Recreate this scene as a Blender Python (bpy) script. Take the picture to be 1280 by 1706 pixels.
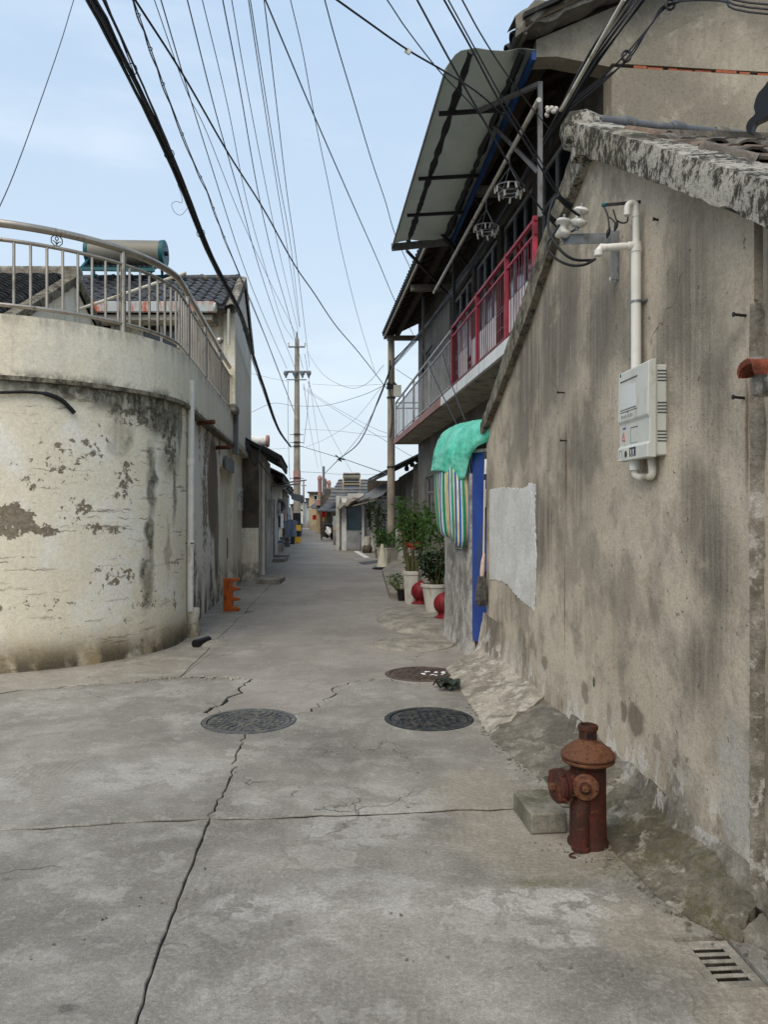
import bpy, bmesh, math, random
from mathutils import Vector, Matrix, noise as mnoise
R = math.radians
rnd = random.Random(7)
for _o in list(bpy.data.objects):
    bpy.data.objects.remove(_o)
sc = bpy.context.scene
col = sc.collection
# ------------------------------------------------------------------ camera
H = 1.6            # eye height of the photographer
cam_d = bpy.data.cameras.new('camera')
cam = bpy.data.objects.new('camera', cam_d)
col.objects.link(cam)
cam.location = (0, 0, H)
cam.rotation_euler = (R(90), 0, 0)
cam_d.sensor_fit = 'HORIZONTAL'
cam_d.sensor_width = 36
cam_d.lens = 36
cam_d.clip_start = 0.05
cam_d.clip_end = 2000
sc.camera = cam
# ------------------------------------------------------------------ sky, sun, exposure
SUN_EL, SUN_AZ = R(50), R(208)      # azimuth clockwise from +Y: behind and left of the camera
w = bpy.data.worlds.new('World')
sc.world = w
w.use_nodes = True
nt = w.node_tree
nt.nodes.clear()
sky = nt.nodes.new('ShaderNodeTexSky')
sky.sky_type = 'NISHITA'
sky.sun_disc = False
sky.sun_elevation = SUN_EL
sky.sun_rotation = SUN_AZ
sky.air_density = 1.6
sky.dust_density = 3.0
sky.ozone_density = 1.5
tc = nt.nodes.new('ShaderNodeTexCoord')
sep = nt.nodes.new('ShaderNodeSeparateXYZ')
nt.links.new(tc.outputs['Generated'], sep.inputs[0])
mr = nt.nodes.new('ShaderNodeMapRange')
mr.inputs['From Min'].default_value = 0.0
mr.inputs['From Max'].default_value = 0.62
nt.links.new(sep.outputs['Z'], mr.inputs['Value'])
veil = nt.nodes.new('ShaderNodeMix')       # thin even high cloud, paler towards the horizon
veil.data_type = 'RGBA'
veil.inputs[6].default_value = (4.45, 5.1, 5.7, 1)
veil.inputs[7].default_value = (2.95, 3.95, 5.3, 1)
nt.links.new(mr.outputs[0], veil.inputs[0])
mp = nt.nodes.new('ShaderNodeMapping')
mp.inputs['Scale'].default_value = (1.4, 1.4, 6.0)
nt.links.new(tc.outputs['Generated'], mp.inputs[0])
cn = nt.nodes.new('ShaderNodeTexNoise')
cn.inputs['Scale'].default_value = 1.7
cn.inputs['Detail'].default_value = 5
cn.inputs['Roughness'].default_value = 0.55
nt.links.new(mp.outputs[0], cn.inputs['Vector'])
cr = nt.nodes.new('ShaderNodeMapRange')
cr.interpolation_type = 'SMOOTHSTEP'
cr.inputs['From Min'].default_value = 0.44
cr.inputs['From Max'].default_value = 0.78
cr.inputs['To Max'].default_value = 0.55
nt.links.new(cn.outputs[0], cr.inputs['Value'])
cloud = nt.nodes.new('ShaderNodeMix')
cloud.data_type = 'RGBA'
cloud.inputs[7].default_value = (5.4, 5.9, 6.4, 1)
nt.links.new(cr.outputs[0], cloud.inputs[0])
nt.links.new(veil.outputs[2], cloud.inputs[6])
mixs = nt.nodes.new('ShaderNodeMix')
mixs.data_type = 'RGBA'
mixs.inputs[0].default_value = 0.86
nt.links.new(sky.outputs[0], mixs.inputs[6])
nt.links.new(cloud.outputs[2], mixs.inputs[7])
bg = nt.nodes.new('ShaderNodeBackground')
bg.inputs['Strength'].default_value = 0.1
wo = nt.nodes.new('ShaderNodeOutputWorld')
nt.links.new(mixs.outputs[2], bg.inputs['Color'])
nt.links.new(bg.outputs[0], wo.inputs['Surface'])
sun_d = bpy.data.lights.new('sun', 'SUN')
sun_d.energy = 1.5
sun_d.angle = R(55)
sun_d.color = (1.0, 0.88, 0.72)
sun = bpy.data.objects.new('sun', sun_d)
col.objects.link(sun)
_d = Vector((math.sin(SUN_AZ) * math.cos(SUN_EL), math.cos(SUN_AZ) * math.cos(SUN_EL), math.sin(SUN_EL)))
sun.rotation_euler = _d.to_track_quat('Z', 'Y').to_euler()
sun.location = (0, 0, 30)
sc.view_settings.view_transform = 'Standard'
sc.view_settings.look = 'None'
sc.view_settings.gamma = 1
sc.view_settings.exposure = 0.84
sc.view_settings.use_curve_mapping = False
sc.render.engine = 'CYCLES'
sc.cycles.use_denoising = True
sc.cycles.max_bounces = 6
sc.cycles.diffuse_bounces = 4
sc.cycles.glossy_bounces = 3
sc.cycles.transparent_max_bounces = 6

# ------------------------------------------------------------------ helpers
F = 1280.0
CX, CY = 640.0, 853.0


def P(px, py, Y):
    """Point at depth Y seen in the direction of photo pixel px, py (street survey helper)."""
    return Vector(((px - CX) / F * Y, Y, H - (py - CY) / F * Y))


def G(px, py, z=0.0):
    Y = (H - z) * F / (py - CY)
    return Vector(((px - CX) / F * Y, Y, z))


def plane_pt(px, py, c, s):
    """Point on the vertical plane X = c + s * Y."""
    k = (px - CX) / F
    Y = c / (k - s)
    return Vector((k * Y, Y, H - (py - CY) / F * Y))


WM = {}


def new(name, me, parent=None, M=None, mat=None):
    o = bpy.data.objects.new(name, me)
    col.objects.link(o)
    M = M or Matrix.Identity(4)
    if parent is not None:
        o.parent = parent
        o.matrix_parent_inverse = WM[parent.name].inverted()
    o.matrix_basis = M
    WM[o.name] = M
    if mat is not None and me is not None and not me.materials:
        me.materials.append(mat)
    return o


def tag(o, label, cat, group=None):
    o['label'] = label
    o['category'] = cat
    if group:
        o['group'] = group
    return o


def thing(name, label, cat, loc, group=None):
    o = bpy.data.objects.new(name, None)
    o.empty_display_size = 0.2
    col.objects.link(o)
    o.location = loc
    WM[o.name] = Matrix.Translation(loc)
    return tag(o, label, cat, group)


def structure(o):
    o['kind'] = 'structure'
    return o


class MB:
    def __init__(s):
        s.v, s.f = [], []

    def add(s, vs, fs):
        n = len(s.v)
        s.v += [tuple(v) for v in vs]
        s.f += [tuple(i + n for i in f) for f in fs]
        return s

    def obox(s, p, ex, ey, ez):
        p, ex, ey, ez = Vector(p), Vector(ex), Vector(ey), Vector(ez)
        vs = [p, p + ex, p + ex + ey, p + ey]
        vs += [q + ez for q in vs]
        return s.add(vs, [(3, 2, 1, 0), (4, 5, 6, 7), (0, 1, 5, 4), (1, 2, 6, 5), (2, 3, 7, 6), (3, 0, 4, 7)])

    def box(s, c, size, rot=None):
        m = rot or Matrix.Identity(3)
        ex, ey, ez = m @ Vector((size[0], 0, 0)), m @ Vector((0, size[1], 0)), m @ Vector((0, 0, size[2]))
        return s.obox(Vector(c) - (ex + ey + ez) / 2, ex, ey, ez)

    def bar(s, a, b, wd, ht=None, up=(0, 0, 1)):
        a, b = Vector(a), Vector(b)
        ht = ht or wd
        d = b - a
        side = d.cross(Vector(up))
        if side.length < 1e-6:
            side = d.cross(Vector((1, 0, 0)))
        side.normalize()
        u = side.cross(d).normalized()
        return s.obox(a - side * wd / 2 - u * ht / 2, d, side * wd, u * ht)

    def tube(s, pts, r, n=8, caps=True):
        pts = [Vector(p) for p in pts]
        k = len(pts)
        rs = r if isinstance(r, (list, tuple)) else [r] * k
        t0 = (pts[1] - pts[0]).normalized()
        u = t0.cross(Vector((0, 0, 1)))
        if u.length < 1e-3:
            u = t0.cross(Vector((1, 0, 0)))
        u.normalize()
        vs, fs = [], []
        for i, p in enumerate(pts):
            t = (pts[min(i + 1, k - 1)] - pts[max(i - 1, 0)])
            if t.length < 1e-9:
                t = t0
            t = t.normalized()
            u = (u - t * u.dot(t))
            if u.length < 1e-6:
                u = t.cross(Vector((0, 0, 1)))
            u.normalize()
            v = t.cross(u)
            for j in range(n):
                a = 2 * math.pi * j / n
                vs.append(p + (u * math.cos(a) + v * math.sin(a)) * rs[i])
        for i in range(k - 1):
            for j in range(n):
                fs.append((i * n + j, i * n + (j + 1) % n, (i + 1) * n + (j + 1) % n, (i + 1) * n + j))
        if caps:
            fs.append(tuple(range(n - 1, -1, -1)))
            fs.append(tuple((k - 1) * n + j for j in range(n)))
        return s.add(vs, fs)

    def lathe(s, prof, c, n=24, axis=(0, 0, 1), caps=True):
        ax = Vector(axis).normalized()
        u = ax.cross(Vector((0, 1, 0)))
        if u.length < 1e-3:
            u = ax.cross(Vector((1, 0, 0)))
        u.normalize()
        v = ax.cross(u)
        c = Vector(c)
        vs, fs = [], []
        for r, h in prof:
            for j in range(n):
                a = 2 * math.pi * j / n
                vs.append(c + ax * h + (u * math.cos(a) + v * math.sin(a)) * r)
        k = len(prof)
        for i in range(k - 1):
            for j in range(n):
                fs.append((i * n + j, i * n + (j + 1) % n, (i + 1) * n + (j + 1) % n, (i + 1) * n + j))
        if caps:
            fs.append(tuple(range(n - 1, -1, -1)))
            fs.append(tuple((k - 1) * n + j for j in range(n)))
        return s.add(vs, fs)

    def prism(s, poly, vec):
        poly = [Vector(p) for p in poly]
        vec = Vector(vec)
        n = len(poly)
        fs = [tuple(range(n - 1, -1, -1)), tuple(range(n, 2 * n))]
        fs += [(i, (i + 1) % n, n + (i + 1) % n, n + i) for i in range(n)]
        return s.add(poly + [p + vec for p in poly], fs)

    def sheet(s, rows, thick=None):
        """rows: list of equally long rows of points; thick: offset vector or function(point) giving a back skin."""
        nr, nc = len(rows), len(rows[0])
        vs = [Vector(p) for r in rows for p in r]
        fs = [(i * nc + j, i * nc + j + 1, (i + 1) * nc + j + 1, (i + 1) * nc + j) for i in range(nr - 1) for j in range(nc - 1)]
        if thick is not None:
            n = nr * nc
            off = thick if callable(thick) else (lambda p: Vector(thick))
            vs += [p + off(p) for p in vs[:n]]
            fs += [tuple(n + i for i in reversed(f)) for f in fs]
            for j in range(nc - 1):
                fs.append((j, n + j, n + j + 1, j + 1))
                a = (nr - 1) * nc + j
                fs.append((a, a + 1, n + a + 1, n + a))
            for i in range(nr - 1):
                a = i * nc
                fs.append((a, a + nc, n + a + nc, n + a))
                a = i * nc + nc - 1
                fs.append((a, n + a, n + a + nc, a + nc))
        return s.add(vs, fs)

    def mesh(s, name, mat=None, smooth=None):
        me = bpy.data.meshes.new(name)
        me.from_pydata(s.v, [], s.f)
        bm = bmesh.new()
        bm.from_mesh(me)
        bmesh.ops.recalc_face_normals(bm, faces=bm.faces)
        bm.to_mesh(me)
        bm.free()
        if smooth:
            me.polygons.foreach_set('use_smooth', [True] * len(me.polygons))
            me.set_sharp_from_angle(angle=R(smooth))
        if mat is not None:
            me.materials.append(mat)
        return me

    def build(s, name, mat, parent=None, smooth=None, bevel=None, seg=2, M=None):
        o = new(name, s.mesh(name, mat, smooth), parent, M)
        if bevel:
            b = o.modifiers.new('bevel', 'BEVEL')
            b.width = bevel
            b.segments = seg
            b.limit_method = 'ANGLE'
        return o


def spline(pts, n=8):
    """Catmull-Rom through the points."""
    pts = [Vector(p) for p in pts]
    if len(pts) < 3:
        return [pts[0].lerp(pts[-1], i / n) for i in range(n + 1)]
    ext = [pts[0] * 2 - pts[1]] + pts + [pts[-1] * 2 - pts[-2]]
    out = []
    for i in range(1, len(ext) - 2):
        a, b, c, d = ext[i - 1:i + 3]
        for k in range(n):
            t = k / n
            out.append(0.5 * ((2 * b) + (c - a) * t + (2 * a - 5 * b + 4 * c - d) * t * t + (3 * b - a - 3 * c + d) * t ** 3))
    out.append(pts[-1])
    return out


def jag(pts, amp, step, seed):
    """Broken-edge polyline through 2-D points."""
    r = random.Random(seed)
    out = []
    for (x0, y0), (x1, y1) in zip(pts, pts[1:]):
        L = math.hypot(x1 - x0, y1 - y0)
        n = max(1, int(L / step))
        nx, ny = -(y1 - y0) / L, (x1 - x0) / L
        for k in range(n):
            t = k / n
            o = 0 if k == 0 and not out else r.gauss(0, amp)
            out.append((x0 + (x1 - x0) * t + nx * o, y0 + (y1 - y0) * t + ny * o))
    out.append(pts[-1])
    return out
# ------------------------------------------------------------------ procedural materials
def s2l(v):
    v /= 255.0
    return v / 12.92 if v <= 0.04045 else ((v + 0.055) / 1.055) ** 2.4


def C(r, g, b):
    return (s2l(r), s2l(g), s2l(b), 1)


class NB:
    def __init__(s, name):
        s.m = bpy.data.materials.new(name)
        s.m.use_nodes = True
        s.t = s.m.node_tree
        s.t.nodes.clear()
        s._pos = s._obj = None

    def n(s, kind, ins=None, **props):
        nd = s.t.nodes.new('ShaderNode' + kind)
        for k, v in props.items():
            setattr(nd, k, v)
        for k, v in (ins or {}).items():
            s.put(nd.inputs[k], v)
        return nd

    def put(s, sock, v):
        if isinstance(v, bpy.types.NodeSocket):
            s.t.links.new(v, sock)
        else:
            sock.default_value = v

    @property
    def pos(s):
        if s._pos is None:
            s._pos = s.n('NewGeometry').outputs['Position']
        return s._pos

    @property
    def obj(s):
        if s._obj is None:
            s._obj = s.n('TexCoord').outputs['Object']
        return s._obj

    def ma(s, op, a, b=0.0):
        return s.n('Math', {0: a, 1: b}, operation=op).outputs[0]

    def add(s, a, b): return s.ma('ADD', a, b)
    def sub(s, a, b): return s.ma('SUBTRACT', a, b)
    def mul(s, a, b): return s.ma('MULTIPLY', a, b)
    def mx(s, a, b): return s.ma('MAXIMUM', a, b)
    def inv(s, a): return s.ma('SUBTRACT', 1.0, a)

    def vm(s, op, a, b):
        return s.n('VectorMath', {0: a, 1: b}, operation=op).outputs[0]

    def scale(s, v, k): return s.vm('MULTIPLY', v, k)

    def noise(s, v, sc_, det=4.0, ro=0.55, dist=0.0, color=False):
        nd = s.n('TexNoise', {'Vector': v, 'Scale': sc_, 'Detail': min(det, 4.5), 'Roughness': ro, 'Distortion': dist})
        return nd.outputs['Color' if color else 0]

    def vor(s, v, sc_, feature='F1', out=0):
        return s.n('TexVoronoi', {'Vector': v, 'Scale': sc_}, feature=feature).outputs[out]

    def sm(s, x, a, b, lo=0.0, hi=1.0):
        return s.n('MapRange', {'Value': x, 'From Min': a, 'From Max': b, 'To Min': lo, 'To Max': hi}, interpolation_type='SMOOTHSTEP').outputs[0]

    def mix(s, f, a, b, mode='MIX'):
        nd = s.n('Mix', data_type='RGBA', blend_type=mode)
        s.put(nd.inputs[0], f)
        s.put(nd.inputs[6], a)
        s.put(nd.inputs[7], b)
        return nd.outputs[2]

    def warp(s, v, sc_, amp):
        nz = s.noise(v, sc_, 3, 0.5, color=True)
        return s.vm('ADD', v, s.scale(s.vm('SUBTRACT', nz, (0.5, 0.5, 0.5)), (amp, amp, amp)))

    def xyz(s, v):
        return s.n('SeparateXYZ', {0: v}).outputs

    def blob(s, v, c, r, a=0.75, b=1.25):
        d = s.scale(s.vm('SUBTRACT', v, tuple(c)), (1 / r[0], 1 / r[1], 1 / r[2]))
        L = s.n('VectorMath', {0: d}, operation='LENGTH').outputs['Value']
        return s.sm(L, a, b, 1.0, 0.0)

    def grain(s, k, v, amt, sc_=34, sc2=120):
        g = s.sm(s.noise(v, sc_, 4, .8), .28, .72, 1 - amt, 1 + amt * .45)
        g2 = s.sm(s.noise(v, sc2, 2, .7), .3, .7, 1 - amt * .6, 1 + amt * .4)
        return s.mix(1.0, s.mix(1.0, k, g, 'MULTIPLY'), g2, 'MULTIPLY')

    def out(s, colr, rough=0.8, bump=None, metal=0.0, spec=0.3, **kw):
        b = s.n('BsdfPrincipled', {'Base Color': colr, 'Roughness': rough, 'Metallic': metal, 'Specular IOR Level': spec})
        for k, v in kw.items():
            s.put(b.inputs[k.replace('_', ' ')], v)
        if bump:
            h, st, di = bump
            bn = s.n('Bump', {'Height': h, 'Strength': st, 'Distance': di})
            s.t.links.new(bn.outputs[0], b.inputs['Normal'])
        o = s.n('OutputMaterial')
        s.t.links.new(b.outputs[0], o.inputs[0])
        return s.m


def plain(name, c, rough=0.6, metal=0.0, var=0.25, vs=3.0, dirt=None, dirt_amt=0.0, bump=0.15, bs=60.0, spec=0.3, world=True, dist=0.004):
    b = NB(name)
    v = b.pos if world else b.obj
    n1 = b.noise(v, vs, 6, 0.6)
    n2 = b.noise(v, bs, 4, 0.6)
    dark = tuple(x * (1 - var) for x in c[:3]) + (1,)
    lite = tuple(min(1, x * (1 + var * 0.5)) for x in c[:3]) + (1,)
    k = b.mix(b.sm(n1, 0.3, 0.7), dark, lite)
    k = b.mix(b.sm(n2, 0.35, 0.65, 0, 0.25), k, dark)
    if dirt:
        n3 = b.noise(b.scale(v, (1, 1, 0.35)), vs * 1.7, 7, 0.65)
        k = b.mix(b.sm(n3, 0.62 - dirt_amt * 0.3, 0.75 - dirt_amt * 0.2), k, dirt)
    r = b.sm(n1, 0.2, 0.8, max(0.05, rough - 0.1), min(1, rough + 0.1))
    return b.out(k, r, (n2, bump, dist), metal, spec)


M = {}
# ---- street concrete
def street_concrete(name, base, lite, darkc, near=True):
    b = NB(name)
    p = b.pos
    wv = b.warp(p, 2.2, 0.35)
    wv2 = b.warp(p, 7.0, 0.12)
    big = b.noise(p, 0.55, 5, 0.6)
    mid = b.noise(p, 2.3, 7, 0.62, 0.4)
    fin = b.noise(p, 62, 5, 0.75)
    grit = b.noise(p, 170, 3, 0.7)
    k = b.mix(b.sm(big, 0.35, 0.65), darkc, base)
    k = b.mix(b.sm(mid, 0.42, 0.75, 0, 0.55), k, lite)
    k = b.mix(b.sm(b.noise(p, 1.1, 6, 0.65, 0.8), 0.45, 0.72, 0, 0.55), k, darkc)
    # laitance wearing off in flat pale islands with crisp rims
    isl = b.noise(wv2, 1.9, 8, 0.68)
    k = b.mix(b.sm(isl, 0.56, 0.60, 0, 0.25), k, lite)
    rim = b.mul(b.sm(isl, 0.545, 0.562), b.sm(isl, 0.562, 0.58, 1, 0))
    k = b.mix(b.mul(rim, 0.35), k, darkc)
    h = b.add(b.mul(fin, 0.5), b.mul(grit, 0.4))
    # drag lines of the broom / template in scattered patches
    x, y, z = b.xyz(p)[:3]
    ln = b.ma('SINE', b.add(b.mul(y, 210.0), b.mul(b.noise(p, 5, 2), 6.0)))
    ln2 = b.ma('SINE', b.add(b.mul(x, 160.0), b.mul(b.noise(p, 4, 2), 5.0)))
    pa = b.mul(b.sm(b.noise(p, 1.6, 3, 0.5), 0.52, 0.62), b.sm(b.noise(p, 13, 3, 0.6), .40, .58))
    pb = b.sm(b.noise(b.vm('ADD', p, (7.3, 2.1, 0)), 1.4, 3, 0.5), 0.57, 0.64)
    h = b.add(h, b.add(b.mul(b.mul(ln, pa), 0.12), b.mul(b.mul(ln2, pb), 0.10)))
    k = b.mix(b.mul(b.mul(b.sm(ln, -0.2, 0.9), pa), 0.12), k, darkc)
    k = b.mix(b.mul(b.mul(b.sm(ln2, -0.2, 0.9), pb), 0.18), k, darkc)
    if near:
        def at(px, py): return G(px, py)
        wh = 0.0
        for (px, py, rx, ry, a) in ((620, 1490, .42, .22, .75), (860, 1500, .40, .14, .9), (980, 1510, .24, .17, 1), (930, 1560, .16, .08, .8), (600, 1380, .36, .25, .6), (640, 1330, .5, .3, .5), (250, 1290, .5, .35, .6), (420, 1510, .22, .12, .7), (1080, 1695, .12, .10, .8)):
            g = at(px, py)
            wh = b.mx(wh, b.mul(b.blob(wv2, (g.x, g.y, 0), (rx, ry, 1), .6, 1.15), a))
        wh = b.mul(wh, b.sm(b.noise(wv2, 5.5, 8, 0.75), 0.44, 0.53))
        k = b.mix(b.mul(wh, 0.9), k, C(190, 188, 182))
        tan = 0.0
        for (px, py, rx, ry) in ((880, 1400, .42, .5), (800, 1330, .3, .5), (1090, 1560, .22, .3), (760, 1110, .45, 1.0), (1240, 1680, .16, .3)):
            g = at(px, py)
            tan = b.mx(tan, b.blob(wv, (g.x, g.y, 0), (rx, ry, 1), .6, 1.2))
        k = b.mix(b.mul(tan, 0.42), k, C(158, 147, 127))
        dk = 0.0
        for (px, py, rx, ry, a) in ((122, 1675, .055, .028, .9), (160, 1580, .2, .09, .35), (10, 1465, .03, .02, .8), (665, 1590, .03, .015, .4), (430, 1520, .05, .03, .4), (482, 1535, .02, .012, .5), (620, 1470, .3, .18, .25), (560, 1240, .5, .5, .3), (740, 1255, .45, .35, .3), (1090, 1640, .25, .22, .35), (700, 1440, .3, .2, .3)):
            g = at(px, py)
            dk = b.mx(dk, b.mul(b.blob(wv2, (g.x, g.y, 0), (rx, ry, 1), .6, 1.25), a))
        k = b.mix(dk, k, C(84, 82, 76))
        moss = 0.0
        for (px, py, rx, ry) in ((1010, 1440, .16, .12), (900, 1470, .18, .06), (1000, 1400, .1, .2)):
            g = at(px, py)
            moss = b.mx(moss, b.blob(wv2, (g.x, g.y, 0), (rx, ry, 1), .4, 1.3))
        k = b.mix(b.mul(moss, b.sm(b.noise(p, 14, 6, .7), .35, .65, 0.1, .7)), k, C(98, 94, 56))
    # hairline cracks
    cr = b.vor(b.warp(p, 3.0, 0.5), 0.75, 'DISTANCE_TO_EDGE')
    crm = b.mul(b.sm(cr, 0.0, 0.006, 1, 0), b.sm(b.noise(p, 0.9, 2), 0.52, 0.60))
    k = b.mix(b.mul(crm, 0.75), k, C(60, 57, 52))
    h = b.sub(h, b.mul(crm, 0.8))
    # spots and grit
    sp = b.sm(b.noise(p, 26, 2, 0.5), 0.70, 0.76)
    k = b.mix(b.mul(sp, 0.5), k, C(88, 86, 80))
    k = b.mix(b.sm(grit, 0.35, 0.7, 0, 0.45), k, darkc)
    k = b.mix(b.sm(fin, 0.45, 0.75, 0, 0.3), k, lite)
    cr2 = b.noise(wv2, 11, 5, .7)
    k = b.mix(b.sm(cr2, .54, .58, 0, .16), k, darkc)
    k = b.mix(b.sm(cr2, .40, .44, .14, 0), k, lite)
    k = b.grain(k, p, .22, 48, 190)
    return b.out(k, b.sm(mid, 0.3, 0.7, 0.62, 0.85), (h, 0.8, 0.008), 0, 0.35)


M['street'] = street_concrete('street concrete', C(153, 149, 140), C(190, 187, 179), C(112, 108, 100))
M['street_far'] = street_concrete('far street concrete', C(157, 151, 142), C(177, 172, 163), C(129, 123, 114), False)
M['apron'] = street_concrete('roadside concrete', C(164, 158, 146), C(190, 184, 172), C(126, 120, 109), False)
M['joint'] = plain('black joint dirt', C(36, 34, 30), 0.95, var=0.5, vs=30, bump=0.6, bs=120)
M['dirt'] = plain('dirt in joints', C(58, 55, 49), 0.95, var=0.4, vs=20, bump=0.6, bs=90)


def rough_cement(name, base, lite, darkc, moss=None, white=0.3, bs=28, bump=0.7, streak=0.3):
    b = NB(name)
    p = b.pos
    wv = b.warp(p, 6.0, 0.12)
    a = b.noise(wv, 3.2, 7, 0.65)
    c = b.noise(p, bs, 7, 0.7)
    g = b.noise(p, 130, 4, 0.7)
    k = b.mix(b.sm(a, 0.36, 0.64), darkc, base)
    k = b.mix(b.sm(c, 0.50, 0.70, 0, 0.6), k, darkc)
    k = b.mix(b.mul(b.sm(b.noise(wv, 7, 8, 0.72), 0.52, 0.62), white), k, lite)
    st = b.noise(b.scale(wv, (9, 9, 0.9)), 1.6, 5, 0.6)
    k = b.mix(b.mul(b.sm(st, 0.48, 0.68), streak), k, darkc)
    if moss:
        k = b.mix(b.mul(b.sm(b.noise(p, 2.1, 6, 0.65), 0.46, 0.60), b.sm(c, 0.4, 0.6, 0.3, 1)), k, moss)
    k = b.mix(b.sm(g, 0.35, 0.75, 0, 0.25), k, darkc)
    k = b.grain(k, p, .25, 40, 150)
    return b.out(k, 0.88, (b.add(b.mul(c, 0.7), b.mul(g, 0.3)), bump, 0.016), 0, 0.25)


M['berm_light'] = rough_cement('pale rendered apron', C(180, 174, 160), C(208, 204, 193), C(126, 120, 108), white=0.6, bs=22, bump=1.0, streak=.0)
M['berm_dark'] = rough_cement('grey broken apron', C(134, 129, 118), C(166, 162, 150), C(98, 94, 85), white=0.45, bump=1.0, streak=.0)
M['berm_moss'] = rough_cement('mossy apron', C(122, 116, 104), C(168, 162, 148), C(70, 66, 57), moss=C(92, 87, 66), white=0.85, bump=1.0, streak=.0)
M['fillet'] = rough_cement('pale wall foot cement', C(146, 140, 129), C(190, 187, 180), C(90, 84, 73), white=0.7)
M['block'] = rough_cement('cement block', C(140, 135, 124), C(160, 156, 145), C(92, 90, 76), moss=C(84, 84, 62), white=0.3)
M['step'] = rough_cement('worn step cement', C(164, 158, 147), C(186, 181, 170), C(122, 118, 108), white=0.4, bs=14)


# ---- tan plastered gable wall
def plaster_wall(name, hero=True):
    b = NB(name)
    p = b.pos
    x, y, z = b.xyz(p)[:3]
    wv = b.warp(p, 3.0, 0.30)
    wv2 = b.warp(p, 9.0, 0.10)
    base, lite, dark = C(158, 145, 124), C(178, 165, 145), C(108, 101, 88)
    k = b.mix(b.sm(b.noise(p, 1.3, 6, 0.6), 0.3, 0.7), C(178, 166, 148), C(198, 187, 169))
    st = b.noise(b.scale(p, (13, 13, 0.55)), 1.5, 6, 0.62)
    st2 = b.noise(b.scale(p, (40, 40, 1.3)), 1.1, 4, 0.6)
    zone = 0.0
    if hero:
        for (px, py, rz, ry, a) in ((930, 560, .75, .75, 1.0), (880, 640, .8, .8, .9), (1000, 560, .5, .35, .85), (1150, 520, .55, .35, .8), (900, 880, .45, .6, .9), (960, 760, .6, .5, .8), (1190, 640, .45, .25, .6), (1190, 930, .42, .22, 1.0), (1160, 840, .3, .2, .8), (1060, 560, .3, .2, .5), (1180, 1100, .25, .2, .8), (1100, 640, .4, .12, .7), (1000, 480, .25, .3, .6), (850, 1000, .25, .4, .4)):
            g = plane_pt(px, py, 1.63, -0.064)
            zone = b.mx(zone, b.mul(b.blob(wv, g, (9, ry, rz), .25, 1.25), a))
    else:
        zone = b.sm(b.noise(wv, 0.9, 4), 0.42, 0.62)
    streak = b.mul(zone, b.sm(st, 0.32, 0.62, 0.6, 1.0))
    k = b.mix(b.mul(streak, 0.92), k, C(90, 86, 79))
    k = b.mix(b.mul(b.sm(b.noise(wv, 1.9, 5, .6), .46, .62), .55), k, C(116, 111, 101))
    k = b.mix(b.mul(b.sm(b.noise(b.scale(wv2, (1, 1, .7)), 4.2, 5, .6), .50, .66), .38), k, C(98, 92, 82))
    k = b.mix(b.mul(b.mul(zone, b.sm(st2, 0.48, 0.65)), 0.35), k, C(66, 62, 56))
    k = b.mix(b.mul(b.sm(st, 0.55, 0.75), 0.2), k, dark)
    k = b.mix(b.mul(b.sm(b.noise(wv2, 2.6, 6, .65), 0.56, 0.70), 0.5), k, lite)
    # foot: salts, damp, flaking
    foot = b.sm(z, 0.20, 0.75, 1, 0)
    salt = b.mul(foot, b.sm(b.noise(b.scale(wv2, (1, 1, 0.6)), 6.5, 8, 0.72), 0.49, 0.56))
    k = b.mix(b.mul(b.mul(salt, b.sm(z, 0.15, 0.55, 1, 0)), 0.85), k, C(210, 208, 202))
    damp = b.mul(b.sm(z, 0.30, 1.0, 1, 0), b.sm(b.noise(b.scale(wv, (1, 1, .6)), 4.3, 6, 0.65), 0.59, 0.65))
    k = b.mix(b.mul(damp, 0.6), k, C(94, 84, 70))
    if hero:
        spots = 0.0
        for (px, py, ry, rz, a) in ((1060, 1200, .13, .09, .9), (1040, 1185, .05, .07, .8), (975, 1155, .07, .09, .7), (908, 1105, .1, .06, .7), (1095, 1235, .05, .05, .6), (1015, 1190, .05, .08, .5)):
            g = plane_pt(px, py, 1.63, -0.064)
            spots = b.mx(spots, b.mul(b.blob(b.warp(p, 16, .09), g, (9, ry, rz), .7, 1.1), a))
        k = b.mix(b.mul(spots, 0.85), k, C(98, 88, 74))
        gw = plane_pt(1225, 1310, 1.63, -0.064)
        pale = b.blob(wv2, gw, (9, .17, .33), .55, 1.1)
        k = b.mix(b.mul(pale, b.sm(b.noise(wv2, 5, 7, .7), .36, .52, .3, .9)), k, C(172, 169, 161))
        rust = 0.0
        for (px, py, ry, rz) in ((943, 780, .035, .35), (1245, 720, .02, .3), (941, 1000, .015, .5)):
            g = plane_pt(px, py, 1.63, -0.064)
            rust = b.mx(rust, b.blob(b.warp(p, 12, .03), g, (9, ry, rz), .2, 1.2))
        k = b.mix(b.mul(rust, 0.75), k, C(98, 62, 38))
        gr = plane_pt(990, 1137, 1.63, -0.064)
        paint = b.mul(b.blob(b.warp(p, 25, .02), gr, (9, .022, .04), .8, 1.0), b.sm(b.noise(p, 70, 2), .35, .45))
        k = b.mix(paint, k, C(40, 82, 44))
    pit = b.sm(b.noise(p, 24, 3, 0.5), 0.68, 0.74)
    k = b.mix(b.mul(pit, 0.55), k, C(80, 72, 60))
    fin = b.noise(p, 55, 6, 0.7)
    k = b.mix(b.sm(fin, 0.45, 0.66, 0, 0.3), k, C(120, 109, 93))
    k = b.mix(b.sm(b.noise(p, 120, 2, .6), 0.55, 0.7, 0, 0.25), k, C(190, 178, 158))
    cr = b.vor(b.warp(p, 4.0, 0.5), 0.9, 'DISTANCE_TO_EDGE')
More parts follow.
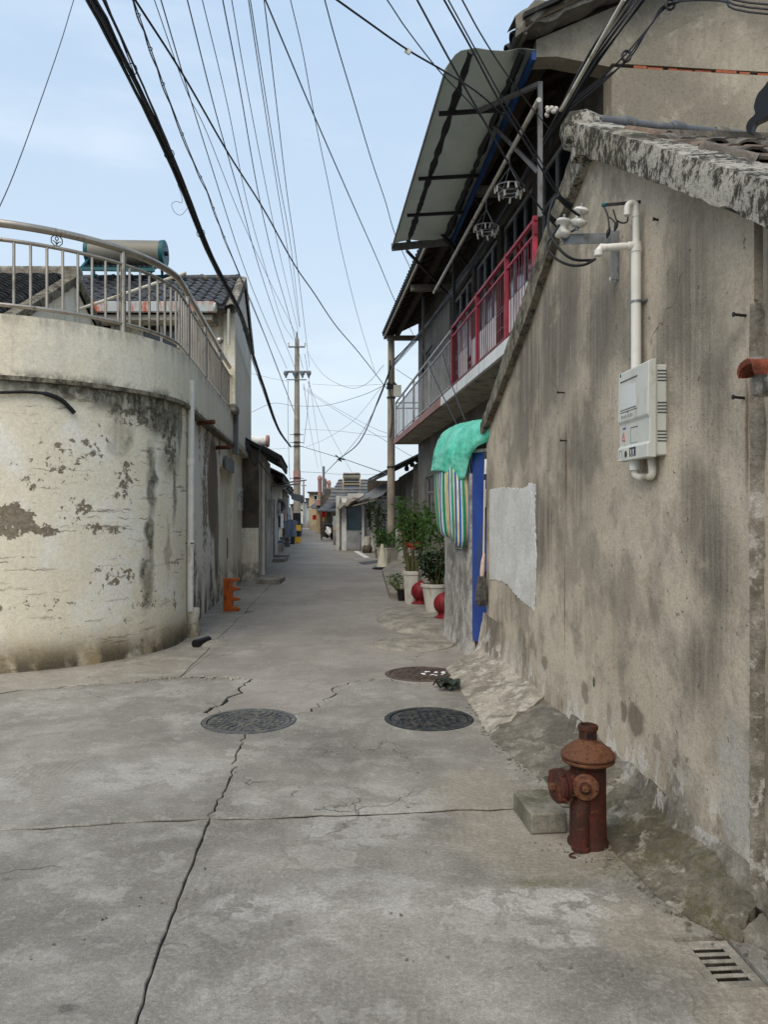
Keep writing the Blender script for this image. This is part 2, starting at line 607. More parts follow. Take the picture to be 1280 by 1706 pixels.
    crm = b.mul(b.sm(cr, 0.0, 0.005, 1, 0), b.sm(b.noise(p, 1.2, 2), 0.55, 0.62))
    k = b.mix(b.mul(crm, 0.6), k, C(84, 76, 64))
    h = b.add(b.add(b.mul(fin, 0.35), b.mul(b.noise(p, 9, 4), 0.5)), b.mul(b.noise(p, 200, 2), 0.15))
    h = b.sub(h, b.add(b.mul(pit, 0.5), b.mul(crm, 0.4)))
    k = b.grain(k, p, .11, 44, 140)
    return b.out(k, 0.92, (h, 0.7, 0.02), 0, 0.2)


M['plaster'] = plaster_wall('weathered tan render')
M['plaster_b'] = plaster_wall('brown render', False)
M['cement_patch'] = rough_cement('grey cement patch', C(214, 214, 210), C(222, 222, 220), C(196, 194, 188), white=0.5, bs=30, bump=0.35, streak=0.3)


# ---- mossy white-washed verge
def verge_mat():
    b = NB('lime-washed verge with black lichen')
    p = b.pos
    x, y, z = b.xyz(p)[:3]
    wv = b.warp(p, 9, .025)
    a = b.add(b.mul(b.noise(b.scale(wv, (1, 1, 0.75)), 24, 9, 0.8), .6), b.mul(b.noise(wv, 5, 5, .6), .4))
    k = b.mix(b.sm(a, 0.45, 0.54), C(62, 59, 51), C(170, 166, 156))
    k = b.mix(b.sm(b.noise(wv, 1.3, 4), 0.46, 0.60, 0, 0.9), k, b.mix(b.sm(a, .46, .58), C(60, 57, 48), C(150, 144, 128)))
    far = b.sm(y, 4.9, 5.3)
    k = b.mix(b.mul(far, .8), k, b.mix(b.sm(b.noise(p, 9, 8, .7), .38, .62), C(64, 60, 50), C(136, 128, 110)))
    f = b.noise(p, 45, 6, 0.7)
    k = b.mix(b.sm(f, 0.5, 0.75, 0, 0.5), k, C(70, 67, 58))
    return b.out(k, 0.9, (b.add(f, b.mul(b.noise(p, 9, 5), 1.5)), 0.9, 0.02), 0, 0.2)


M['verge'] = verge_mat()


# ---- cream painted wall, peeling
def circ(px, py, cx=-4.54, cy=9.5, r=2.05):
    k = (px - CX) / F
    A, Bq, Cq = k * k + 1, -2 * k * cx - 2 * cy, cx * cx + cy * cy - r * r
    Y = (-Bq - math.sqrt(max(0, Bq * Bq - 4 * A * Cq))) / (2 * A)
    return Vector((k * Y, Y, H - (py - CY) / F * Y))


def cream_wall(name, mode):
    b = NB(name)
    p = b.pos
    x, y, z = b.xyz(p)[:3]
    wv = b.warp(p, 4.0, 0.25)
    wv2 = b.warp(p, 14.0, 0.07)
    cream, pale, grey, brown = C(206, 198, 175), C(232, 229, 220), C(138, 128, 112), C(120, 108, 92)
    k = b.mix(b.sm(b.noise(p, 1.0, 5, .6), 0.35, 0.65), C(226, 217, 194), C(234, 227, 208))
    k = b.mix(b.sm(b.noise(wv, 2.0, 6, .65), 0.50, 0.62, 0, .7), k, pale if mode != 'parapet' else C(220, 213, 194))
    ch = b.add(b.mul(b.noise(wv2, 11, 9, 0.66), .8), b.mul(b.noise(wv2, 46, 4, .6), .2))
    chips = 0.0
    molds = 0.0
    if mode == 'curve':
        for (px, py, rx, rz, a) in ((20, 870, .36, .26, 1.0), (-60, 880, .5, .35, 1.0), (75, 885, .3, .12, .72), (155, 745, .28, .35, .56), (135, 850, .3, .2, .52), (210, 800, .3, .4, .55), (235, 690, .5, .25, .7), (285, 740, .3, .4, .7), (180, 885, .45, .1, .58), (60, 800, .4, .3, .45), (200, 960, .6, .2, .47), (100, 760, .6, .5, .42), (245, 1000, .35, .2, .48), (60, 1010, .8, .1, .45), (290, 1000, .1, .35, .5)):
            g = circ(px, py)
            chips = b.mx(chips, b.mul(b.blob(wv, g, (rx, rx, rz), .2, 1.2), a))
        thr = b.sm(chips, 0.0, 1.0, 0.655, 0.42)
        peel = b.sm(b.sub(ch, thr), -0.005, 0.012)
        k = b.mix(b.mul(b.sm(b.sub(ch, thr), -0.03, 0.0), 0.3), k, C(170, 162, 142))
        k = b.mix(peel, k, b.mix(b.sm(b.noise(p, 20, 5), .4, .6), brown, grey))
        for (px, py, rx, rz, a) in ((225, 665, .8, .26, 1.0), (120, 645, .6, .09, .9), (275, 690, .5, .34, 1.0), (180, 655, .5, .14, .9), (60, 645, .9, .10, .7), (285, 760, .3, .3, .6), (252, 800, .10, .45, .9), (250, 890, .08, .25, 1.0), (245, 960, .12, .4, .7), (290, 800, .07, .6, .75), (200, 720, .18, .3, .5), (300, 700, .15, .5, .9), (280, 920, .06, .4, .5)):
            g = circ(px, py)
            molds = b.mx(molds, b.mul(b.blob(wv, g, (rx, rx, rz), .45, 1.25), a))
        mo = b.mul(molds, b.sm(b.noise(b.scale(wv2, (5, 5, 1.2)), 2.0, 8, .7), .28, .60, .45, 1.0))
        k = b.mix(b.mul(mo, 0.94), k, C(72, 69, 57))
        k = b.mix(b.mul(b.mul(molds, b.sm(b.noise(wv2, 6, 8, .7), .52, .60)), .75), k, C(58, 56, 48))
        # long level scratches
        hs = b.noise(b.scale(wv2, (1.1, 1.1, 17)), 1.6, 6, .62)
        hz = b.sm(b.noise(b.scale(p, (1, 1, 3)), 1.2, 3), .42, .58)
        k = b.mix(b.mul(b.mul(b.sm(hs, .57, .64), hz), .75), k, C(112, 101, 82))
        ft = b.mul(b.sm(z, .05, .50, 1, 0), b.sm(b.noise(b.scale(wv, (1, 1, .5)), 2.4, 6, .6), .30, .58, .25, 1))
        k = b.mix(b.mul(ft, .85), k, C(132, 110, 72))
        ft2 = b.mul(b.sm(z, .02, .32, 1, 0), b.sm(b.noise(b.scale(wv, (1, 1, .4)), 2.9, 6, .6), .40, .58))
        k = b.mix(b.mul(ft2, .9), k, C(72, 66, 54))
    elif mode == 'side':
        thr = b.sm(b.noise(b.scale(wv, (1, 1.1, .5)), 1.1, 4), .40, .62, .66, .42)
        k = b.mix(.55, k, C(222, 222, 218))
        peel = b.sm(b.sub(ch, thr), -.005, .015)
        k = b.mix(b.mul(peel, .9), k, C(118, 104, 88))
        g = plane_pt(350, 800, -1.66, -.094)
        bl = b.blob(wv, (g.x, g.y + .4, 2.0), (9, .75, .95), .75, 1.05)
        k = b.mix(bl, k, C(116, 102, 86))
        bl2 = b.blob(wv, (g.x, g.y + .9, 1.2), (9, .35, .95), .75, 1.05)
        k = b.mix(b.mul(bl2, .9), k, C(120, 107, 92))
        ft = b.mul(b.sm(z, .1, .95, 1, 0), b.sm(b.noise(b.scale(wv2, (1, 1, .4)), 3.2, 6, .6), .40, .58))
        k = b.mix(b.mul(ft, .9), k, C(70, 63, 52))
    elif mode == 'parapet':
        peel = b.sm(ch, .70, .715)
        k = b.mix(b.mul(peel, .7), k, C(150, 144, 130))
        st = b.noise(b.scale(wv2, (6, 6, .8)), 1.6, 6, .62)
        k = b.mix(b.mul(b.sm(st, .48, .70), .28), k, C(160, 153, 136))
        top = b.mul(b.sm(z, 3.36, 3.55), b.sm(st, .35, .6))
        k = b.mix(b.mul(top, .5), k, C(128, 123, 110))
        bot = b.mul(b.sm(z, 2.93, 3.05, 1, 0), b.sm(b.noise(wv2, 4, 6, .7), .42, .58))
        k = b.mix(b.mul(bot, .8), k, C(92, 88, 76))
    else:
        st = b.noise(b.scale(wv2, (7, 7, .6)), 1.3, 6, .62)
        k = b.mix(b.mul(b.sm(st, .46, .70), .5), k, C(150, 142, 124))
        ft = b.mul(b.sm(z, .1, .8, 1, 0), b.sm(b.noise(wv2, 3.2, 6, .6), .38, .58))
        k = b.mix(b.mul(ft, .8), k, C(84, 78, 66))
    fin = b.noise(p, 60, 5, .7)
    k = b.mix(b.sm(fin, .48, .7, 0, .25), k, C(170, 160, 138))
    k = b.grain(k, p, .14, 26, 110)
    h = b.add(b.mul(fin, .25), b.mul(b.noise(p, 6, 4), .6))
    if mode in ('curve', 'side'):
        h = b.sub(h, b.mul(peel, 1.1))
    return b.out(k, .85, (h, .7, .014), 0, .25)


M['cream_curve'] = cream_wall('peeling cream paint', 'curve')
M['cream_side'] = cream_wall('peeling whitewash', 'side')
M['parapet'] = cream_wall('streaked cream parapet', 'parapet')
M['cream'] = cream_wall('plain cream render', 'plain')


def cement_wall(name, base, dark, lite, pits=True):
    b = NB(name)
    p = b.pos
    k = b.mix(b.sm(b.noise(p, .9, 6, .62), .35, .65), dark, base)
    k = b.mix(b.sm(b.noise(b.warp(p, 4, .2), 2.6, 7, .65), .52, .68, 0, .6), k, lite)
    st = b.noise(b.scale(p, (8, 8, .6)), 1.2, 6, .62)
    k = b.mix(b.mul(b.sm(st, .48, .70), .5), k, dark)
    if pits:
        pt = b.sm(b.noise(p, 17, 4, .6), .60, .68)
        k = b.mix(b.mul(pt, .45), k, tuple(v * .55 for v in dark[:3]) + (1,))
    f = b.noise(p, 60, 5, .7)
    k = b.mix(b.sm(f, .45, .75, 0, .3), k, dark)
    k = b.grain(k, p, .16, 30, 120)
    return b.out(k, .92, (f, .6, .01), 0, .2)


M['gable'] = cement_wall('sandy cement gable', C(178, 168, 150), C(144, 136, 121), C(194, 185, 167))
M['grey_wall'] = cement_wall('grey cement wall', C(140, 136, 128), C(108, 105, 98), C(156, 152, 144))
M['pier'] = rough_cement('whitewashed grey pier', C(186, 184, 179), C(206, 205, 201), C(122, 119, 113), white=.6, bs=20, bump=.4, streak=.6)
M['white_wall'] = cement_wall('dull white wall', C(206, 206, 202), C(172, 171, 166), C(216, 216, 213), False)
M['dark_wall'] = cement_wall('dark stained and shade-dark wall', C(96, 88, 76), C(62, 58, 52), C(116, 108, 94))  # real stains on end walls, painted shade on the veranda wall
M['beige'] = cement_wall('beige render', C(192, 172, 140), C(166, 148, 120), C(202, 184, 154), False)
M['soffit'] = plain('slab underside', C(176, 170, 156), .9, var=.3, vs=2.2, dirt=C(96, 90, 80), dirt_amt=.3)
M['pole'] = cement_wall('pole concrete', C(168, 158, 142), C(132, 124, 112), C(180, 171, 156), False)


# ---- small stuff
def rust_mat(name, red, brown, orange, rough=.75, mid=.5):
    b = NB(name)
    p = b.pos
    a = b.noise(b.warp(p, 20, .05), 11, 8, .7)
    c = b.noise(p, 75, 6, .7)
    k = b.mix(b.sm(a, mid - .1, mid + .1), red, brown)
    k = b.mix(b.sm(b.noise(p, 26, 6, .7), .54, .68, 0, .75), k, orange)
    k = b.mix(b.sm(c, .52, .68, 0, .8), k, C(34, 22, 17))
    dr = b.noise(b.scale(p, (9, 9, 1.2)), 4, 5, .65)
    k = b.mix(b.sm(dr, .54, .70, 0, .6), k, C(44, 29, 22))
    return b.out(k, b.sm(a, .3, .7, rough - .12, rough + .1), (b.add(c, b.mul(a, .8)), .7, .006), 0, .3)


M['hydrant'] = rust_mat('rusted red paint', C(74, 30, 23), C(52, 32, 24), C(104, 58, 35))
M['hydrant_cap'] = rust_mat('rusted brown cap', C(84, 47, 34), C(96, 62, 42), C(124, 84, 54), mid=.42)
M['iron'] = plain('dark cast iron', C(62, 63, 65), .55, .55, var=.4, vs=9, dirt=C(104, 98, 88), dirt_amt=.45, bump=.4)
M['iron_grey'] = plain('worn grey iron', C(98, 99, 98), .5, .45, var=.35, vs=9, dirt=C(126, 120, 108), dirt_amt=.5, bump=.4)
M['iron_rust'] = plain('brown cast iron', C(98, 84, 76), .65, .3, var=.35, vs=8, dirt=C(70, 56, 48), dirt_amt=.4, bump=.4)
M['pvc'] = plain('white conduit plastic', C(216, 215, 208), .42, var=.1, vs=6, dirt=C(176, 170, 156), dirt_amt=.15, bump=.03)
M['pvc_dirty'] = plain('grubby white pipe', C(204, 200, 188), .5, var=.15, vs=4, dirt=C(150, 138, 118), dirt_amt=.35, bump=.05)
M['pvc_grey'] = plain('grey drain plastic', C(92, 94, 96), .5, var=.2, vs=5, dirt=C(120, 116, 108), dirt_amt=.3, bump=.05)
M['box'] = plain('pale grey meter plastic', C(192, 194, 187), .45, var=.07, vs=5, dirt=C(168, 164, 150), dirt_amt=.2, bump=.03)
M['box_win'] = plain('milky window', C(204, 210, 208), .2, var=.05, bump=.0, spec=.5)
M['slot'] = plain('shadowed slot plastic', C(60, 60, 58), .8, var=.2)
M['ink_grey'] = plain('grey print', C(138, 140, 138), .6, var=.1)
M['ink_blue'] = plain('blue print', C(62, 78, 150), .6, var=.1)
M['ink_red'] = plain('red print', C(190, 120, 112), .6, var=.1)
M['ink_navy'] = plain('navy plate', C(44, 48, 66), .5, var=.2)
M['galv'] = plain('galvanised steel', C(140, 146, 150), .5, .6, var=.25, vs=12, dirt=C(104, 104, 104), dirt_amt=.35)
M['steel_grey'] = plain('grey painted steel', C(118, 118, 118), .55, .2, var=.25, vs=5, dirt=C(82, 74, 66), dirt_amt=.3)
M['steel_dark'] = plain('dark blackened steel', C(52, 52, 54), .6, .3, var=.3, vs=5)
M['porcelain'] = plain('white porcelain', C(212, 210, 202), .3, var=.12, vs=14, dirt=C(150, 142, 130), dirt_amt=.2, bump=.02, spec=.5)
M['rubber'] = plain('black cable rubber', C(26, 27, 30), .55, var=.3, vs=5, bump=.05)
M['cable'] = plain('black wire sheath', C(36, 38, 46), .5, var=.3, vs=3, bump=.05)
M['cable_grey'] = plain('weathered grey wire', C(96, 99, 106), .6, var=.3, vs=3, bump=.05)
M['tile_grey'] = rough_cement('weathered grey tile', C(120, 112, 102), C(150, 142, 130), C(66, 62, 57), white=.35, bs=22)
M['tile_brown'] = rough_cement('weathered brown tile', C(132, 112, 96), C(156, 140, 124), C(74, 64, 56), white=.35, bs=22)
M['tile_red'] = rough_cement('red clay tile', C(150, 84, 62), C(172, 112, 90), C(84, 48, 38), white=.3, bs=22)
M['tile_black'] = plain('black clay tile', C(38, 38, 38), .75, var=.4, vs=4, dirt=C(70, 69, 66), dirt_amt=.2, bs=40, bump=.3)
M['tile_blue'] = plain('slate grey wave tile', C(70, 72, 76), .6, var=.35, vs=3, dirt=C(104, 98, 88), dirt_amt=.35, bs=40, bump=.25)
M['blue_door'] = plain('blue painted sheet', C(38, 68, 142), .4, var=.3, vs=3, dirt=C(58, 72, 112), dirt_amt=.4, bump=.03, spec=.5)
M['red_gloss'] = plain('worn red paint', C(128, 24, 34), .55, var=.4, vs=9, dirt=C(74, 26, 28), dirt_amt=.45, bump=.2)
M['red_rail'] = plain('red painted iron', C(170, 52, 70), .5, var=.3, vs=4, dirt=C(110, 24, 38), dirt_amt=.35, bump=.05)
M['red_dark'] = plain('dark red painted iron', C(116, 26, 42), .5, var=.3, vs=4)
M['white_paint'] = plain('white paint', C(224, 225, 224), .6, var=.12, vs=3, dirt=C(168, 166, 160), dirt_amt=.3)
M['pink_paint'] = plain('dull pink paint', C(158, 122, 118), .75, var=.2, vs=3, dirt=C(114, 94, 90), dirt_amt=.4)
M['grey_rail'] = plain('silver painted iron', C(158, 160, 164), .5, .3, var=.25, vs=4, dirt=C(110, 106, 102), dirt_amt=.3)
M['teal_rail'] = plain('grey green iron', C(92, 108, 110), .55, .1, var=.25, vs=4)
M['wood_dark'] = plain('dark weathered wood', C(74, 62, 52), .85, var=.4, vs=5, bs=30, bump=.4)
M['wood_grey'] = plain('grey weathered wood', C(128, 120, 108), .85, var=.35, vs=5, bs=30, bump=.4)
M['blue_beam'] = plain('blue painted beam', C(34, 72, 132), .55, var=.3, vs=4, dirt=C(30, 56, 98), dirt_amt=.3)
M['stainless'] = plain('dull stainless steel', C(176, 166, 152), .36, .85, var=.15, vs=5, dirt=C(120, 106, 90), dirt_amt=.25, bump=.02, spec=.5)
M['orange'] = plain('orange painted steel', C(178, 88, 30), .5, var=.2, vs=5, dirt=C(110, 60, 30), dirt_amt=.25)
M['teal'] = plain('teal painted steel', C(24, 88, 94), .45, var=.2, vs=5)
M['tank'] = plain('beige tank sheet', C(128, 125, 114), .55, .1, var=.15, vs=2, dirt=C(120, 114, 104), dirt_amt=.3)
M['glass_dark'] = plain('dark window glass', C(22, 26, 30), .12, var=.3, vs=1, bump=.0, spec=.6)
M['glass_teal'] = plain('blue green glass', C(44, 74, 84), .15, var=.3, vs=1, bump=.0, spec=.6)
M['gutter'] = plain('white gutter with rust', C(188, 196, 196), .5, var=.1, vs=3, dirt=C(184, 84, 36), dirt_amt=.62)
M['pot'] = plain('white plastic pot', C(196, 193, 184), .5, var=.15, vs=5, dirt=C(150, 142, 126), dirt_amt=.3)
M['soil'] = plain('potting soil', C(52, 44, 36), .95, var=.4, vs=20, bump=.6)
M['stem'] = plain('green brown stem', C(104, 104, 66), .7, var=.3, vs=9)
M['ribbon'] = plain('red string', C(196, 66, 60), .7, var=.2)
M['straw'] = plain('grey black broom fibre', C(92, 88, 84), .9, var=.5, vs=30)
M['rag'] = plain('pale binding cloth', C(196, 172, 158), .85, var=.2, vs=14)
M['black'] = plain('black plastic', C(24, 24, 26), .5, var=.3)
M['black_sheet'] = plain('black rubber sheet', C(20, 20, 22), .42, var=.4, vs=6, bump=.2, bs=14, dist=.01)
M['yellow'] = plain('yellow band', C(204, 160, 44), .6, var=.2, vs=6, dirt=C(130, 104, 44), dirt_amt=.3)
M['lantern'] = plain('red lantern cloth', C(206, 28, 30), .6, var=.2, vs=6)
M['shirt'] = plain('grey blue cloth', C(126, 138, 162), .9, var=.2, vs=9, bump=.2)
M['poster'] = plain('faded red notice', C(172, 132, 122), .8, var=.3, vs=9)
M['cone'] = plain('dirty white cone', C(206, 202, 182), .6, var=.15, vs=8)
M['brick'] = plain('exposed brick', C(168, 100, 72), .9, var=.3, vs=12, bump=.4)
M['metal_roof'] = plain('old metal sheet', C(112, 112, 110), .6, .2, var=.35, vs=3, dirt=C(88, 70, 58), dirt_amt=.4)
M['asphalt_sheet'] = plain('grey roofing felt', C(84, 86, 90), .8, var=.3, vs=3)
M['ac'] = plain('off white casing', C(196, 196, 190), .5, var=.12, vs=5, dirt=C(150, 144, 132), dirt_amt=.3)


def awning_mat():
    b = NB('sooty translucent awning sheet')
    p = b.pos
    k = b.mix(b.sm(b.noise(p, 1.6, 6, .6), .35, .65), C(132, 135, 128), C(152, 155, 148))
    k = b.mix(b.sm(b.noise(b.warp(p, 5, .15), 4, 7, .65), .55, .70, 0, .5), k, C(84, 84, 76))
    bs = b.n('BsdfPrincipled', {'Base Color': k, 'Roughness': .55})
    tr = b.n('BsdfTranslucent', {'Color': (.56, .59, .54, 1)})
    mx = b.n('MixShader', {0: .40})
    b.t.links.new(bs.outputs[0], mx.inputs[1])
    b.t.links.new(tr.outputs[0], mx.inputs[2])
    o = b.n('OutputMaterial')
    b.t.links.new(mx.outputs[0], o.inputs[0])
    return b.m


M['awning'] = awning_mat()


def leaf_mat(name, a, c):
    b = NB(name)
    k = b.mix(b.sm(b.noise(b.pos, 14, 3), .3, .7), a, c)
    k = b.mix(b.sm(b.noise(b.pos, 50, 2), .3, .7, 0, .5), k, a)
    bs = b.n('BsdfPrincipled', {'Base Color': k, 'Roughness': .5})
    tr = b.n('BsdfTranslucent', {'Color': k})
    mx = b.n('MixShader', {0: .25})
    b.t.links.new(bs.outputs[0], mx.inputs[1])
    b.t.links.new(tr.outputs[0], mx.inputs[2])
    o = b.n('OutputMaterial')
    b.t.links.new(mx.outputs[0], o.inputs[0])
    return b.m


M['leaf'] = leaf_mat('glossy green leaf', C(52, 88, 40), C(100, 142, 68))
M['leaf_dark'] = leaf_mat('dark green leaf', C(28, 52, 30), C(56, 84, 50))
M['weed'] = leaf_mat('blackish green leaf', C(36, 44, 36), C(62, 72, 60))


def tarp_green():
    b = NB('sea green woven tarpaulin')
    p = b.pos
    k = b.mix(b.sm(b.noise(p, 5, 5, .6), .3, .7), C(84, 206, 178), C(134, 230, 206))
    k = b.mix(b.sm(b.noise(b.warp(p, 9, .1), 11, 6, .65), .55, .7, 0, .5), k, C(150, 230, 210))
    h = b.add(b.mul(b.vor(b.warp(p, 4, .12), 6), 1.0), b.mul(b.vor(b.warp(p, 9, .06), 15), .35))
    bs = b.n('BsdfPrincipled', {'Base Color': k, 'Roughness': .38})
    bn = b.n('Bump', {'Height': h, 'Strength': .6, 'Distance': .05})
    b.t.links.new(bn.outputs[0], bs.inputs['Normal'])
    tr = b.n('BsdfTranslucent', {'Color': (.16, .62, .48, 1)})
    mx = b.n('MixShader', {0: .3})
    b.t.links.new(bs.outputs[0], mx.inputs[1])
    b.t.links.new(tr.outputs[0], mx.inputs[2])
    o = b.n('OutputMaterial')
    b.t.links.new(mx.outputs[0], o.inputs[0])
    return b.m


M['tarp_green'] = tarp_green()


def tarp_stripe():
    """Stripes follow the sheet: colour runs along the mesh's own U coordinate."""
    b = NB('striped awning cloth')
    uv = b.n('UVMap').outputs[0]
    u = b.xyz(uv)[0]
    t = b.ma('FRACT', b.mul(u, 6.0))
    rp = b.n('ValToRGB', {0: t})
    cr_ = rp.color_ramp
    cr_.interpolation = 'CONSTANT'
    stops = [(0, (214, 206, 160)), (.10, (38, 92, 168)), (.22, (196, 210, 216)), (.27, (34, 128, 84)), (.40, (206, 214, 196)), (.45, (196, 178, 128)), (.60, (46, 104, 178)), (.66, (200, 212, 208)), (.72, (40, 138, 110)), (.82, (208, 196, 148)), (.88, (34, 78, 160))]
    while len(cr_.elements) < len(stops):
        cr_.elements.new(.5)
    for e, (q, c3) in zip(cr_.elements, stops):
        e.position = q
        e.color = C(*c3)
    k = b.mix(b.sm(b.noise(b.pos, 6, 5), .45, .7, 0, .35), rp.outputs[0], C(92, 96, 92))
    return b.out(k, .55, (b.noise(b.pos, 14, 4), .3, .02), 0, .3)


M['tarp_stripe'] = tarp_stripe()
# ------------------------------------------------------------------ ground and street slabs
gm = MB()
gm.sheet([[(-300, -60, -.13), (300, -60, -.13)], [(-300, 600, -.13), (300, 600, -.13)]])
ground = structure(gm.build('ground', M['dirt']))


def g2(px, py):
    q = G(px, py)
    return (q.x, q.y)


J1 = jag([(-.30, -3.5), (-.62, .5), g2(225, 1706), g2(262, 1590), g2(305, 1478), (-.91, 4.016)], .0025, .05, 1)
J2 = jag([(-.91, 4.016), g2(385, 1290), g2(393, 1258), g2(408, 1225), (-1.037, 5.9)], .010, .05, 2)
J3 = jag([(-14, 2.1), g2(0, 1383), g2(150, 1374), g2(262, 1366), (-.91, 4.016)], .006, .09, 3)
J4 = jag([(-.91, 4.016), g2(430, 1363), g2(560, 1357), g2(740, 1350), (4.2, 4.5)], .007, .08, 4)
KL = jag([(-16, 5.2), g2(-40, 1158), g2(0, 1155), g2(110, 1143), g2(200, 1137), g2(300, 1128), g2(420, 1130), g2(400, 1150), g2(345, 1186), (-1.037, 5.9)], .028, .07, 5)
KR = jag([(-1.037, 5.9), g2(495, 1190), g2(520, 1180), g2(548, 1165), g2(555, 1148), g2(590, 1134), g2(650, 1131), g2(705, 1143), g2(760, 1150), (4.2, 6.7)], .03, .07, 6)
AP = jag([g2(300, 1128), g2(378, 1050), g2(450, 975), g2(478, 930), (-5.0, 46), (-9.0, 88)], .012, .25, 7)
X1 = [(4.2, 24), (2.2, 24.3), (-.4, 30), (-1.6, 46), (-6, 95)]
T1 = jag([(-2.05, 12.4), (.0, 12.45), (3.5, 12.5)], .008, .12, 8)
T2 = jag([(-2.6, 19.0), (.0, 19.1), (3.5, 19.15)], .008, .2, 9)


def slab(name, loops, mat, parent, gap=.008, z=0.0, seed=0, thick=.12):
    r = random.Random(seed)
    pts, gp_ = [], []
    for lp in loops:
        g_ = gap
        if isinstance(lp, tuple):
            lp, g_ = lp
        for q in lp:
            if not pts or math.hypot(q[0] - pts[-1][0], q[1] - pts[-1][1]) > .004:
                pts.append(q)
                gp_.append(g_)
    if math.hypot(pts[0][0] - pts[-1][0], pts[0][1] - pts[-1][1]) < .004:
        pts.pop()
        gp_.pop()
    n = len(pts)
    area = sum(pts[i][0] * pts[(i + 1) % n][1] - pts[(i + 1) % n][0] * pts[i][1] for i in range(n))
    if area < 0:
        pts.reverse()
        gp_.reverse()
    out = []
    for i in range(n):
        (ax, ay), (bx, by), (cx, cy) = pts[i - 1], pts[i], pts[(i + 1) % n]
        tx, ty = cx - ax, cy - ay
        L = math.hypot(tx, ty) or 1
        g = gp_[i] * r.uniform(.35, 1.5)
        out.append(Vector((bx - ty / L * g, by + tx / L * g, z)))
    top = MB()
    lo = [Vector((p.x, p.y, z - thick)) for p in out]
    ch = []
    for i in range(n):      # a small worn chamfer along the broken edges
        a, b_, c = out[i - 1], out[i], out[(i + 1) % n]
        t = (c - a)
        L = t.length or 1
        ch.append(Vector((b_.x + t.y / L * -.004, b_.y + t.x / L * .004, z)))
        out[i] = Vector((b_.x, b_.y, z - .005))
    fs = [tuple(range(n))]
    fs += [(i, n + i, n + (i + 1) % n, (i + 1) % n) for i in range(n)]
    fs += [(n + i, 2 * n + i, 2 * n + (i + 1) % n, n + (i + 1) % n) for i in range(n)]
    top.add(ch + out + lo, fs)
    return top.build(name, mat, parent)


street = structure(thing('street', 'worn grey concrete street of cracked slabs', 'street', (0, 0, 0)))
del street['label'], street['category']
rev = lambda l: list(reversed(l))
sl_a = slab('concrete_slab', [(rev(J3), .015), [(-14, -4), (-.3, -4)], J1], M['street'], street, .0042, 0, 1)
sl_b = slab('concrete_slab', [J1, (J4, .014), [(4.2, -4), (-.3, -4)]], M['street'], street, .0042, -.002, 2)
sl_c = slab('concrete_slab', [(J3, .015), (J2, .0045), (rev(KL), .020), [(-16, 5.0)]], M['street'], street, .010, .0, 3)
sl_d = slab('concrete_slab', [(J4, .014), (rev(KR), .009), (rev(J2), .0045)], M['street'], street, .010, -.001, 4)
sl_e = slab('concrete_slab', [KL[KL.index(min(KL, key=lambda q: abs(q[0] + 1.98) + abs(q[1] - 7.447))):], KR, (rev(T1), .003), ([q for q in rev(AP) if q[1] < 12.4], .0015)], M['street_far'], street, .009, .0, 5)
sl_f = slab('concrete_slab', [(T1, .003), (rev(T2), .003), ([q for q in rev(AP) if 12.4 < q[1] < 19.0], .0015)], M['street_far'], street, .007, .0, 6)
sl_g = slab('concrete_slab', [(T2, .003), X1, ([q for q in rev(AP) if q[1] > 19.0], .0015)], M['street_far'], street, .007, .0, 7)
sl_h = slab('roadside_slab', [KL[:KL.index(min(KL, key=lambda q: abs(q[0] + 1.98) + abs(q[1] - 7.447))) + 1], (AP, .0015), [(-20, 88), (-20, 5.2)]], M['apron'], street, .007, .004, 8)
tail = MB()
tail.sheet([[(-16, 86, -.01), (8, 86, -.01)], [(-30, 240, -.01), (10, 240, -.01)]])
tail.build('concrete_slab', M['street_far'], street)
right_lot = MB()
right_lot.sheet([[(-.6, 24, -.012), (30, 20, -.012)], [(-6.2, 95, -.012), (30, 95, -.012)]])
right_lot.build('roadside_slab', M['step'], street)


for path_, wd_, k_ in ((J1, .05, 1), (J2, .05, 2), (J3, .06, 3), (J4, .06, 4), (KL, .11, 5), (KR, .07, 6)):
    rr0 = random.Random(k_)
    rows_ = []
    for i, q_ in enumerate(path_):
        a_, b_ = path_[max(0, i - 1)], path_[min(len(path_) - 1, i + 1)]
        tx, ty = b_[0] - a_[0], b_[1] - a_[1]
        L_ = math.hypot(tx, ty) or 1
        zz = -.0075 - rr0.random() * .004
        rows_.append([(q_[0] - ty / L_ * wd_, q_[1] + tx / L_ * wd_, zz), (q_[0], q_[1], zz - .001), (q_[0] + ty / L_ * wd_, q_[1] - tx / L_ * wd_, zz)])
    MB().sheet(rows_).build('joint_dirt', M['joint'], street)


def drill(slabs, cutter_mb):
    cut = cutter_mb.build('cutter', None)
    for s_ in slabs:
        md = s_.modifiers.new('hole', 'BOOLEAN')
        md.operation = 'DIFFERENCE'
        md.solver = 'EXACT'
        md.object = cut
    bpy.context.view_layer.update()
    dg = bpy.context.evaluated_depsgraph_get()
    for s_ in slabs:
        me = bpy.data.meshes.new_from_object(s_.evaluated_get(dg))
        s_.modifiers.clear()
        s_.data = me
    bpy.data.objects.remove(cut)


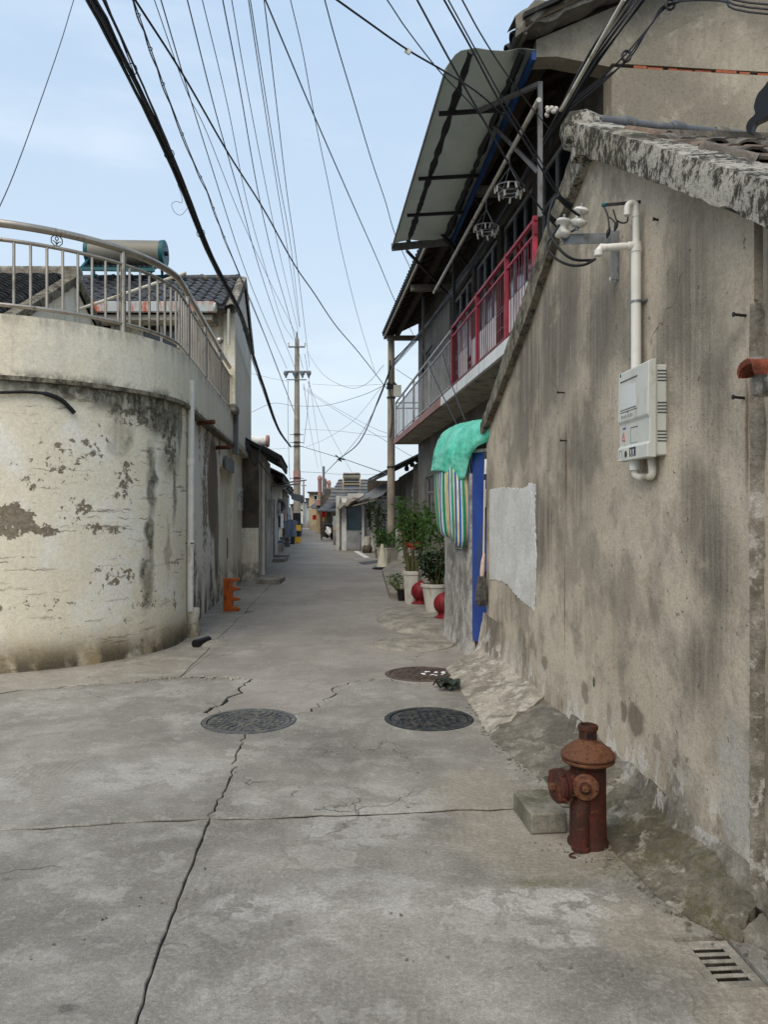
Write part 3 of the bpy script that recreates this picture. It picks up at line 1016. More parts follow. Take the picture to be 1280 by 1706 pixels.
MH = [(-1.037, 5.9, .35), (.35, 5.96, .335), (.374, 7.6, .352)]
drill([sl_c, sl_d, sl_e], MB().lathe([(MH[0][2] + .012, -.3), (MH[0][2] + .012, .3)], (MH[0][0], MH[0][1], 0), 40))
drill([sl_d, sl_e], MB().lathe([(MH[1][2] + .012, -.3), (MH[1][2] + .012, .3)], (MH[1][0], MH[1][1], 0), 40))
drill([sl_d, sl_e], MB().lathe([(MH[2][2] + .012, -.3), (MH[2][2] + .012, .3)], (MH[2][0], MH[2][1], 0), 40))
GR = (1.20, 2.745, .20, .30)
drill([sl_b], MB().box((GR[0], GR[1], 0), (GR[2] + .012, GR[3] + .012, .4), Matrix.Rotation(R(3.5), 3, 'Z')))


# cement haunch spalled along the broken edge in front of the curved wall
def rubble(name, path, mat, n, seed, size=.03):
    r = random.Random(seed)
    mb = MB()
    for _ in range(n):
        t = r.random() * (len(path) - 1)
        i = int(t)
        a, b_ = path[i], path[i + 1]
        x, y = a[0] + (b_[0] - a[0]) * (t - i) + r.gauss(0, .03), a[1] + (b_[1] - a[1]) * (t - i) + r.gauss(0, .03)
        s_ = size * r.uniform(.25, 1)
        rot = Matrix.Rotation(r.random() * 6, 3, 'Z') @ Matrix.Rotation(r.random() * .8, 3, 'X')
        mb.box((x, y, s_ * .15), (s_ * r.uniform(.6, 1.4), s_, s_ * .5), rot)
    o = mb.build(name, mat)
    o['kind'] = 'stuff'
    return o


ed = [g2(210, 1137), g2(300, 1129), g2(415, 1131)]
tag(rubble('concrete_crumbs', ed, M['apron'], 60, 3, .035), 'crumbled concrete bits along the broken edge by the curved wall', 'rubble')
tag(rubble('concrete_grit', [g2(870, 1400), g2(960, 1425), g2(1010, 1440), g2(1120, 1500)], M['berm_dark'], 60, 4, .010), 'grit and small crumbs on the ground around the hydrant', 'grit')
tag(rubble('street_grit', [g2(30, 1600), g2(320, 1480), g2(420, 1240), g2(700, 1260), g2(640, 1600), g2(1130, 1620)], M['berm_dark'], 50, 5, .012), 'scattered small grit on the near street slabs', 'grit')


# ------------------------------------------------------------------ manhole covers and drain
def manhole(name, label, x, y, r, mat, pattern, z=-.002, rot=0, ring=True):
    t = thing(name, label, 'manhole cover', (x, y, 0), 'manhole covers in the street')
    if ring:
        mb = MB()
        mb.lathe([(r + .006, -.11), (r + .006, z + .004), (r - .028, z + .004), (r - .030, z - .006), (r - .034, -.02)], (x, y, 0), 48, caps=False)
        mb.build('rim', mat, t, 40)
    mb = MB()
    rr = r - .036
    mb.lathe([(rr, -.05), (rr, z - .003), (rr - .004, z), (0.001, z)], (x, y, 0), 48, caps=False)
    cov = mb.build('lid', mat, t, 30)
    mb = MB()
    if pattern == 'grid':
        st = .052
        k = int(rr / st) + 1
        for i in range(-k, k + 1):
            for j in range(-k, k + 1):
                qx, qy = i * st, j * st
                if math.hypot(qx, qy) < rr - .045:
                    a = rot + ((i + j) % 2) * math.pi / 2
                    c_, s_ = math.cos(rot), math.sin(rot)
                    mb.box((x + qx * c_ - qy * s_, y + qx * s_ + qy * c_, z + .0035), (.036, .014, .007), Matrix.Rotation(a, 3, 'Z'))
    else:
        for q, m in ((rr - .05, 30), (rr - .09, 26), (rr - .13, 20), (rr - .17, 14), (rr - .21, 9)):
            for j in range(m):
                a = 2 * math.pi * (j + .3 * (m % 2)) / m
                mb.box((x + q * math.cos(a), y + q * math.sin(a), z + .0035), (.026, q * 6.28 / m * .62, .007), Matrix.Rotation(a, 3, 'Z'))
        mb.lathe([(.06, z - .001), (.06, z + .006), (.045, z + .006), (.045, z - .001)], (x, y, 0), 20, caps=False)
    o = mb.build('raised_pattern', mat, cov)
    o['kind'] = 'stuff'
    mb = MB()
    for a in (rot + .4, rot + 3.5):
        mb.box((x + (rr - .03) * math.cos(a), y + (rr - .03) * math.sin(a), z + .001), (.03, .012, .003), Matrix.Rotation(a, 3, 'Z'))
    mb.build('lifting_slot', M['black'], cov)
    return t


m1 = manhole('manhole_cover', 'worn grey patterned manhole cover on the cracked left slab', *MH[0], M['iron_grey'], 'ring')
m2 = manhole('manhole_cover', 'dark iron manhole cover nearest the hydrant', *MH[1], M['iron'], 'grid', rot=.1)
m3 = manhole('manhole_cover', 'brown iron manhole cover with pale splashes near the blue gate', *MH[2], M['iron_rust'], 'grid', rot=.5)
pr = random.Random(5)
for i in range(16):
    qx, qy = .40 + pr.uniform(-.02, .2), 7.6 + pr.uniform(-.1, .1)
    MB().lathe([(pr.uniform(.012, .026), 0), (.004, .0015)], (qx, qy, .0055), 7).build('paint_splash', M['white_paint'], m3)

t = thing('concrete_lid', 'round grey concrete lid set in the ground beside the pier', 'manhole cover', (.36, 9.35, 0), 'manhole covers in the street')
mb = MB()
prof = [(.50, -.02), (.49, .014), (.46, .022), (.20, .030), (.001, .032)]
mb.lathe(prof, (.36, 9.3, 0), 40, caps=False)
mb.build('lid', M['step'], t, 50)

# slotted drain
t = thing('drain_grate', 'sunken concrete drain grate with five dark slots at the kerb foot', 'drain grate', (GR[0], GR[1], 0))
rz = Matrix.Rotation(R(3.5), 3, 'Z')
mb = MB()
gx, gy, gw, gl = GR
zt = -.014


def gp(a, b_, z):
    return Vector((gx, gy, 0)) + rz @ Vector((a, b_, z))


slots = [(-.085 + k * .043) for k in range(5)]
xs0, xs1 = -.055, .062
mb.obox(gp(-gw / 2, -gl / 2, zt - .007), rz @ Vector((gw / 2 + xs0, 0, 0)), rz @ Vector((0, gl, 0)), (0, 0, .007))
mb.obox(gp(xs1, -gl / 2, zt - .007), rz @ Vector((gw / 2 - xs1, 0, 0)), rz @ Vector((0, gl, 0)), (0, 0, .007))
edges = [-gl / 2] + [q for s_ in slots for q in (s_ - .012, s_ + .012)] + [gl / 2]
for a, b_ in zip(edges[::2], edges[1::2]):
    mb.obox(gp(xs0 + .0005, a, zt - .0072), rz @ Vector((xs1 - xs0 - .001, 0, 0)), rz @ Vector((0, b_ - a, 0)), (0, 0, .007))
mb.build('grate', M['step'], t, bevel=.003)
mb = MB()
mb.obox(gp(-gw / 2, -gl / 2, -.115), rz @ Vector((gw, 0, 0)), rz @ Vector((0, gl, 0)), (0, 0, .004))
mb.build('silt', M['soil'], t)

# ------------------------------------------------------------------ rendered apron along the foot of the right wall
apron = structure(thing('wall_apron', 'sloping cement apron at the wall foot', 'apron', (1, 5, 0)))
del apron['label'], apron['category']
WC, WS = 1.63, -.064       # right wall plane X = WC + WS * Y


def wp(Y, out=0.0, z=0.0):
    return Vector((WC + WS * Y - out, Y + WS * out, z))


edge_px = [(772, 1138), (792, 1175), (806, 1210), (822, 1238), (866, 1272), (905, 1300), (960, 1352), (1012, 1408), (1052, 1452), (1100, 1500), (1150, 1534), (1185, 1550), (1222, 1566), (1245, 1574), (1300, 1616), (1420, 1740)]
edge = [G(*q) for q in edge_px]
edge.sort(key=lambda v: v.y)


def edge_x(Y):
    if Y <= edge[0].y:
        return edge[0].x
    for a, b_ in zip(edge, edge[1:]):
        if a.y <= Y <= b_.y:
            return a.x + (b_.x - a.x) * (Y - a.y) / (b_.y - a.y)
    return edge[-1].x


def berm_piece(name, y0, y1, mat, zw, lift, seed, e0=0.0, e1=0.0, inner=0.0, nu=80, nv=36, slant=0.0, rough=.016):
    rows = []
    for i in range(nu + 1):
        row = []
        for j in range(nv + 1):
            v = j / nv
            Y = y0 + (y1 - y0) * i / nu + slant * (v - .5) + .02 * mnoise.noise(Vector((v * 5, seed, 3 + i * .0)))
            xe = edge_x(Y) + .03 * mnoise.noise(Vector((Y * 6, seed, 0))) + .014 * mnoise.noise(Vector((Y * 21, seed, 4))) + (e0 * (1 - i / nu) + e1 * i / nu)
            xw = WC + WS * Y + .03 - inner
            x = xe + (xw - xe) * v
            prof = (v ** 1.05) * zw * (1 + .25 * mnoise.noise(Vector((Y * 1.7, seed, 5))))
            z = prof + lift * min(1, v * 8) + rough * mnoise.fractal(Vector((x * 9, Y * 9, seed)), 1.0, 2.0, 4) * min(1, v * 5) + .005 * mnoise.noise(Vector((x * 38, Y * 38, seed))) + .0025 * mnoise.noise(Vector((x * 90, Y * 90, seed)))
            if j == 0:
                z = -.03
            row.append((x, Y, z))
        rows.append(row)
    mb = MB()
    mb.sheet(rows, lambda p: Vector((0, 0, -.12)))
    return mb.build(name, mat, apron, 50)


berm_piece('apron_slab', 5.75, 8.1, M['berm_light'], .17, .012, 1, -.0, -.12, slant=.5, rough=.026)
berm_piece('apron_slab', 4.62, 5.95, M['berm_dark'], .15, .006, 2, 0, 0, slant=.35)
berm_piece('apron_slab', 2.905, 4.66, M['berm_moss'], .15, .008, 3, 0, 0, slant=.1, rough=.022)
berm_piece('apron_slab', 1.2, 2.89, M['berm_dark'], .13, .004, 4, .07, .03, slant=.0)
toe = [(edge_x(2.6 + .1 * k) - .012, 2.6 + .1 * k) for k in range(50)]
tag(rubble('kerb_grit', toe, M['berm_dark'], 260, 14, .02), 'grit and crumbs lying along the toe of the cement apron', 'grit')
# pale cement fillet smeared along the wall foot
rows = []
for i in range(60):
    Y = 2.4 + 2.9 * i / 59
    f = .5 + .5 * mnoise.noise(Vector((Y * 4, 9, 1)))
    row = []
    for j in range(6):
        v = j / 5
        out = (.0 + .085 * f) * (1 - v) - .004 + .008 * f
        z = .10 + .17 * v * (.25 + .9 * f) + .012 * mnoise.noise(Vector((Y * 14, v * 4, 2)))
        row.append(wp(Y, out, z))
    rows.append(row)
mb = MB()
mb.sheet(rows, (.06, 0, -.08))
mb.build('wall_foot_fillet', M['fillet'], apron, 50)
# crumbling render toe at the house corner
mb = MB()
rows = []
for i in range(13):
    a = i / 12
    Y = 7.55 + .9 * a
    row = []
    for j in range(7):
        v = j / 6
        row.append(wp(Y, (.16 * (1 - v) ** 1.6) * (.6 + .5 * mnoise.noise(Vector((Y * 5, v * 3, 8)))) + .004, .0 + .50 * v))
    rows.append(row)
mb.sheet(rows, (.1, 0, 0))
mb.build('wall_foot_fillet', M['plaster_b'], apron, 60)

# steps and humps by the plant pots
mb = MB()
cx, cy = .62, 11.6
rows = []
for i in range(9):
    q = i / 8
    row = []
    for j in range(33):
        a = 2 * math.pi * j / 32
        wob = 1 + .08 * mnoise.noise(Vector((math.cos(a) * 2, math.sin(a) * 2, 4)))
        rr_ = (1 - q) * wob
        row.append((cx + .80 * rr_ * math.cos(a), cy + 1.75 * rr_ * math.sin(a), -.03 + .10 * min(1, q * 3.5) ** .6))
    rows.append(row)
mb.sheet(rows)
structure(mb.build('concrete_hump', M['step'], None, 50))
mb = MB()
mb.prism([(.10, 14.2, -.02), (3.2, 14.0, -.02), (3.2, 24.6, -.02), (.35, 24.6, -.02), (-.05, 20.0, -.02)], (0, 0, .13))
structure(mb.build('house_terrace', M['step'], None, bevel=.015))
# painted bay lines and tar patch on the far right
for (a, b_, wd) in (((593, 918), (612, 929), .10), ((566, 905), (585, 916), .10), ((590, 931), (655, 931), .06)):
    p0, p1 = G(*a, z=.004), G(*b_, z=.004)
    mb = MB()
    d = (p1 - p0).normalized().cross(Vector((0, 0, 1))) * wd
    mb.add([p0 - d, p0 + d, p1 + d, p1 - d], [(0, 1, 2, 3)])
    structure(mb.build('road_marking', M['white_paint']))
mb = MB()
mb.prism([G(596, 937, .002), G(632, 933, .002), G(640, 936, .002), G(606, 941, .002)], (0, 0, .004))
structure(mb.build('tar_patch', M['asphalt_sheet']))
# ------------------------------------------------------------------ near right: rendered gable house
VC = 1.51        # verge front plane
def vplane(px, py):
    return plane_pt(px, py, VC, WS)


house = thing('plaster_house', 'low tan rendered house with streaked gable wall along the right of the lane', 'house', (2.5, 5.3, 0))
peakY, peakZ = 4.87, 4.06
# underside line of the verge (Y, z)
low = [(1.9, 2.10), (2.60, 2.50), (2.98, 2.745), (3.515, 3.055), (4.2, 3.46), (4.86, 3.84), (5.35, 3.68), (5.9, 3.42), (6.4, 3.17), (7.0, 2.93), (7.6, 2.69), (8.1, 2.50), (8.25, 2.44)]
hi = [(1.75, 2.19), (2.68, 2.752), (3.33, 3.146), (4.87, 4.07), (5.91, 3.65), (6.28, 3.45), (6.58, 3.31), (7.06, 3.12), (7.38, 2.95), (7.8, 2.76), (8.3, 2.55)]


def interp(tab, x):
    if x <= tab[0][0]:
        return tab[0][1]
    for (a, b_), (c, d) in zip(tab, tab[1:]):
        if a <= x <= c:
            return b_ + (d - b_) * (x - a) / (c - a)
    return tab[-1][1]


# gable wall as a fine sheet so that the render is not dead flat
rows = []
nY, nZ = 70, 44
for i in range(nY + 1):
    Y = 2.985 + (8.25 - 2.985) * i / nY
    zt = interp(low, Y) + .12
    row = []
    for j in range(nZ + 1):
        z = -.05 + (zt + .05) * j / nZ
        o = .003 * mnoise.noise(Vector((Y * .9, z * .9, 3))) + .0015 * mnoise.noise(Vector((Y * 3, z * 3, 6)))
        row.append(wp(Y, o, z))
    rows.append(row)
mb = MB()
mb.sheet(rows, (.24, 0, 0))
wall = mb.build('gable_wall', M['plaster'], house, 40)
# far side wall and body behind
mb = MB()
mb.obox(wp(8.0, -.25), (4.2, .27, 0), (0, .24, 0), (0, 0, 2.4))
mb.obox(wp(2.2, -.25), (4.2, .27, 0), (0, .22, 0), (0, 0, 2.3))
mb.build('side_wall', M['plaster_b'], house)

# verge band
def verge(seg, name, k_out=1.0, k_r=1.0):
    rows = []
    n = 90
    y0, y1 = seg
    for i in range(n + 1):
        Y = y0 + (y1 - y0) * i / n
        zl, zh = interp(low, Y + .05) - .0, interp(hi, Y)
        wob = lambda k: mnoise.fractal(Vector((Y * 7, k, 2)), 1.0, 2.0, 3)
        zl += .014 * wob(1)
        ring = []
        for (o, z) in ((-.05, zl + .0), (.06, zl - .002), (.124, zl + .002), (.126, zl + .35 * (zh - zl)), (.126, zl + .7 * (zh - zl)), (.118, zh - .004), (.0, zh + .008), (-.12, zh + .0)):
            o2 = (o * k_out if o > 0 else o) + .006 * mnoise.noise(Vector((Y * 11, z * 11, o * 9)))
            ring.append(wp(Y, o2, z + .008 * mnoise.noise(Vector((Y * 16, z * 5, o)))))
        rows.append(ring)
    mb = MB()
    mb.sheet(rows)
    nc = len(rows[0])
    a = len(mb.v) - nc
    mb.f.append(tuple(range(nc)))
    mb.f.append(tuple(range(a, a + nc)))
    return mb.build(name, M['verge'], house, 35)


verge((2.58, 4.90), 'verge')
verge((4.86, 8.28), 'verge', .5)
# ridge end cap lump
mb = MB()
mb.lathe([(.02, -.10), (.10, -.08), (.13, .02), (.11, .12), (.03, .16)], wp(4.90, .03, 4.02), 12, axis=(-1, .1, .12))
mb.build('ridge_end', M['verge'], house, 60)

# roof decks
dx = Vector((1, .064, 0))


def rp(Y, s_, lift=0.0):
    """On the roof: s_ metres back from the verge along the ridge direction."""
    return wp(Y, .0, interp(hi, Y) + lift) + dx * s_


mb = MB()
mb.sheet([[rp(y, -.02, -.15) for y in (1.75, 2.68, 3.33, 4.87)], [rp(y, 4.4, -.15) for y in (1.75, 2.68, 3.33, 4.87)]], (0, 0, -.05))
mb.build('roof_deck', M['tile_grey'], house)
mb = MB()
mb.sheet([[rp(y, -.02, -.03) for y in (4.87, 5.91, 6.58, 7.38, 8.3)], [rp(y, 4.4, -.03) for y in (4.87, 5.91, 6.58, 7.38, 8.3)]], (0, 0, -.06))
mb.build('roof_deck', M['tile_grey'], house)


def barrel(wd, ln, ht, th=.014, n=7, flare=.0):
    """Curved clay tile: runs along +Y (local), crown up."""
    rows = []
    for k in range(2):
        row = []
        for i in range(n + 1):
            a = math.pi * i / n
            s_ = 1 + (flare if k == 0 else 0)
            row.append(Vector((-wd / 2 * math.cos(a) * s_, ln * (k - .5), ht * math.sin(a) * s_)))
        rows.append(row)
    return MB().sheet(rows, (0, 0, -th))


slope = math.atan2(4.07 - 2.752, 4.87 - 2.68)
tm = {k: barrel(.165, .26, .062, flare=.12).mesh('tile', M[k], 50) for k in ('tile_grey', 'tile_brown', 'tile_red')}
tr_ = random.Random(11)
n_rows, n_cols = 13, 9
for c_ in range(n_cols):
    for r_ in range(n_rows):
        Y = 2.30 + r_ * .195
        if Y > 4.85:
            continue
        k = tr_.choice(['tile_grey', 'tile_grey', 'tile_brown'])
        if c_ in (1, 2) and r_ in (2, 3):
            k = 'tile_red'
        q = rp(Y, .16 + c_ * .185 + tr_.uniform(-.008, .008), -.118 + (.012 if r_ % 2 else 0))
        mt = Matrix.Translation(q) @ Matrix.Rotation(R(3.6) + tr_.uniform(-.05, .05), 4, 'Z') @ Matrix.Rotation(slope - .06 + tr_.uniform(-.02, .02), 4, 'X')
        new('roof_tile', tm[k], house, mt)
# slipped tiles by the verge
for (Y, s_, k, az) in ((3.85, .08, 'tile_brown', .5), (4.1, .05, 'tile_grey', -.6), (4.4, .1, 'tile_brown', .9), (3.55, .12, 'tile_grey', 1.2)):
    mt = Matrix.Translation(rp(Y, s_ + .06, -.06)) @ Matrix.Rotation(az, 4, 'Z') @ Matrix.Rotation(slope - .1, 4, 'X')
    new('roof_tile', tm[k], house, mt)
# ragged shards and white mortar
mb = MB()
mb.sheet([[rp(2.6 + i * .115, s_, -.02 + .03 * mnoise.noise(Vector((i * .7, s_ * 9, 4)))) for s_ in (-.10, -.04, .04)] for i in range(20)], (0, 0, -.06))
mb.build('verge_mortar', M['fillet'], house, 60)

# cement patch
out_px = [(815, 816), (838, 812), (868, 815), (884, 806), (891, 808), (890, 870), (893, 930), (889, 1016), (872, 1004), (858, 990), (846, 975), (836, 968), (815, 965)]
pts = [plane_pt(px, py, WC - .012, WS) for px, py in out_px]
pl = [(p.y, p.z) for p in pts]
pl = jag(pl + [pl[0]], .006, .025, 21)[:-1]
mb = MB()
mb.prism([wp(y, -.05, z) for y, z in pl], (-.0565, 0, 0))
mb.build('cement_patch', M['cement_patch'], house)
# vertical cement seam where the next wall butts on
mb = MB()
rows = []
for i in range(50):
    z = .05 + 2.35 * i / 49
    o = mnoise.noise(Vector((z * 3, 2, 2)))
    wd = .022 + .014 * mnoise.noise(Vector((z * 5, 1, 7)))
    yc = 2.965 + .012 * o
    rows.append([wp(yc - wd, .012, z), wp(yc, .030 + .006 * mnoise.noise(Vector((z * 20, 3, 3))), z), wp(yc + wd, .012, z)])
mb.sheet(rows, (.04, 0, 0))
mb.build('cement_seam', M['fillet'], house, 60)
# nails and pegs
for (px, py, ln) in ((1243, 527, .05), (1240, 664, .045), (941, 655, .05), (944, 735, .04), (1096, 368, .02)):
    q = plane_pt(px, py, WC, WS)
    mb = MB()
    mb.tube([q + Vector((.02, 0, 0)), q + Vector((-ln, -.01, .004))], .006, 6)
    mb.lathe([(.010, 0), (.010, .006)], q + Vector((-ln, -.01, .004)), 7, axis=(-1, 0, 0))
    mb.build('wall_peg', M['steel_dark'], house)

# ------------------------------------------------------------------ neighbour wall at the right edge
nb = thing('brown_wall', 'brown rendered wall strip with doorway at the right edge beside the tan house', 'wall', wp(2.4, -.1))
mb = MB()
mb.obox(wp(2.955, -.018, -.05), wp(1.2) - wp(2.955), (.25, 0, 0), (0, 0, 2.02))
mb.obox(wp(2.955, -.018, 1.97), wp(2.90) - wp(2.955), (.25, 0, 0), (0, 0, .75))
mb.build('wall_face', M['plaster_b'], nb)
mb = MB()
mb.obox(wp(2.90, -.10, 1.975), wp(1.2) - wp(2.90), (.03, 0, 0), (0, 0, .74))
mb.build('recessed_board', M['steel_dark'], nb)
mb = MB()
for z in (2.0, 2.68):
    mb.obox(wp(2.895, -.07, z), wp(1.2) - wp(2.895), (.03, 0, 0), (0, 0, .03))
mb.build('board_frame', M['wood_dark'], nb)
# orange tile nose
mb = MB()
rows = []
q0 = P(1262, 608, 2.72)
for i in range(10):
    t_ = i / 9
    row = []
    for j in range(11):
        a = math.pi * (j / 10) * 1.05
        rr_ = .040 * (1 - .1 * t_)
        x = q0.x - .045 + .28 * t_
        row.append((x, q0.y + rr_ * 1.5 * math.cos(a) + .10 * t_, q0.z - .02 + rr_ * math.sin(a) * .95 + .035 * t_ + .008 * mnoise.noise(Vector((t_ * 4, j * .4, 1)))))
    rows.append(row)
mb.sheet(rows, lambda p: Vector((.006, 0, -.018)))
tag(mb.build('eave_tile', M['tile_red'], None, 50), 'orange curved clay tile jutting out at the right edge', 'roof tile')
mb = MB()
mb.obox(q0 + Vector((.02, -.09, -.10)), (.26, 0, 0), (0, .2, 0), (0, 0, .085))
mb.build('tile_bed', M['fillet'], nb, bevel=.02)
# black sheet hanging from the roof at the right edge
out_px = [(1285, 128), (1272, 146), (1262, 158), (1256, 178), (1258, 190), (1248, 200), (1243, 212), (1246, 222), (1252, 220), (1258, 206), (1270, 200), (1285, 192), (1300, 190), (1300, 120)]
mb = MB()
op = [P(px, py, 2.55 + .0006 * (px - 1240)) for px, py in out_px]
mb.prism(spline(op + [op[0]], 3)[:-1], (.035, .05, .015))
bsh = mb.build('black_sheet', M['black_sheet'], None, bevel=.012, seg=3)
tag(bsh, 'black curled rubber flap hanging in at the upper right edge', 'sheet')

# ------------------------------------------------------------------ grey drain pipe on the ridge
t = thing('drain_pipe', 'grey plastic drain pipe lying on the ridge behind the lime-washed verge', 'pipe', wp(4.9, -.3, 4.0))
a0, a1 = P(968, 200, 5.02), P(1330, 236, 5.55)
mb = MB()
mb.tube([a0, a0.lerp(a1, .18), a0.lerp(a1, .2), a1], [.040, .040, .034, .034], 12)
mb.build('pipe', M['pvc_grey'], t, 40)
for f in (.20, .42, .62):
    q = a0.lerp(a1, f)
    d = (a1 - a0).normalized()
    mb = MB()
    mb.tube([q - d * .05, q - d * .03 + Vector((0, 0, .006)), q + d * .03, q + d * .06], [.040, .05, .048, .038], 9)
    mb.build('joint_wrap', M['berm_dark'] if f == .62 else M['pvc_grey'], t, 50)

# ------------------------------------------------------------------ meter box
t = thing('meter_box', 'pale grey plastic electricity meter box on the tan gable wall', 'meter box', wp(3.96, .05, 1.87))
bx0, bx1, bz0, bz1, dep = 4.16, 3.77, 1.875, 2.352, .088


def bp(u, o, z):
    return wp(bx0 + (bx1 - bx0) * u, o, z)


uvec = wp(bx1) - wp(bx0)
mb = MB()
mb.obox(bp(.02, -.005, bz0 + .004), uvec * .965, (-.060, 0, 0), (0, 0, bz1 - bz0 - .03))
mb.build('case', M['box'], t, bevel=.008, seg=3)
mb = MB()
prof = [(bz0 - .006, .100), (bz0 + .062, .100), (bz0 + .072, dep), (bz0 + .190, dep), (bz0 + .206, dep + .010), (bz1 - .012, dep + .006), (bz1, dep - .016), (bz1, .0535), (bz0 - .006, .0535)]
mb.prism([bp(-.01, o, z) for z, o in prof], uvec * 1.02)
cov = mb.build('cover', M['box'], t, bevel=.005, seg=3)
mb = MB()
mb.obox(bp(.12, dep + .0085, bz0 + .268), uvec * .50, (-.002, 0, 0), (0, 0, .118))
mb.build('window', M['box_win'], cov)


def slit(u0, u1, z, h_=.004, mat='slot', nm='groove', o=.0095):
    mb = MB()
    mb.obox(bp(u0, dep + o - .004, z), uvec * (u1 - u0), (-.0045, 0, 0), (0, 0, h_))
    mb.build(nm, M[mat], cov)


slit(.08, .66, bz1 - .062)
slit(.08, .62, bz0 + .262, .003)
slit(.07, .66, bz0 + .250)
slit(.32, .36, bz0 + .244, .006)
for i, u in enumerate((.12, .17, .22, .27, .34, .39, .44, .49)):
    slit(u, u + .032, bz0 + .218, .016 if i % 3 else .019, 'ink_grey', 'lettering', .0100)
slit(.40, .64, bz0 + .160, .004, 'slot', 'hatch_line', .0005)
slit(.385, .40, bz0 + .085, .078, 'ink_grey', 'hatch_line', .0005)
slit(.40, .62, bz0 + .082, .003, 'ink_grey', 'hatch_line', .0005)
slit(.12, .22, bz0 + .163, .010, 'ink_blue', 'lettering', .0006)
mb = MB()
for a, b_ in (((.09, .108), (.20, .108)), ((.09, .108), (.145, .150)), ((.20, .108), (.145, .150))):
    mb.bar(bp(a[0], dep + .001, bz0 + a[1]), bp(b_[0], dep + .001, bz0 + b_[1]), .0032, .0032)
mb.bar(bp(.145, dep + .001, bz0 + .116), bp(.145, dep + .001, bz0 + .134), .003, .003)
mb.build('warning_triangle', M['ink_red'], cov)
slit(.08, .21, bz0 + .099, .003, 'ink_red', 'lettering', .0006)
slit(.43, .64, bz0 + .012, .046, 'ink_navy', 'maker_plate', .0125)
slit(.47, .50, bz0 + .022, .026, 'box', 'lettering', .0132)
slit(.55, .58, bz0 + .022, .026, 'box', 'lettering', .0132)
slit(.47, .60, bz0 + .0155, .003, 'box', 'lettering', .0132)
mb = MB()
mb.lathe([(.018, 0), (.018, .002)], bp(.30, .1002, bz0 + .028), 14, axis=(-1, 0, 0))
mb.build('lock_hole', M['slot'], cov)
mb = MB()
mb.lathe([(.010, 0), (.009, .002)], bp(.07, dep + .006, bz1 - .022), 10, axis=(-1, 0, 0))
mb.build('emblem', M['teal'], cov)
mb = MB()
mb.bar(bp(.06, .1005, bz0 + .010), bp(.06, .1005, bz0 + .05), .003, .003)
mb.bar(bp(.16, .1005, bz0 + .010), bp(.16, .1005, bz0 + .05), .003, .003)
mb.bar(bp(.06, .1005, bz0 + .05), bp(.16, .1005, bz0 + .05), .003, .003)
mb.build('latch', M['ink_grey'], cov)
for g_, zc in enumerate((bz1 - .105, bz0 + .215, bz0 + .075)):
    for k in range(4):
        mb = MB()
        z = zc + .045 - k * .016
        mb.obox(bp(.986, -.002, z), uvec * .004, (-.046, 0, 0), (0, 0, .0055))
        mb.build('vent_slot', M['slot'], t)
mb = MB()
mb.tube(spline([bp(.30, .05, bz0 + .02), bp(.30, .05, bz0 - .05), bp(.31, .05, bz0 - .080), bp(.42, .04, bz0 - .095), bp(.62, .03, bz0 - .095), bp(.72, .03, bz0 - .09), bp(.74, .03, bz0 - .06), bp(.68, .03, bz0 + .02)], 5), .019, 12)
mb.build('cable_loop', M['pvc_dirty'], t, 50)
mb = MB()
mb.tube([bp(.30, .05, bz0 + .0), bp(.30, .05, bz0 - .055)], .030, 14)
mb.build('gland', M['pvc'], t, 40)

# ------------------------------------------------------------------ conduit
t = thing('conduit', 'white plastic conduit with elbows running up from the meter box', 'conduit', wp(4.07, .04, 2.35))
cy_ = 4.05
mb = MB()
mb.tube([wp(cy_, .042, 2.33), wp(cy_, .042, 3.02)], .026, 14)
mb.build('riser', M['pvc'], t, 40)
mb = MB()
mb.tube(spline([wp(cy_, .042, 2.98), wp(cy_, .042, 3.18), wp(cy_, .045, 3.215), wp(cy_, .065, 3.225), wp(cy_, .085, 3.21), wp(cy_, .090, 3.16)], 5), .018, 14)
mb.build('gooseneck', M['pvc'], t, 40)
mb = MB()
mb.tube(spline([wp(cy_, .042, 3.0), wp(cy_, .13, 2.995), wp(cy_, .215, 2.985), wp(cy_, .238, 2.975), wp(cy_, .244, 2.95)], 5), .019, 14)
mb.build('branch', M['pvc'], t, 40)
for q, ax, r_ in ((wp(cy_, .042, 2.965), (0, 0, 1), .030), (wp(cy_, .042, 3.15), (0, 0, 1), .021), (wp(cy_, .055, 2.999), (-1, 0, 0), .023), (wp(cy_, .205, 2.986), (-1, 0, 0), .022), (wp(cy_, .244, 2.942), (0, 0, 1), .022)):
    mb = MB()
    mb.lathe([(r_ - .003, 0), (r_, .003), (r_, .03), (r_ - .003, .033)], q, 14, axis=ax)
    mb.build('collar', M['pvc'], t, 40)
mb = MB()
mb.lathe([(.029, 0), (.029, .012)], wp(cy_, .042, 2.70), 14)
mb.obox(wp(cy_ + .045, .0, 2.70), (-.012, 0, 0), wp(cy_ - .05) - wp(cy_ + .05), (0, 0, .012))
mb.build('clip', M['galv'], t)

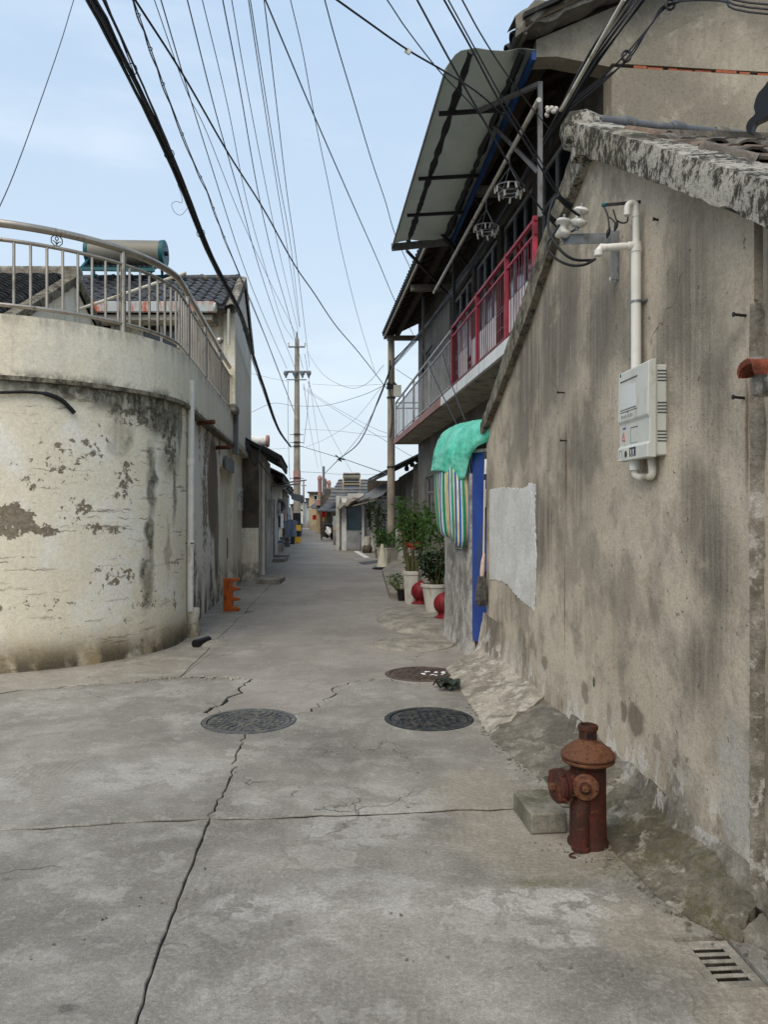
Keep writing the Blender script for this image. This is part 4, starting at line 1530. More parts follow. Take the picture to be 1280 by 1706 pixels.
# ------------------------------------------------------------------ insulator bracket
t = thing('insulator_bracket', 'galvanised wall bracket carrying two white porcelain insulators', 'bracket', wp(4.44, 0, 2.95))
by = 4.44
mb = MB()
mb.obox(wp(by + .03, -.01, 2.93), wp(by - .035) - wp(by + .035), (-.012, 0, 0), (0, 0, .28))
mb.obox(wp(by - .034, .002, 2.93), wp(by - .042) - wp(by - .034), (-.045, 0, 0), (0, 0, .28))
mb.build('wall_leg', M['galv'], t)
mb = MB()
a, b_ = wp(by - .02, .0, 3.20), P(938, 392, 4.40)
mb.obox(a, b_ - a, (0, -.006, 0), (0, 0, -.055))
mb.obox(a, b_ - a, (0, .05, 0), (0, 0, .006))
mb.build('arm', M['galv'], t)
ia, ib = P(938, 380, 4.38), P(966, 362, 4.36)
mb = MB()
mb.bar(P(951, 386, 4.39), P(978, 371, 4.36), .035, .008)
mb.build('tab', M['galv'], t)
insul = [(.020, -.055), (.034, -.052), (.046, -.036), (.044, -.022), (.026, -.010), (.022, .0), (.026, .012), (.040, .022), (.046, .034), (.036, .048), (.014, .054)]
for q, ax in ((ia, (.12, -.1, 1)), (ib, (.2, -.15, 1))):
    mb = MB()
    mb.lathe(insul, q, 20, axis=ax)
    ins = mb.build('insulator', M['porcelain'], t, 50)
    mb = MB()
    mb.lathe([(.008, -.075), (.008, .075)], q, 8, axis=ax)
    mb.build('bolt', M['galv'], ins)
mb = MB()
mb.tube([wp(by, .01, 2.945), wp(by, .04, 2.945)], .012, 8)
mb.build('bolt', M['porcelain'], t)

t = thing('wire_spike', 'black rod with dangling black wire ends above the conduit', 'bracket', wp(4.12, 0, 3.24))
a, b_ = wp(4.10, -.02, 3.255), P(1007, 342, 4.10)
mb = MB()
mb.bar(a, b_, .012, .014)
mb.build('rod', M['steel_dark'], t)
mb = MB()
mb.lathe([(.010, -.01), (.013, 0), (.010, .012)], b_, 8, axis=(-1, 0, 0))
mb.build('green_cap', M['teal'], t)
for pts in ([(1007, 345), (1013, 360), (1015, 378), (1014, 388)], [(1016, 362), (1024, 370), (1026, 378)], [(1022, 350), (1027, 366), (1029, 374), (1024, 384)], [(1047, 362), (1045, 370), (1037, 372), (1028, 368)]):
    mb = MB()
    mb.tube(spline([P(px, py, 4.08 - .02 * i) for i, (px, py) in enumerate(pts)], 5), .0042, 6)
    mb.build('wire_end', M['rubber'], t)
for (px, py) in ((1014, 388), (1027, 376)):
    mb = MB()
    q = P(px, py, 4.05)
    mb.lathe([(.003, .03), (.011, .008), (.010, -.012), (.002, -.034)], q, 7, axis=(.25, 0, 1))
    mb.build('taped_end', M['black'], t)

# ------------------------------------------------------------------ fire hydrant
hx, hy = .988, 3.72
t = thing('fire_hydrant', 'rusty red fire hydrant at the wall foot', 'fire hydrant', (hx, hy, 0))
mb = MB()
mb.lathe([(.098, -.02), (.098, .012), (.092, .02), (.088, .03), (.086, .2), (.085, .36), (.088, .375), (.100, .385), (.100, .398), (.088, .402)], (hx, hy, 0), 36)
body = mb.build('barrel', M['hydrant'], t, 40)
mb = MB()
mb.lathe([(.088, .392), (.124, .398), (.127, .404), (.126, .412), (.116, .414), (.128, .420), (.130, .428), (.126, .438), (.106, .458), (.078, .478), (.056, .490), (.046, .497), (.043, .505)], (hx, hy, 0), 40)
cap = mb.build('bonnet', M['hydrant_cap'], t, 35)
mb = MB()
mb.lathe([(.043, .500), (.042, .545), (.048, .550), (.049, .560), (.046, .570), (.041, .573), (.034, .572), (.033, .560), (.001, .558)], (hx, hy, 0), 28)
nk = mb.build('neck', M['hydrant'], t, 40)
mb = MB()
mb.obox((hx - .016, hy - .0445, .518), (.034, 0, 0), (0, .006, 0), (0, 0, .022))
mb.build('key_slot', M['black'], nk)
# large side outlet (towards the street, left)
sd = Vector((-.96, -.28, 0)).normalized()
so = Vector((hx, hy, .292)) + sd * .05
mb = MB()
mb.lathe([(.070, 0), (.066, .04), (.063, .075), (.066, .078)], so, 30, axis=sd)
sp_ = mb.build('side_outlet', M['hydrant'], t, 40)
mb = MB()
mb.lathe([(.074, .076), (.078, .080), (.078, .094), (.070, .096), (.070, .099), (.080, .101), (.080, .122), (.074, .128), (.040, .132), (.036, .134)], so, 30, axis=sd)
oc = mb.build('outlet_cap', M['hydrant'], sp_, 35)
mb = MB()
mb.box(so + sd * .142, (.03, .03, .03), Matrix.Rotation(.3, 3, 'Z'))
mb.build('cap_nut', M['hydrant_cap'], sp_, bevel=.004)
for k in range(4):
    a = k * math.pi / 2 + .6
    u_ = sd.cross(Vector((0, 0, 1)))
    q = so + sd * .112 + (u_ * math.cos(a) + Vector((0, 0, 1)) * math.sin(a)) * .079
    mb = MB()
    mb.box(q, (.022, .022, .016), Matrix.Rotation(a, 3, 'Y'))
    mb.build('cap_lug', M['hydrant'], sp_, bevel=.003)
# front outlet
fd = Vector((-.22, -.975, .03)).normalized()
fo = Vector((hx - .016, hy, .302)) + fd * .07
mb = MB()
mb.lathe([(.052, -.02), (.050, .022), (.060, .024), (.062, .030), (.062, .040), (.056, .046), (.036, .048), (.030, .052), (.028, .050)], fo, 32, axis=fd)
fr = mb.build('front_outlet', M['hydrant_cap'], t, 35)
mb = MB()
mb.lathe([(.030, .046), (.030, .054), (.022, .056), (.020, .058)], fo, 24, axis=fd)
mb.build('cap_ring', M['hydrant'], fr, 35)
mb = MB()
mb.lathe([(.017, .050), (.017, .072), (.013, .076)], fo, 6, axis=fd)
mb.build('cap_nut', M['hydrant_cap'], fr)
for k in range(6):          # stud heads round the front flange and the base flange
    a = k * math.pi / 3 + .2
    u_ = fd.cross(Vector((0, 0, 1))).normalized()
    v_ = u_.cross(fd)
    q = fo + fd * .038 + (u_ * math.cos(a) + v_ * math.sin(a)) * .050
    MB().lathe([(.006, 0), (.006, .008), (.003, .010)], q, 6, axis=fd).build('bolt', M['hydrant'], fr)
for k in range(8):
    a = k * math.pi / 4 + .1
    MB().lathe([(.008, 0), (.008, .010), (.003, .013)], (hx + .094 * math.cos(a), hy + .094 * math.sin(a), .388), 6).build('bolt', M['hydrant_cap'], body)
c0, c1 = so + sd * .13 + Vector((0, 0, -.02)), Vector((hx - .05, hy - .075, .36))
lk = MB().tube([(.009 * math.cos(a * .785), 0, .006 * math.sin(a * .785)) for a in range(9)], .0022, 5, False).mesh('link', M['hydrant_cap'])
for k in range(14):
    f = k / 13
    q = c0.lerp(c1, f) + Vector((-.01, -.03, 0)) * math.sin(math.pi * f) - Vector((0, 0, .085 * math.sin(math.pi * f)))
    new('chain_link', lk, t, Matrix.Translation(q) @ Matrix.Rotation(k * 1.57, 4, 'X') @ Matrix.Rotation(.9 * (f - .5), 4, 'Y'))
# drain riser in front
mb = MB()
fx, fy = hx - .052, hy - .072
mb.tube(spline([(fx, fy, -.02), (fx, fy, .15), (fx + .002, fy + .004, .19), (fx + .014, fy + .02, .225), (fx + .03, fy + .05, .25)], 5), .040, 20)
mb.lathe([(.046, -.02), (.046, .016), (.040, .02)], (fx, fy, 0), 20)
mb.build('riser', M['hydrant'], t, 40)
mb = MB()
mb.tube(spline([(fx + .02, fy - .04, .006), (fx - .02, fy - .05, .008), (fx - .06, fy - .06, .006), (fx - .075, fy - .085, .006), (fx - .05, fy - .10, .006)], 6), .004, 6)
mb.build('wire_hook', M['hydrant'], t)

# cement block
mb = MB()
rz = Matrix.Rotation(R(6), 3, 'Z')
rows = []
mb.box((.805, 3.985, .052), (.185, .33, .104), rz)
blk = mb.build('cement_block', M['block'], None, bevel=.010, seg=3)
tag(blk, 'chipped grey cement block beside the hydrant', 'block')

# black scraps on the street
t = thing('weed_clump', 'small blackish weed clump between the two right manhole covers', 'weed', (.58, 6.95, 0))
wr = random.Random(3)
for k in range(11):
    a = wr.random() * 6.28
    d = wr.uniform(.02, .12)
    mb = MB()
    c_ = Vector((.58 + d * math.cos(a), 6.95 + d * .8 * math.sin(a), .0))
    rows = []
    ln, hd = wr.uniform(.08, .14), wr.random() * 6.28
    for i in range(6):
        s_ = i / 5
        wd = .045 * math.sin(math.pi * min(.97, s_ * .9 + .1)) + .004
        ctr = c_ + Vector((math.cos(hd), math.sin(hd), 0)) * (s_ * ln - ln / 2) + Vector((0, 0, .03 + .065 * math.sin(s_ * 2.6)))
        sd_ = Vector((-math.sin(hd), math.cos(hd), 0))
        rows.append([ctr - sd_ * wd, ctr + Vector((0, 0, -.012)), ctr + sd_ * wd])
    mb.sheet(rows, (0, 0, -.006))
    mb.build('leaf', M['weed'], t, 60)
mb = MB()
for k in range(9):
    a = k * .7
    mb.tube([(.58, 6.95, -.01), (.58 + .05 * math.cos(a), 6.95 + .05 * math.sin(a), .05)], .006, 5)
mb.build('stem', M['weed'], t)
# ------------------------------------------------------------------ gate between the tan house and the pier
t = thing('gate_pier', 'whitewashed grey gate pier below the striped cloth', 'pier', (.95, 9.4, 0))
pa, pb = Vector((.965, 8.62, 0)), Vector((.80, 10.15, 0))
mb = MB()
rows = []
for i in range(15):
    z = -.02 + 2.05 * i / 14
    row = []
    sw = .045 * max(0, 1 - z / .30) ** 2
    for j in range(15):
        q = pa.lerp(pb, j / 14)
        o = .012 * mnoise.noise(Vector((q.y * 4, z * 4, 2))) + sw * (1 + .6 * mnoise.noise(Vector((q.y * 9, 1, 1))))
        row.append((q.x - o, q.y - (o if j == 0 else 0), z))
    rows.append(row)
mb.sheet(rows, (.26, .03, 0))
mb.build('pier_face', M['pier'], t, 50)
mb = MB()
mb.obox(Vector((1.06, 10.13, 0)), (-.24, .0, 0), (-.75, 8.6, 0), (0, 0, .02))

t = thing('blue_gate', 'blue sheet metal gate leaf between the pier and the tan house', 'gate', (1.05, 8.6, .05))
ga, gb = P(787, 1074, 8.62), P(811, 1086, 8.36)
ga.z = gb.z = .16
up = Vector((0, 0, 2.10))
mb = MB()
mb.obox(ga, gb - ga, (.02, .03, 0), up)
lf = mb.build('leaf', M['blue_door'], t, bevel=.004)
mb = MB()
mb.obox(ga + Vector((0, -.004, 2.10)), gb - ga, (.03, .035, 0), (0, 0, .035))
mb.build('top_trim', M['pvc_dirty'], t)
mb = MB()
mb.obox(ga + Vector((.01, .03, -.15)), gb - ga, (.02, .03, 0), (0, 0, .149))
mb.build('threshold', M['dark_wall'], t)
for z in (.75, 1.45, 1.98):
    mb = MB()
    mb.tube([gb + Vector((-.012, -.012, z - .05)), gb + Vector((-.012, -.012, z + .05))], .012, 8)
    mb.build('hinge', M['steel_dark'], t)
# second, closed leaf further in
mb = MB()
mb.obox(Vector((1.10, 8.72, .12)), (1.0, .06, 0), (0, .03, 0), (0, 0, 2.1))
mb.build('leaf', M['blue_door'], t)
mb = MB()
mb.tube([P(809, 752, 8.25), P(808, 900, 8.25)], .010, 8)
jb = mb.build('jamb_pipe', M['wood_dark'], t)
for (a, b_) in (((810, 765), (809, 790)), ((809, 815), (808, 845))):
    mb = MB()
    mb.tube([P(*a, 8.24), P(*b_, 8.24)], .015, 8)
    mb.build('pipe_tape', M['white_paint'], jb)

# broom hung on the jamb
t = thing('hand_broom', 'grey feather broom hanging handle up beside the blue gate', 'broom', P(803, 1012, 8.15))
mb = MB()
mb.tube([P(808, 800, 8.17), P(806, 925, 8.16)], .009, 8)
mb.build('stick', M['pvc_dirty'], t)
mb = MB()
mb.tube([P(807, 922, 8.16), P(805, 935, 8.15), P(804, 952, 8.15), P(803, 964, 8.15)], [.012, .022, .026, .020], 10)
mb.build('binding', M['rag'], t, 60)
mb = MB()
br = random.Random(4)
for k in range(170):
    a, d = br.random() * 6.28, math.sqrt(br.random())
    p0 = P(803 + 6 * d * math.cos(a), 960, 8.14 + .02 * math.sin(a))
    p1 = P(802.5 + 10.5 * d * math.cos(a) + br.uniform(-1, 1), 1008 + br.uniform(-5, 5) - 4 * d, 8.13 + .05 * d * math.sin(a))
    mid_ = p0.lerp(p1, .5) + Vector((.006 * math.cos(a), 0, 0))
    mb.tube([p0, mid_, p1], [.004, .005, .0025], 4, False)
o = mb.build('bristles', M['straw'], t)
o['kind'] = 'stuff'

# ------------------------------------------------------------------ tarps over the pier
def uv_sheet(rows, name, mat, parent=None, us=None, thick=None):
    mb = MB()
    mb.sheet(rows)
    me = bpy.data.meshes.new(name)
    me.from_pydata(mb.v, [], mb.f)
    nc, nr = len(rows[0]), len(rows)
    uvl = me.uv_layers.new(name='UVMap')
    for p in me.polygons:
        for li in p.loop_indices:
            vi = me.loops[li].vertex_index
            j, i = vi % nc, vi // nc
            uvl.data[li].uv = ((us[j] if us else j / (nc - 1)), i / (nr - 1))
    me.polygons.foreach_set('use_smooth', [True] * len(me.polygons))
    me.materials.append(mat)
    o = new(name, me, parent)
    s_ = o.modifiers.new('solid', 'SOLIDIFY')
    s_.thickness = thick or .004
    return o


# hanging bag of striped cloth: a closed curtain round the pier head gathered at the bottom
rows = []
nc = 97
for i in range(23):
    v = i / 22
    row = []
    for j in range(nc):
        a = 2 * math.pi * j / (nc - 1)
        bul = .88 + .12 * math.sin(math.pi * min(1, v * 1.1))
        if v > .80:
            bul *= math.sqrt(max(.002, 1 - ((v - .80) / .2001) ** 2))
        fold = 1 + (.050 * math.sin(a * 11 + v * 1.5) + .028 * math.sin(a * 23 + 2 - v) + .04 * math.sin(a * 5 + v * 3)) * (.35 + .8 * v)
        cx, cyy = .845 + .02 * v, 9.30 - .10 * v
        x = cx + .215 * bul * fold * math.cos(a)
        y = cyy + .60 * bul * fold * math.sin(a)
        x += -.094 * (y - cyy)
        drop = 1.02 + .10 * math.cos(a + .8) + .03 * math.sin(a * 6)
        zb = 2.30 - drop * (min(1, v * 1.12) ** .95) + .03 * v * mnoise.noise(Vector((a * 3, v * 3, 1)))
        row.append((x, y, zb))
    rows.append(row)
us_ = [(j / (nc - 1) + .03 * math.sin(2 * math.pi * (j / (nc - 1)) + 1.0)) for j in range(nc)]
t = uv_sheet(rows, 'striped_cloth', M['tarp_stripe'], None, us_)
tag(t, 'blue green and cream striped cloth bundled over the gate pier', 'cloth')
ctrl = [
    [(752, 716, 10.1), (768, 709, 9.9), (788, 704, 9.5), (806, 702, 9.0), (822, 702, 8.5)],
    [(736, 728, 9.75), (757, 713, 9.4), (784, 707, 9.0), (804, 704, 8.6), (820, 703, 8.25)],
    [(727, 750, 9.55), (752, 735, 9.0), (778, 722, 8.72), (800, 714, 8.4), (819, 709, 8.12)],
    [(722, 772, 9.45), (744, 764, 8.95), (768, 756, 8.66), (793, 738, 8.38), (819, 727, 8.10)],
    [(718, 786, 9.45), (740, 788, 9.0), (772, 802, 8.70), (788, 758, 8.50), (817, 735, 8.16)]]
cr_ = [spline([P(*q) for q in r_], 9) for r_ in ctrl]
cols_ = [spline([r_[j] for r_ in cr_], 8) for j in range(len(cr_[0]))]
rows = []
for i in range(len(cols_[0])):
    row = []
    for j in range(len(cols_)):
        q = cols_[j][i].copy()
        w1 = 1 - 2 * abs(mnoise.noise(q * 3.1))
        w2 = 1 - 2 * abs(mnoise.noise(q * 8.3 + Vector((4, 1, 2))))
        q += Vector((-.016 * w1 - .006 * w2, -.012 * w1, .014 * w1 + .007 * w2))
        row.append(q)
    rows.append(row)
t = uv_sheet(rows, 'green_tarp', M['tarp_green'], None)
tag(t, 'sea green tarpaulin draped over the striped cloth and gate top', 'tarpaulin')
mb = MB()
mb.obox((1.00, 8.58, 2.30), (.16, .02, 0), (-.03, .34, 0), (0, 0, .10))
t = tag(mb.build('gate_lintel', M['wood_dark'], None, bevel=.01), 'dark timber lintel under the green tarpaulin over the gate', 'lintel')
for i in range(2):
    a = [P(700, 572, 14.0), P(737, 588, 13.0)][i]
    b_ = [P(762, 708, 9.3), P(775, 700, 9.1)][i]
    mb = MB()
    mb.tube(spline([a, a.lerp(b_, .5) + Vector((0, 0, -.05)), b_], 8), .008, 5)
    tag(mb.build('tie_wire', M['cable']), ['left one of two dark tie wires running down to the green tarpaulin', 'right one of two dark tie wires running down to the green tarpaulin'][i], 'wire', 'tie wires above the green tarpaulin')

# ------------------------------------------------------------------ pots, plants and red bollards
def pot(parent, x, y, z0, r0, r1, h_, sides, mat):
    mb = MB()
    mb.lathe([(r0, z0), (r1 * .97, z0 + h_ * .88), (r1 * 1.06, z0 + h_ * .89), (r1 * 1.07, z0 + h_), (r1 * .98, z0 + h_), (r1 * .93, z0 + h_ * .90), (.01, z0 + h_ * .88)], (x, y, 0), sides, caps=False)
    mb.build('pot', mat, parent, 25 if sides > 10 else None, bevel=.004)
    mb = MB()
    mb.lathe([(r1 * .92, z0 + h_ * .90), (r1 * .5, z0 + h_ * .92), (.01, z0 + h_ * .93)], (x, y, 0), 14, caps=False)
    mb.build('soil', M['soil'], parent)


def leafy(parent, x, y, z0, h_, spread, n_stem, n_leaf, mat, ll=.09, lw=.018, seed=1, low=.35, droop=.5):
    r = random.Random(seed)
    st, lv = MB(), MB()
    for k in range(n_stem):
        a, d = r.random() * 6.28, math.sqrt(r.random())
        top = Vector((x + spread * d * math.cos(a), y + spread * d * math.sin(a), z0 + h_ * r.uniform(.72, 1.0)))
        bs = Vector((x + spread * .3 * d * math.cos(a), y + spread * .3 * d * math.sin(a), z0))
        md = bs.lerp(top, .5) + Vector((spread * .1 * math.cos(a), spread * .1 * math.sin(a), 0))
        path = spline([bs, md, top], 5)
        st.tube(path, [.010 - .007 * i / (len(path) - 1) for i in range(len(path))], 5)
        for q in range(n_leaf):
            f = low + (1 - low) * r.random() ** .8
            idx = f * (len(path) - 1)
            i0 = min(int(idx), len(path) - 2)
            c_ = path[i0].lerp(path[i0 + 1], idx - i0)
            az = r.random() * 6.28
            el = r.uniform(-.5, .9)
            L = ll * r.uniform(.6, 1.25)
            dr = Vector((math.cos(az) * math.cos(el), math.sin(az) * math.cos(el), math.sin(el)))
            sd_ = dr.cross(Vector((0, 0, 1))).normalized() * lw * r.uniform(.7, 1.3)
            c_ = c_ + dr * .015
            m_ = c_ + dr * L * .5 + Vector((0, 0, .01))
            e_ = c_ + dr * L + Vector((0, 0, -L * droop * r.random()))
            lv.add([c_, m_ - sd_, m_ + sd_, e_], [(0, 1, 3), (0, 3, 2)])
    st.build('stem', M['stem'], parent)
    o = lv.build('foliage', mat, parent)
    o['kind'] = 'stuff'


z_t = .075
t = thing('potted_plant', 'tall bamboo-like plant tied with red string in a six-sided white pot', 'potted plant', (.50, 13.3, z_t), 'potted plants by the grey house')
pot(t, .50, 13.3, z_t - .07, .135, .165, .58, 6, M['pot'])
leafy(t, .50, 13.3, z_t + .46, 1.32, .30, 24, 34, M['leaf'], .13, .014, 5, .36, .6)
mb = MB()
for zz in (.92, .96, .99):
    mb.tube([(.50 + .17 * math.cos(a * .35), 13.3 + .17 * math.sin(a * .35), z_t + zz + .02 * math.sin(a * 1.3)) for a in range(19)], .007, 5)
mb.build('red_string', M['ribbon'], t)
t = thing('potted_plant', 'dark leafy plant in a round ribbed white pot behind the pier', 'potted plant', (.80, 11.9, z_t), 'potted plants by the grey house')
pot(t, .80, 11.9, z_t - .04, .145, .215, .46, 22, M['pot'])
leafy(t, .80, 11.9, z_t + .40, .55, .28, 14, 30, M['leaf_dark'], .11, .026, 6, .15, .5)
leafy(t, .84, 12.1, z_t + .40, 1.45, .22, 8, 28, M['leaf'], .13, .02, 9, .5, .6)
for i, (px, py, Y, rr_) in enumerate(((702, 994, 12.9, .165), (742, 1019, 11.15, .165))):
    c_ = G(px, 1008 if i == 0 else 1036)
    x, y = (px - CX) / F * Y, Y
    t = thing('ball_bollard', ['red ball bollard beside the six-sided pot', 'red ball bollard half hidden behind the gate pier'][i], 'bollard', (x, y, .07), 'red ball bollards')
    mb = MB()
    n = 16
    mb.lathe([(.004 + rr_ * math.sin(math.pi * k / n), .27 - rr_ * math.cos(math.pi * k / n)) for k in range(n + 1)], (x, y, .0), 28)
    mb.build('ball', M['red_gloss'], t, 60)
    mb = MB()
    mb.lathe([(.165, .055), (.165, .075), (.13, .095), (.105, .115), (.11, .16)], (x, y, 0), 26)
    mb.build('base', M['red_gloss'], t, 40)
    mb = MB()
    mb.lathe([(.03, .425), (.03, .445), (.012, .452)], (x, y, 0), 10)
    mb.build('top_plug', M['red_gloss'], t, 40)
t = thing('seedling_pot', 'small dark pot with trailing seedling at the terrace edge', 'potted plant', (.28, 13.9, 0))
pot(t, .33, 13.9, -.01, .07, .10, .22, 12, M['black'])
leafy(t, .30, 13.9, .18, .30, .26, 12, 9, M['leaf'], .07, .014, 12, .3, .6)

# ------------------------------------------------------------------ two-storey grey house
hs = thing('two_storey_house', 'grey two-storey house with street balcony behind the tan house', 'house', (3.5, 16, 0))
HS = -.094
def hw(Y, c, z):
    return Vector((c + HS * Y, Y, z))


WCc, BCc, ECc = 3.30, 2.55, 2.27
hd_ = Vector((HS, 1, 0))
# street wall with openings: piers + spandrels
y0, y1 = 8.70, 23.8
openings_up = [(9.3, 11.2), (11.5, 13.4), (13.7, 15.6), (15.9, 18.2)]  # made tall so that the dark glass helps darken the veranda
def wall_strip(mb, a, b_, z0, z1, c=WCc, th=.24):
    mb.obox(hw(a, c, z0), hd_ * (b_ - a), (th, 0, 0), (0, 0, z1 - z0))


mb = MB()
cur = y0
for a, b_ in [(20.9, 22.4)]:
    wall_strip(mb, cur, a, 0, 3.7)
    wall_strip(mb, a, b_, 0, 1.15)
    wall_strip(mb, a, b_, 2.6, 3.7)
    cur = b_
wall_strip(mb, cur, y1, 0, 3.7)
mb.build('street_wall', M['grey_wall'], hs)
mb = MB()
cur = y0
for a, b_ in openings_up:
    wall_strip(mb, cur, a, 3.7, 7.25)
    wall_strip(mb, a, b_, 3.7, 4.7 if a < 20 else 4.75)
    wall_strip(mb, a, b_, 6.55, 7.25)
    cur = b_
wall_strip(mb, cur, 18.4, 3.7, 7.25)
mb.build('veranda_wall', M['dark_wall'], hs)  # shade under the eave painted as a darker wall colour
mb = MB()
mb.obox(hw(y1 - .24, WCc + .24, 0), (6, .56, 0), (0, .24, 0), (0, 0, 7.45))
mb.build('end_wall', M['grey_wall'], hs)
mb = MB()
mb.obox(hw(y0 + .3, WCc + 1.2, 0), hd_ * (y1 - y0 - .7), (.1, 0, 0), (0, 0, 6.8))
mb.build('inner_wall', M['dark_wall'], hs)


def window(a, b_, z0, z1, n, parent=hs, c=WCc, fm='grey_rail', gmat='glass_dark'):
    fr = MB()
    fw = .05
    for k in range(n + 1):
        yy = a + (b_ - a - fw) * k / n
        fr.obox(hw(yy, c + .06, z0), hd_ * fw, (.05, 0, 0), (0, 0, z1 - z0))
    for z in (z0, z1 - fw, z0 + (z1 - z0) * .68):
        fr.obox(hw(a + .001, c + .063, z), hd_ * (b_ - a - .002), (.045, 0, 0), (0, 0, fw))
    w_ = fr.build('window', M[fm], parent)
    for k in range(n):
        p_ = MB()
        yy = a + fw + (b_ - a - fw) * k / n
        p_.obox(hw(yy, c + .085, z0 + fw), hd_ * ((b_ - a - fw) / n - fw), (.008, 0, 0), (0, 0, z1 - z0 - 2 * fw))
        p_.build('pane', M[gmat], w_)
    return w_


mb = MB()
wall_strip(mb, 18.4, 21.0, 3.7, 7.42)
wall_strip(mb, 21.0, 22.3, 3.7, 4.75)
wall_strip(mb, 21.0, 22.3, 6.2, 7.42)
wall_strip(mb, 22.3, y1, 3.7, 7.42)
mb.build('street_wall', M['grey_wall'], hs)
for a, b_ in openings_up + [(21.0, 22.3)]:
    window(a, b_, 4.7 if a < 20 else 4.75, 6.55 if a < 20 else 6.2, 3 if a < 20 else 2)
window(20.9, 22.4, 1.15, 2.6, 2)
# white boards added behind the railing to brighten the view through it
for a, b_ in ((9.4, 11.0), (11.6, 13.3), (13.75, 14.5)):
    mb = MB()
    mb.obox(hw(a, BCc + .22, 3.86), hd_ * (b_ - a), (.02, 0, 0), (0, 0, .70))
    mb.build('added_white_board', M['white_paint'], hs)
# gable end facing the camera
gy = 8.45
gdx = Vector((1, .094, 0))
g0 = hw(gy, WCc, 0)                     # lower corner
e0 = hw(gy, ECc + .18, 0)               # eave end
def gp2(base, s_, z):
    q = base + gdx * s_
    return Vector((q.x, q.y, z))


sl = .47
mb = MB()
mb.prism([gp2(g0, 0, 0), gp2(g0, 7, 0), gp2(g0, 7, 6.49), gp2(g0, 0, 6.49)], (HS * .24, .24, 0))
mb.build('gable_wall', M['gable'], hs)
off = (g0.x - e0.x)
mb = MB()
mb.prism([gp2(e0, .02, 6.60), gp2(e0, .25, 6.62), gp2(e0, .85, 6.54), gp2(g0, 0, 6.532), gp2(g0, 7, 6.532), gp2(g0, 7, 6.77 + sl * (off + 7)), gp2(e0, .02, 6.79)], (HS * .24, .24, 0))
mb.build('gable_wall', M['gable'], hs)
mb = MB()
mb.obox(gp2(g0, .02, 6.485) + Vector((0, .035, 0)), gdx * 6.9, (0, .2, 0), (0, 0, .05))
mb.build('joint_gap', M['dark_wall'], hs)
s_ = .25
while s_ < 3.6:
    ln = rnd.uniform(.10, .24)
    mb = MB()
    mb.obox(gp2(g0, s_, 6.492) + Vector((0, rnd.uniform(-.004, .02), 0)), gdx * ln, (0, .1, 0), (0, 0, rnd.uniform(.02, .036)))
    mb.build('brick', M['brick'], hs)
    s_ += ln + rnd.uniform(.005, .12)
# roof: slopes up from the street eave
def eave_base(Y):
    return 6.76 + .021 * (Y - 8.2)


def roof_pt(Y, s_, lift=0):
    return hw(Y, ECc, eave_base(Y) + sl * s_ + lift) + Vector((s_, 0, 0))


mb = MB()
mb.sheet([[roof_pt(8.15, 0), roof_pt(8.15, 5.2)], [roof_pt(24.3, 0), roof_pt(24.3, 5.2)]], (0, 0, .06))
mb.build('roof_deck', M['wood_dark'], hs)
mb = MB()
mb.sheet([[roof_pt(8.10, -.03, .075), roof_pt(8.10, 5.2, .075)], [roof_pt(24.35, -.03, .075), roof_pt(24.35, 5.2, .075)]], (0, 0, .05))
mb.build('roof_covering', M['tile_black'], hs)
# ragged tile verge on the gable
mb = MB()
rows = []
for i in range(50):
    s_ = -.10 + 3.2 * i / 49
    n_ = mnoise.fractal(Vector((s_ * 5, 1, 4)), 1.0, 2.0, 4)
    zz = 6.83 + sl * s_
    y_ = 8.18 - .04 * n_
    rows.append([hw(y_ + .32, ECc, zz - .10 + .04 * n_) + Vector((s_, 0, 0)), hw(y_, ECc, zz - .11 + .05 * n_) + Vector((s_, 0, 0)), hw(y_ - .03, ECc, zz - .02 + .02 * n_) + Vector((s_, 0, 0)), hw(y_, ECc, zz + .12 + .05 * n_) + Vector((s_, 0, 0)), hw(y_ + .35, ECc, zz + .14) + Vector((s_, 0, 0))])
mb.sheet(rows)
mb.build('gable_verge', M['berm_dark'], hs, 50)
# eave tile ends, rafters, eave beam, veranda beams
em = barrel(.20, .45, .07).mesh('tile', M['tile_black'], 50)
for k in range(66):
    Y = 8.3 + k * .243
    mt = Matrix.Translation(roof_pt(Y, .16, .10)) @ Matrix.Rotation(R(90), 4, 'Z') @ Matrix.Rotation(-math.atan(sl), 4, 'X')
    new('eave_tile', em, hs, mt)
rm = MB().obox((0, -.03, 0), (1.32, 0, 1.32 * sl), (0, .06, 0), (0, 0, -.09)).mesh('rafter', M['wood_dark'])
for k in range(32):
    Y = 8.6 + k * .5
    new('rafter', rm, hs, Matrix.Translation(roof_pt(Y, .02, -.005)))
mb = MB()
mb.obox(hw(8.2, ECc - .01, eave_base(8.2) - .06), hd_ * 16.0 + Vector((0, 0, .021 * 16)), (.04, 0, 0), (0, 0, .10))
mb.build('eave_beam', M['wood_grey'], hs)
mb = MB()
mb.obox(hw(8.7, BCc + .04, eave_base(8.7) - .06), hd_ * 15.2 + Vector((0, 0, .021 * 15.2)), (.12, 0, 0), (0, 0, .16))
mb.build('purlin', M['wood_dark'], hs)
for Y in (12.2, 17.9, 23.6):
    mb = MB()
    mb.obox(hw(Y, ECc + .05, eave_base(Y) - .2), (WCc - ECc - .05, 0, 0), hd_ * .14, (0, 0, .14))
    mb.build('cross_beam', M['wood_grey'], hs)
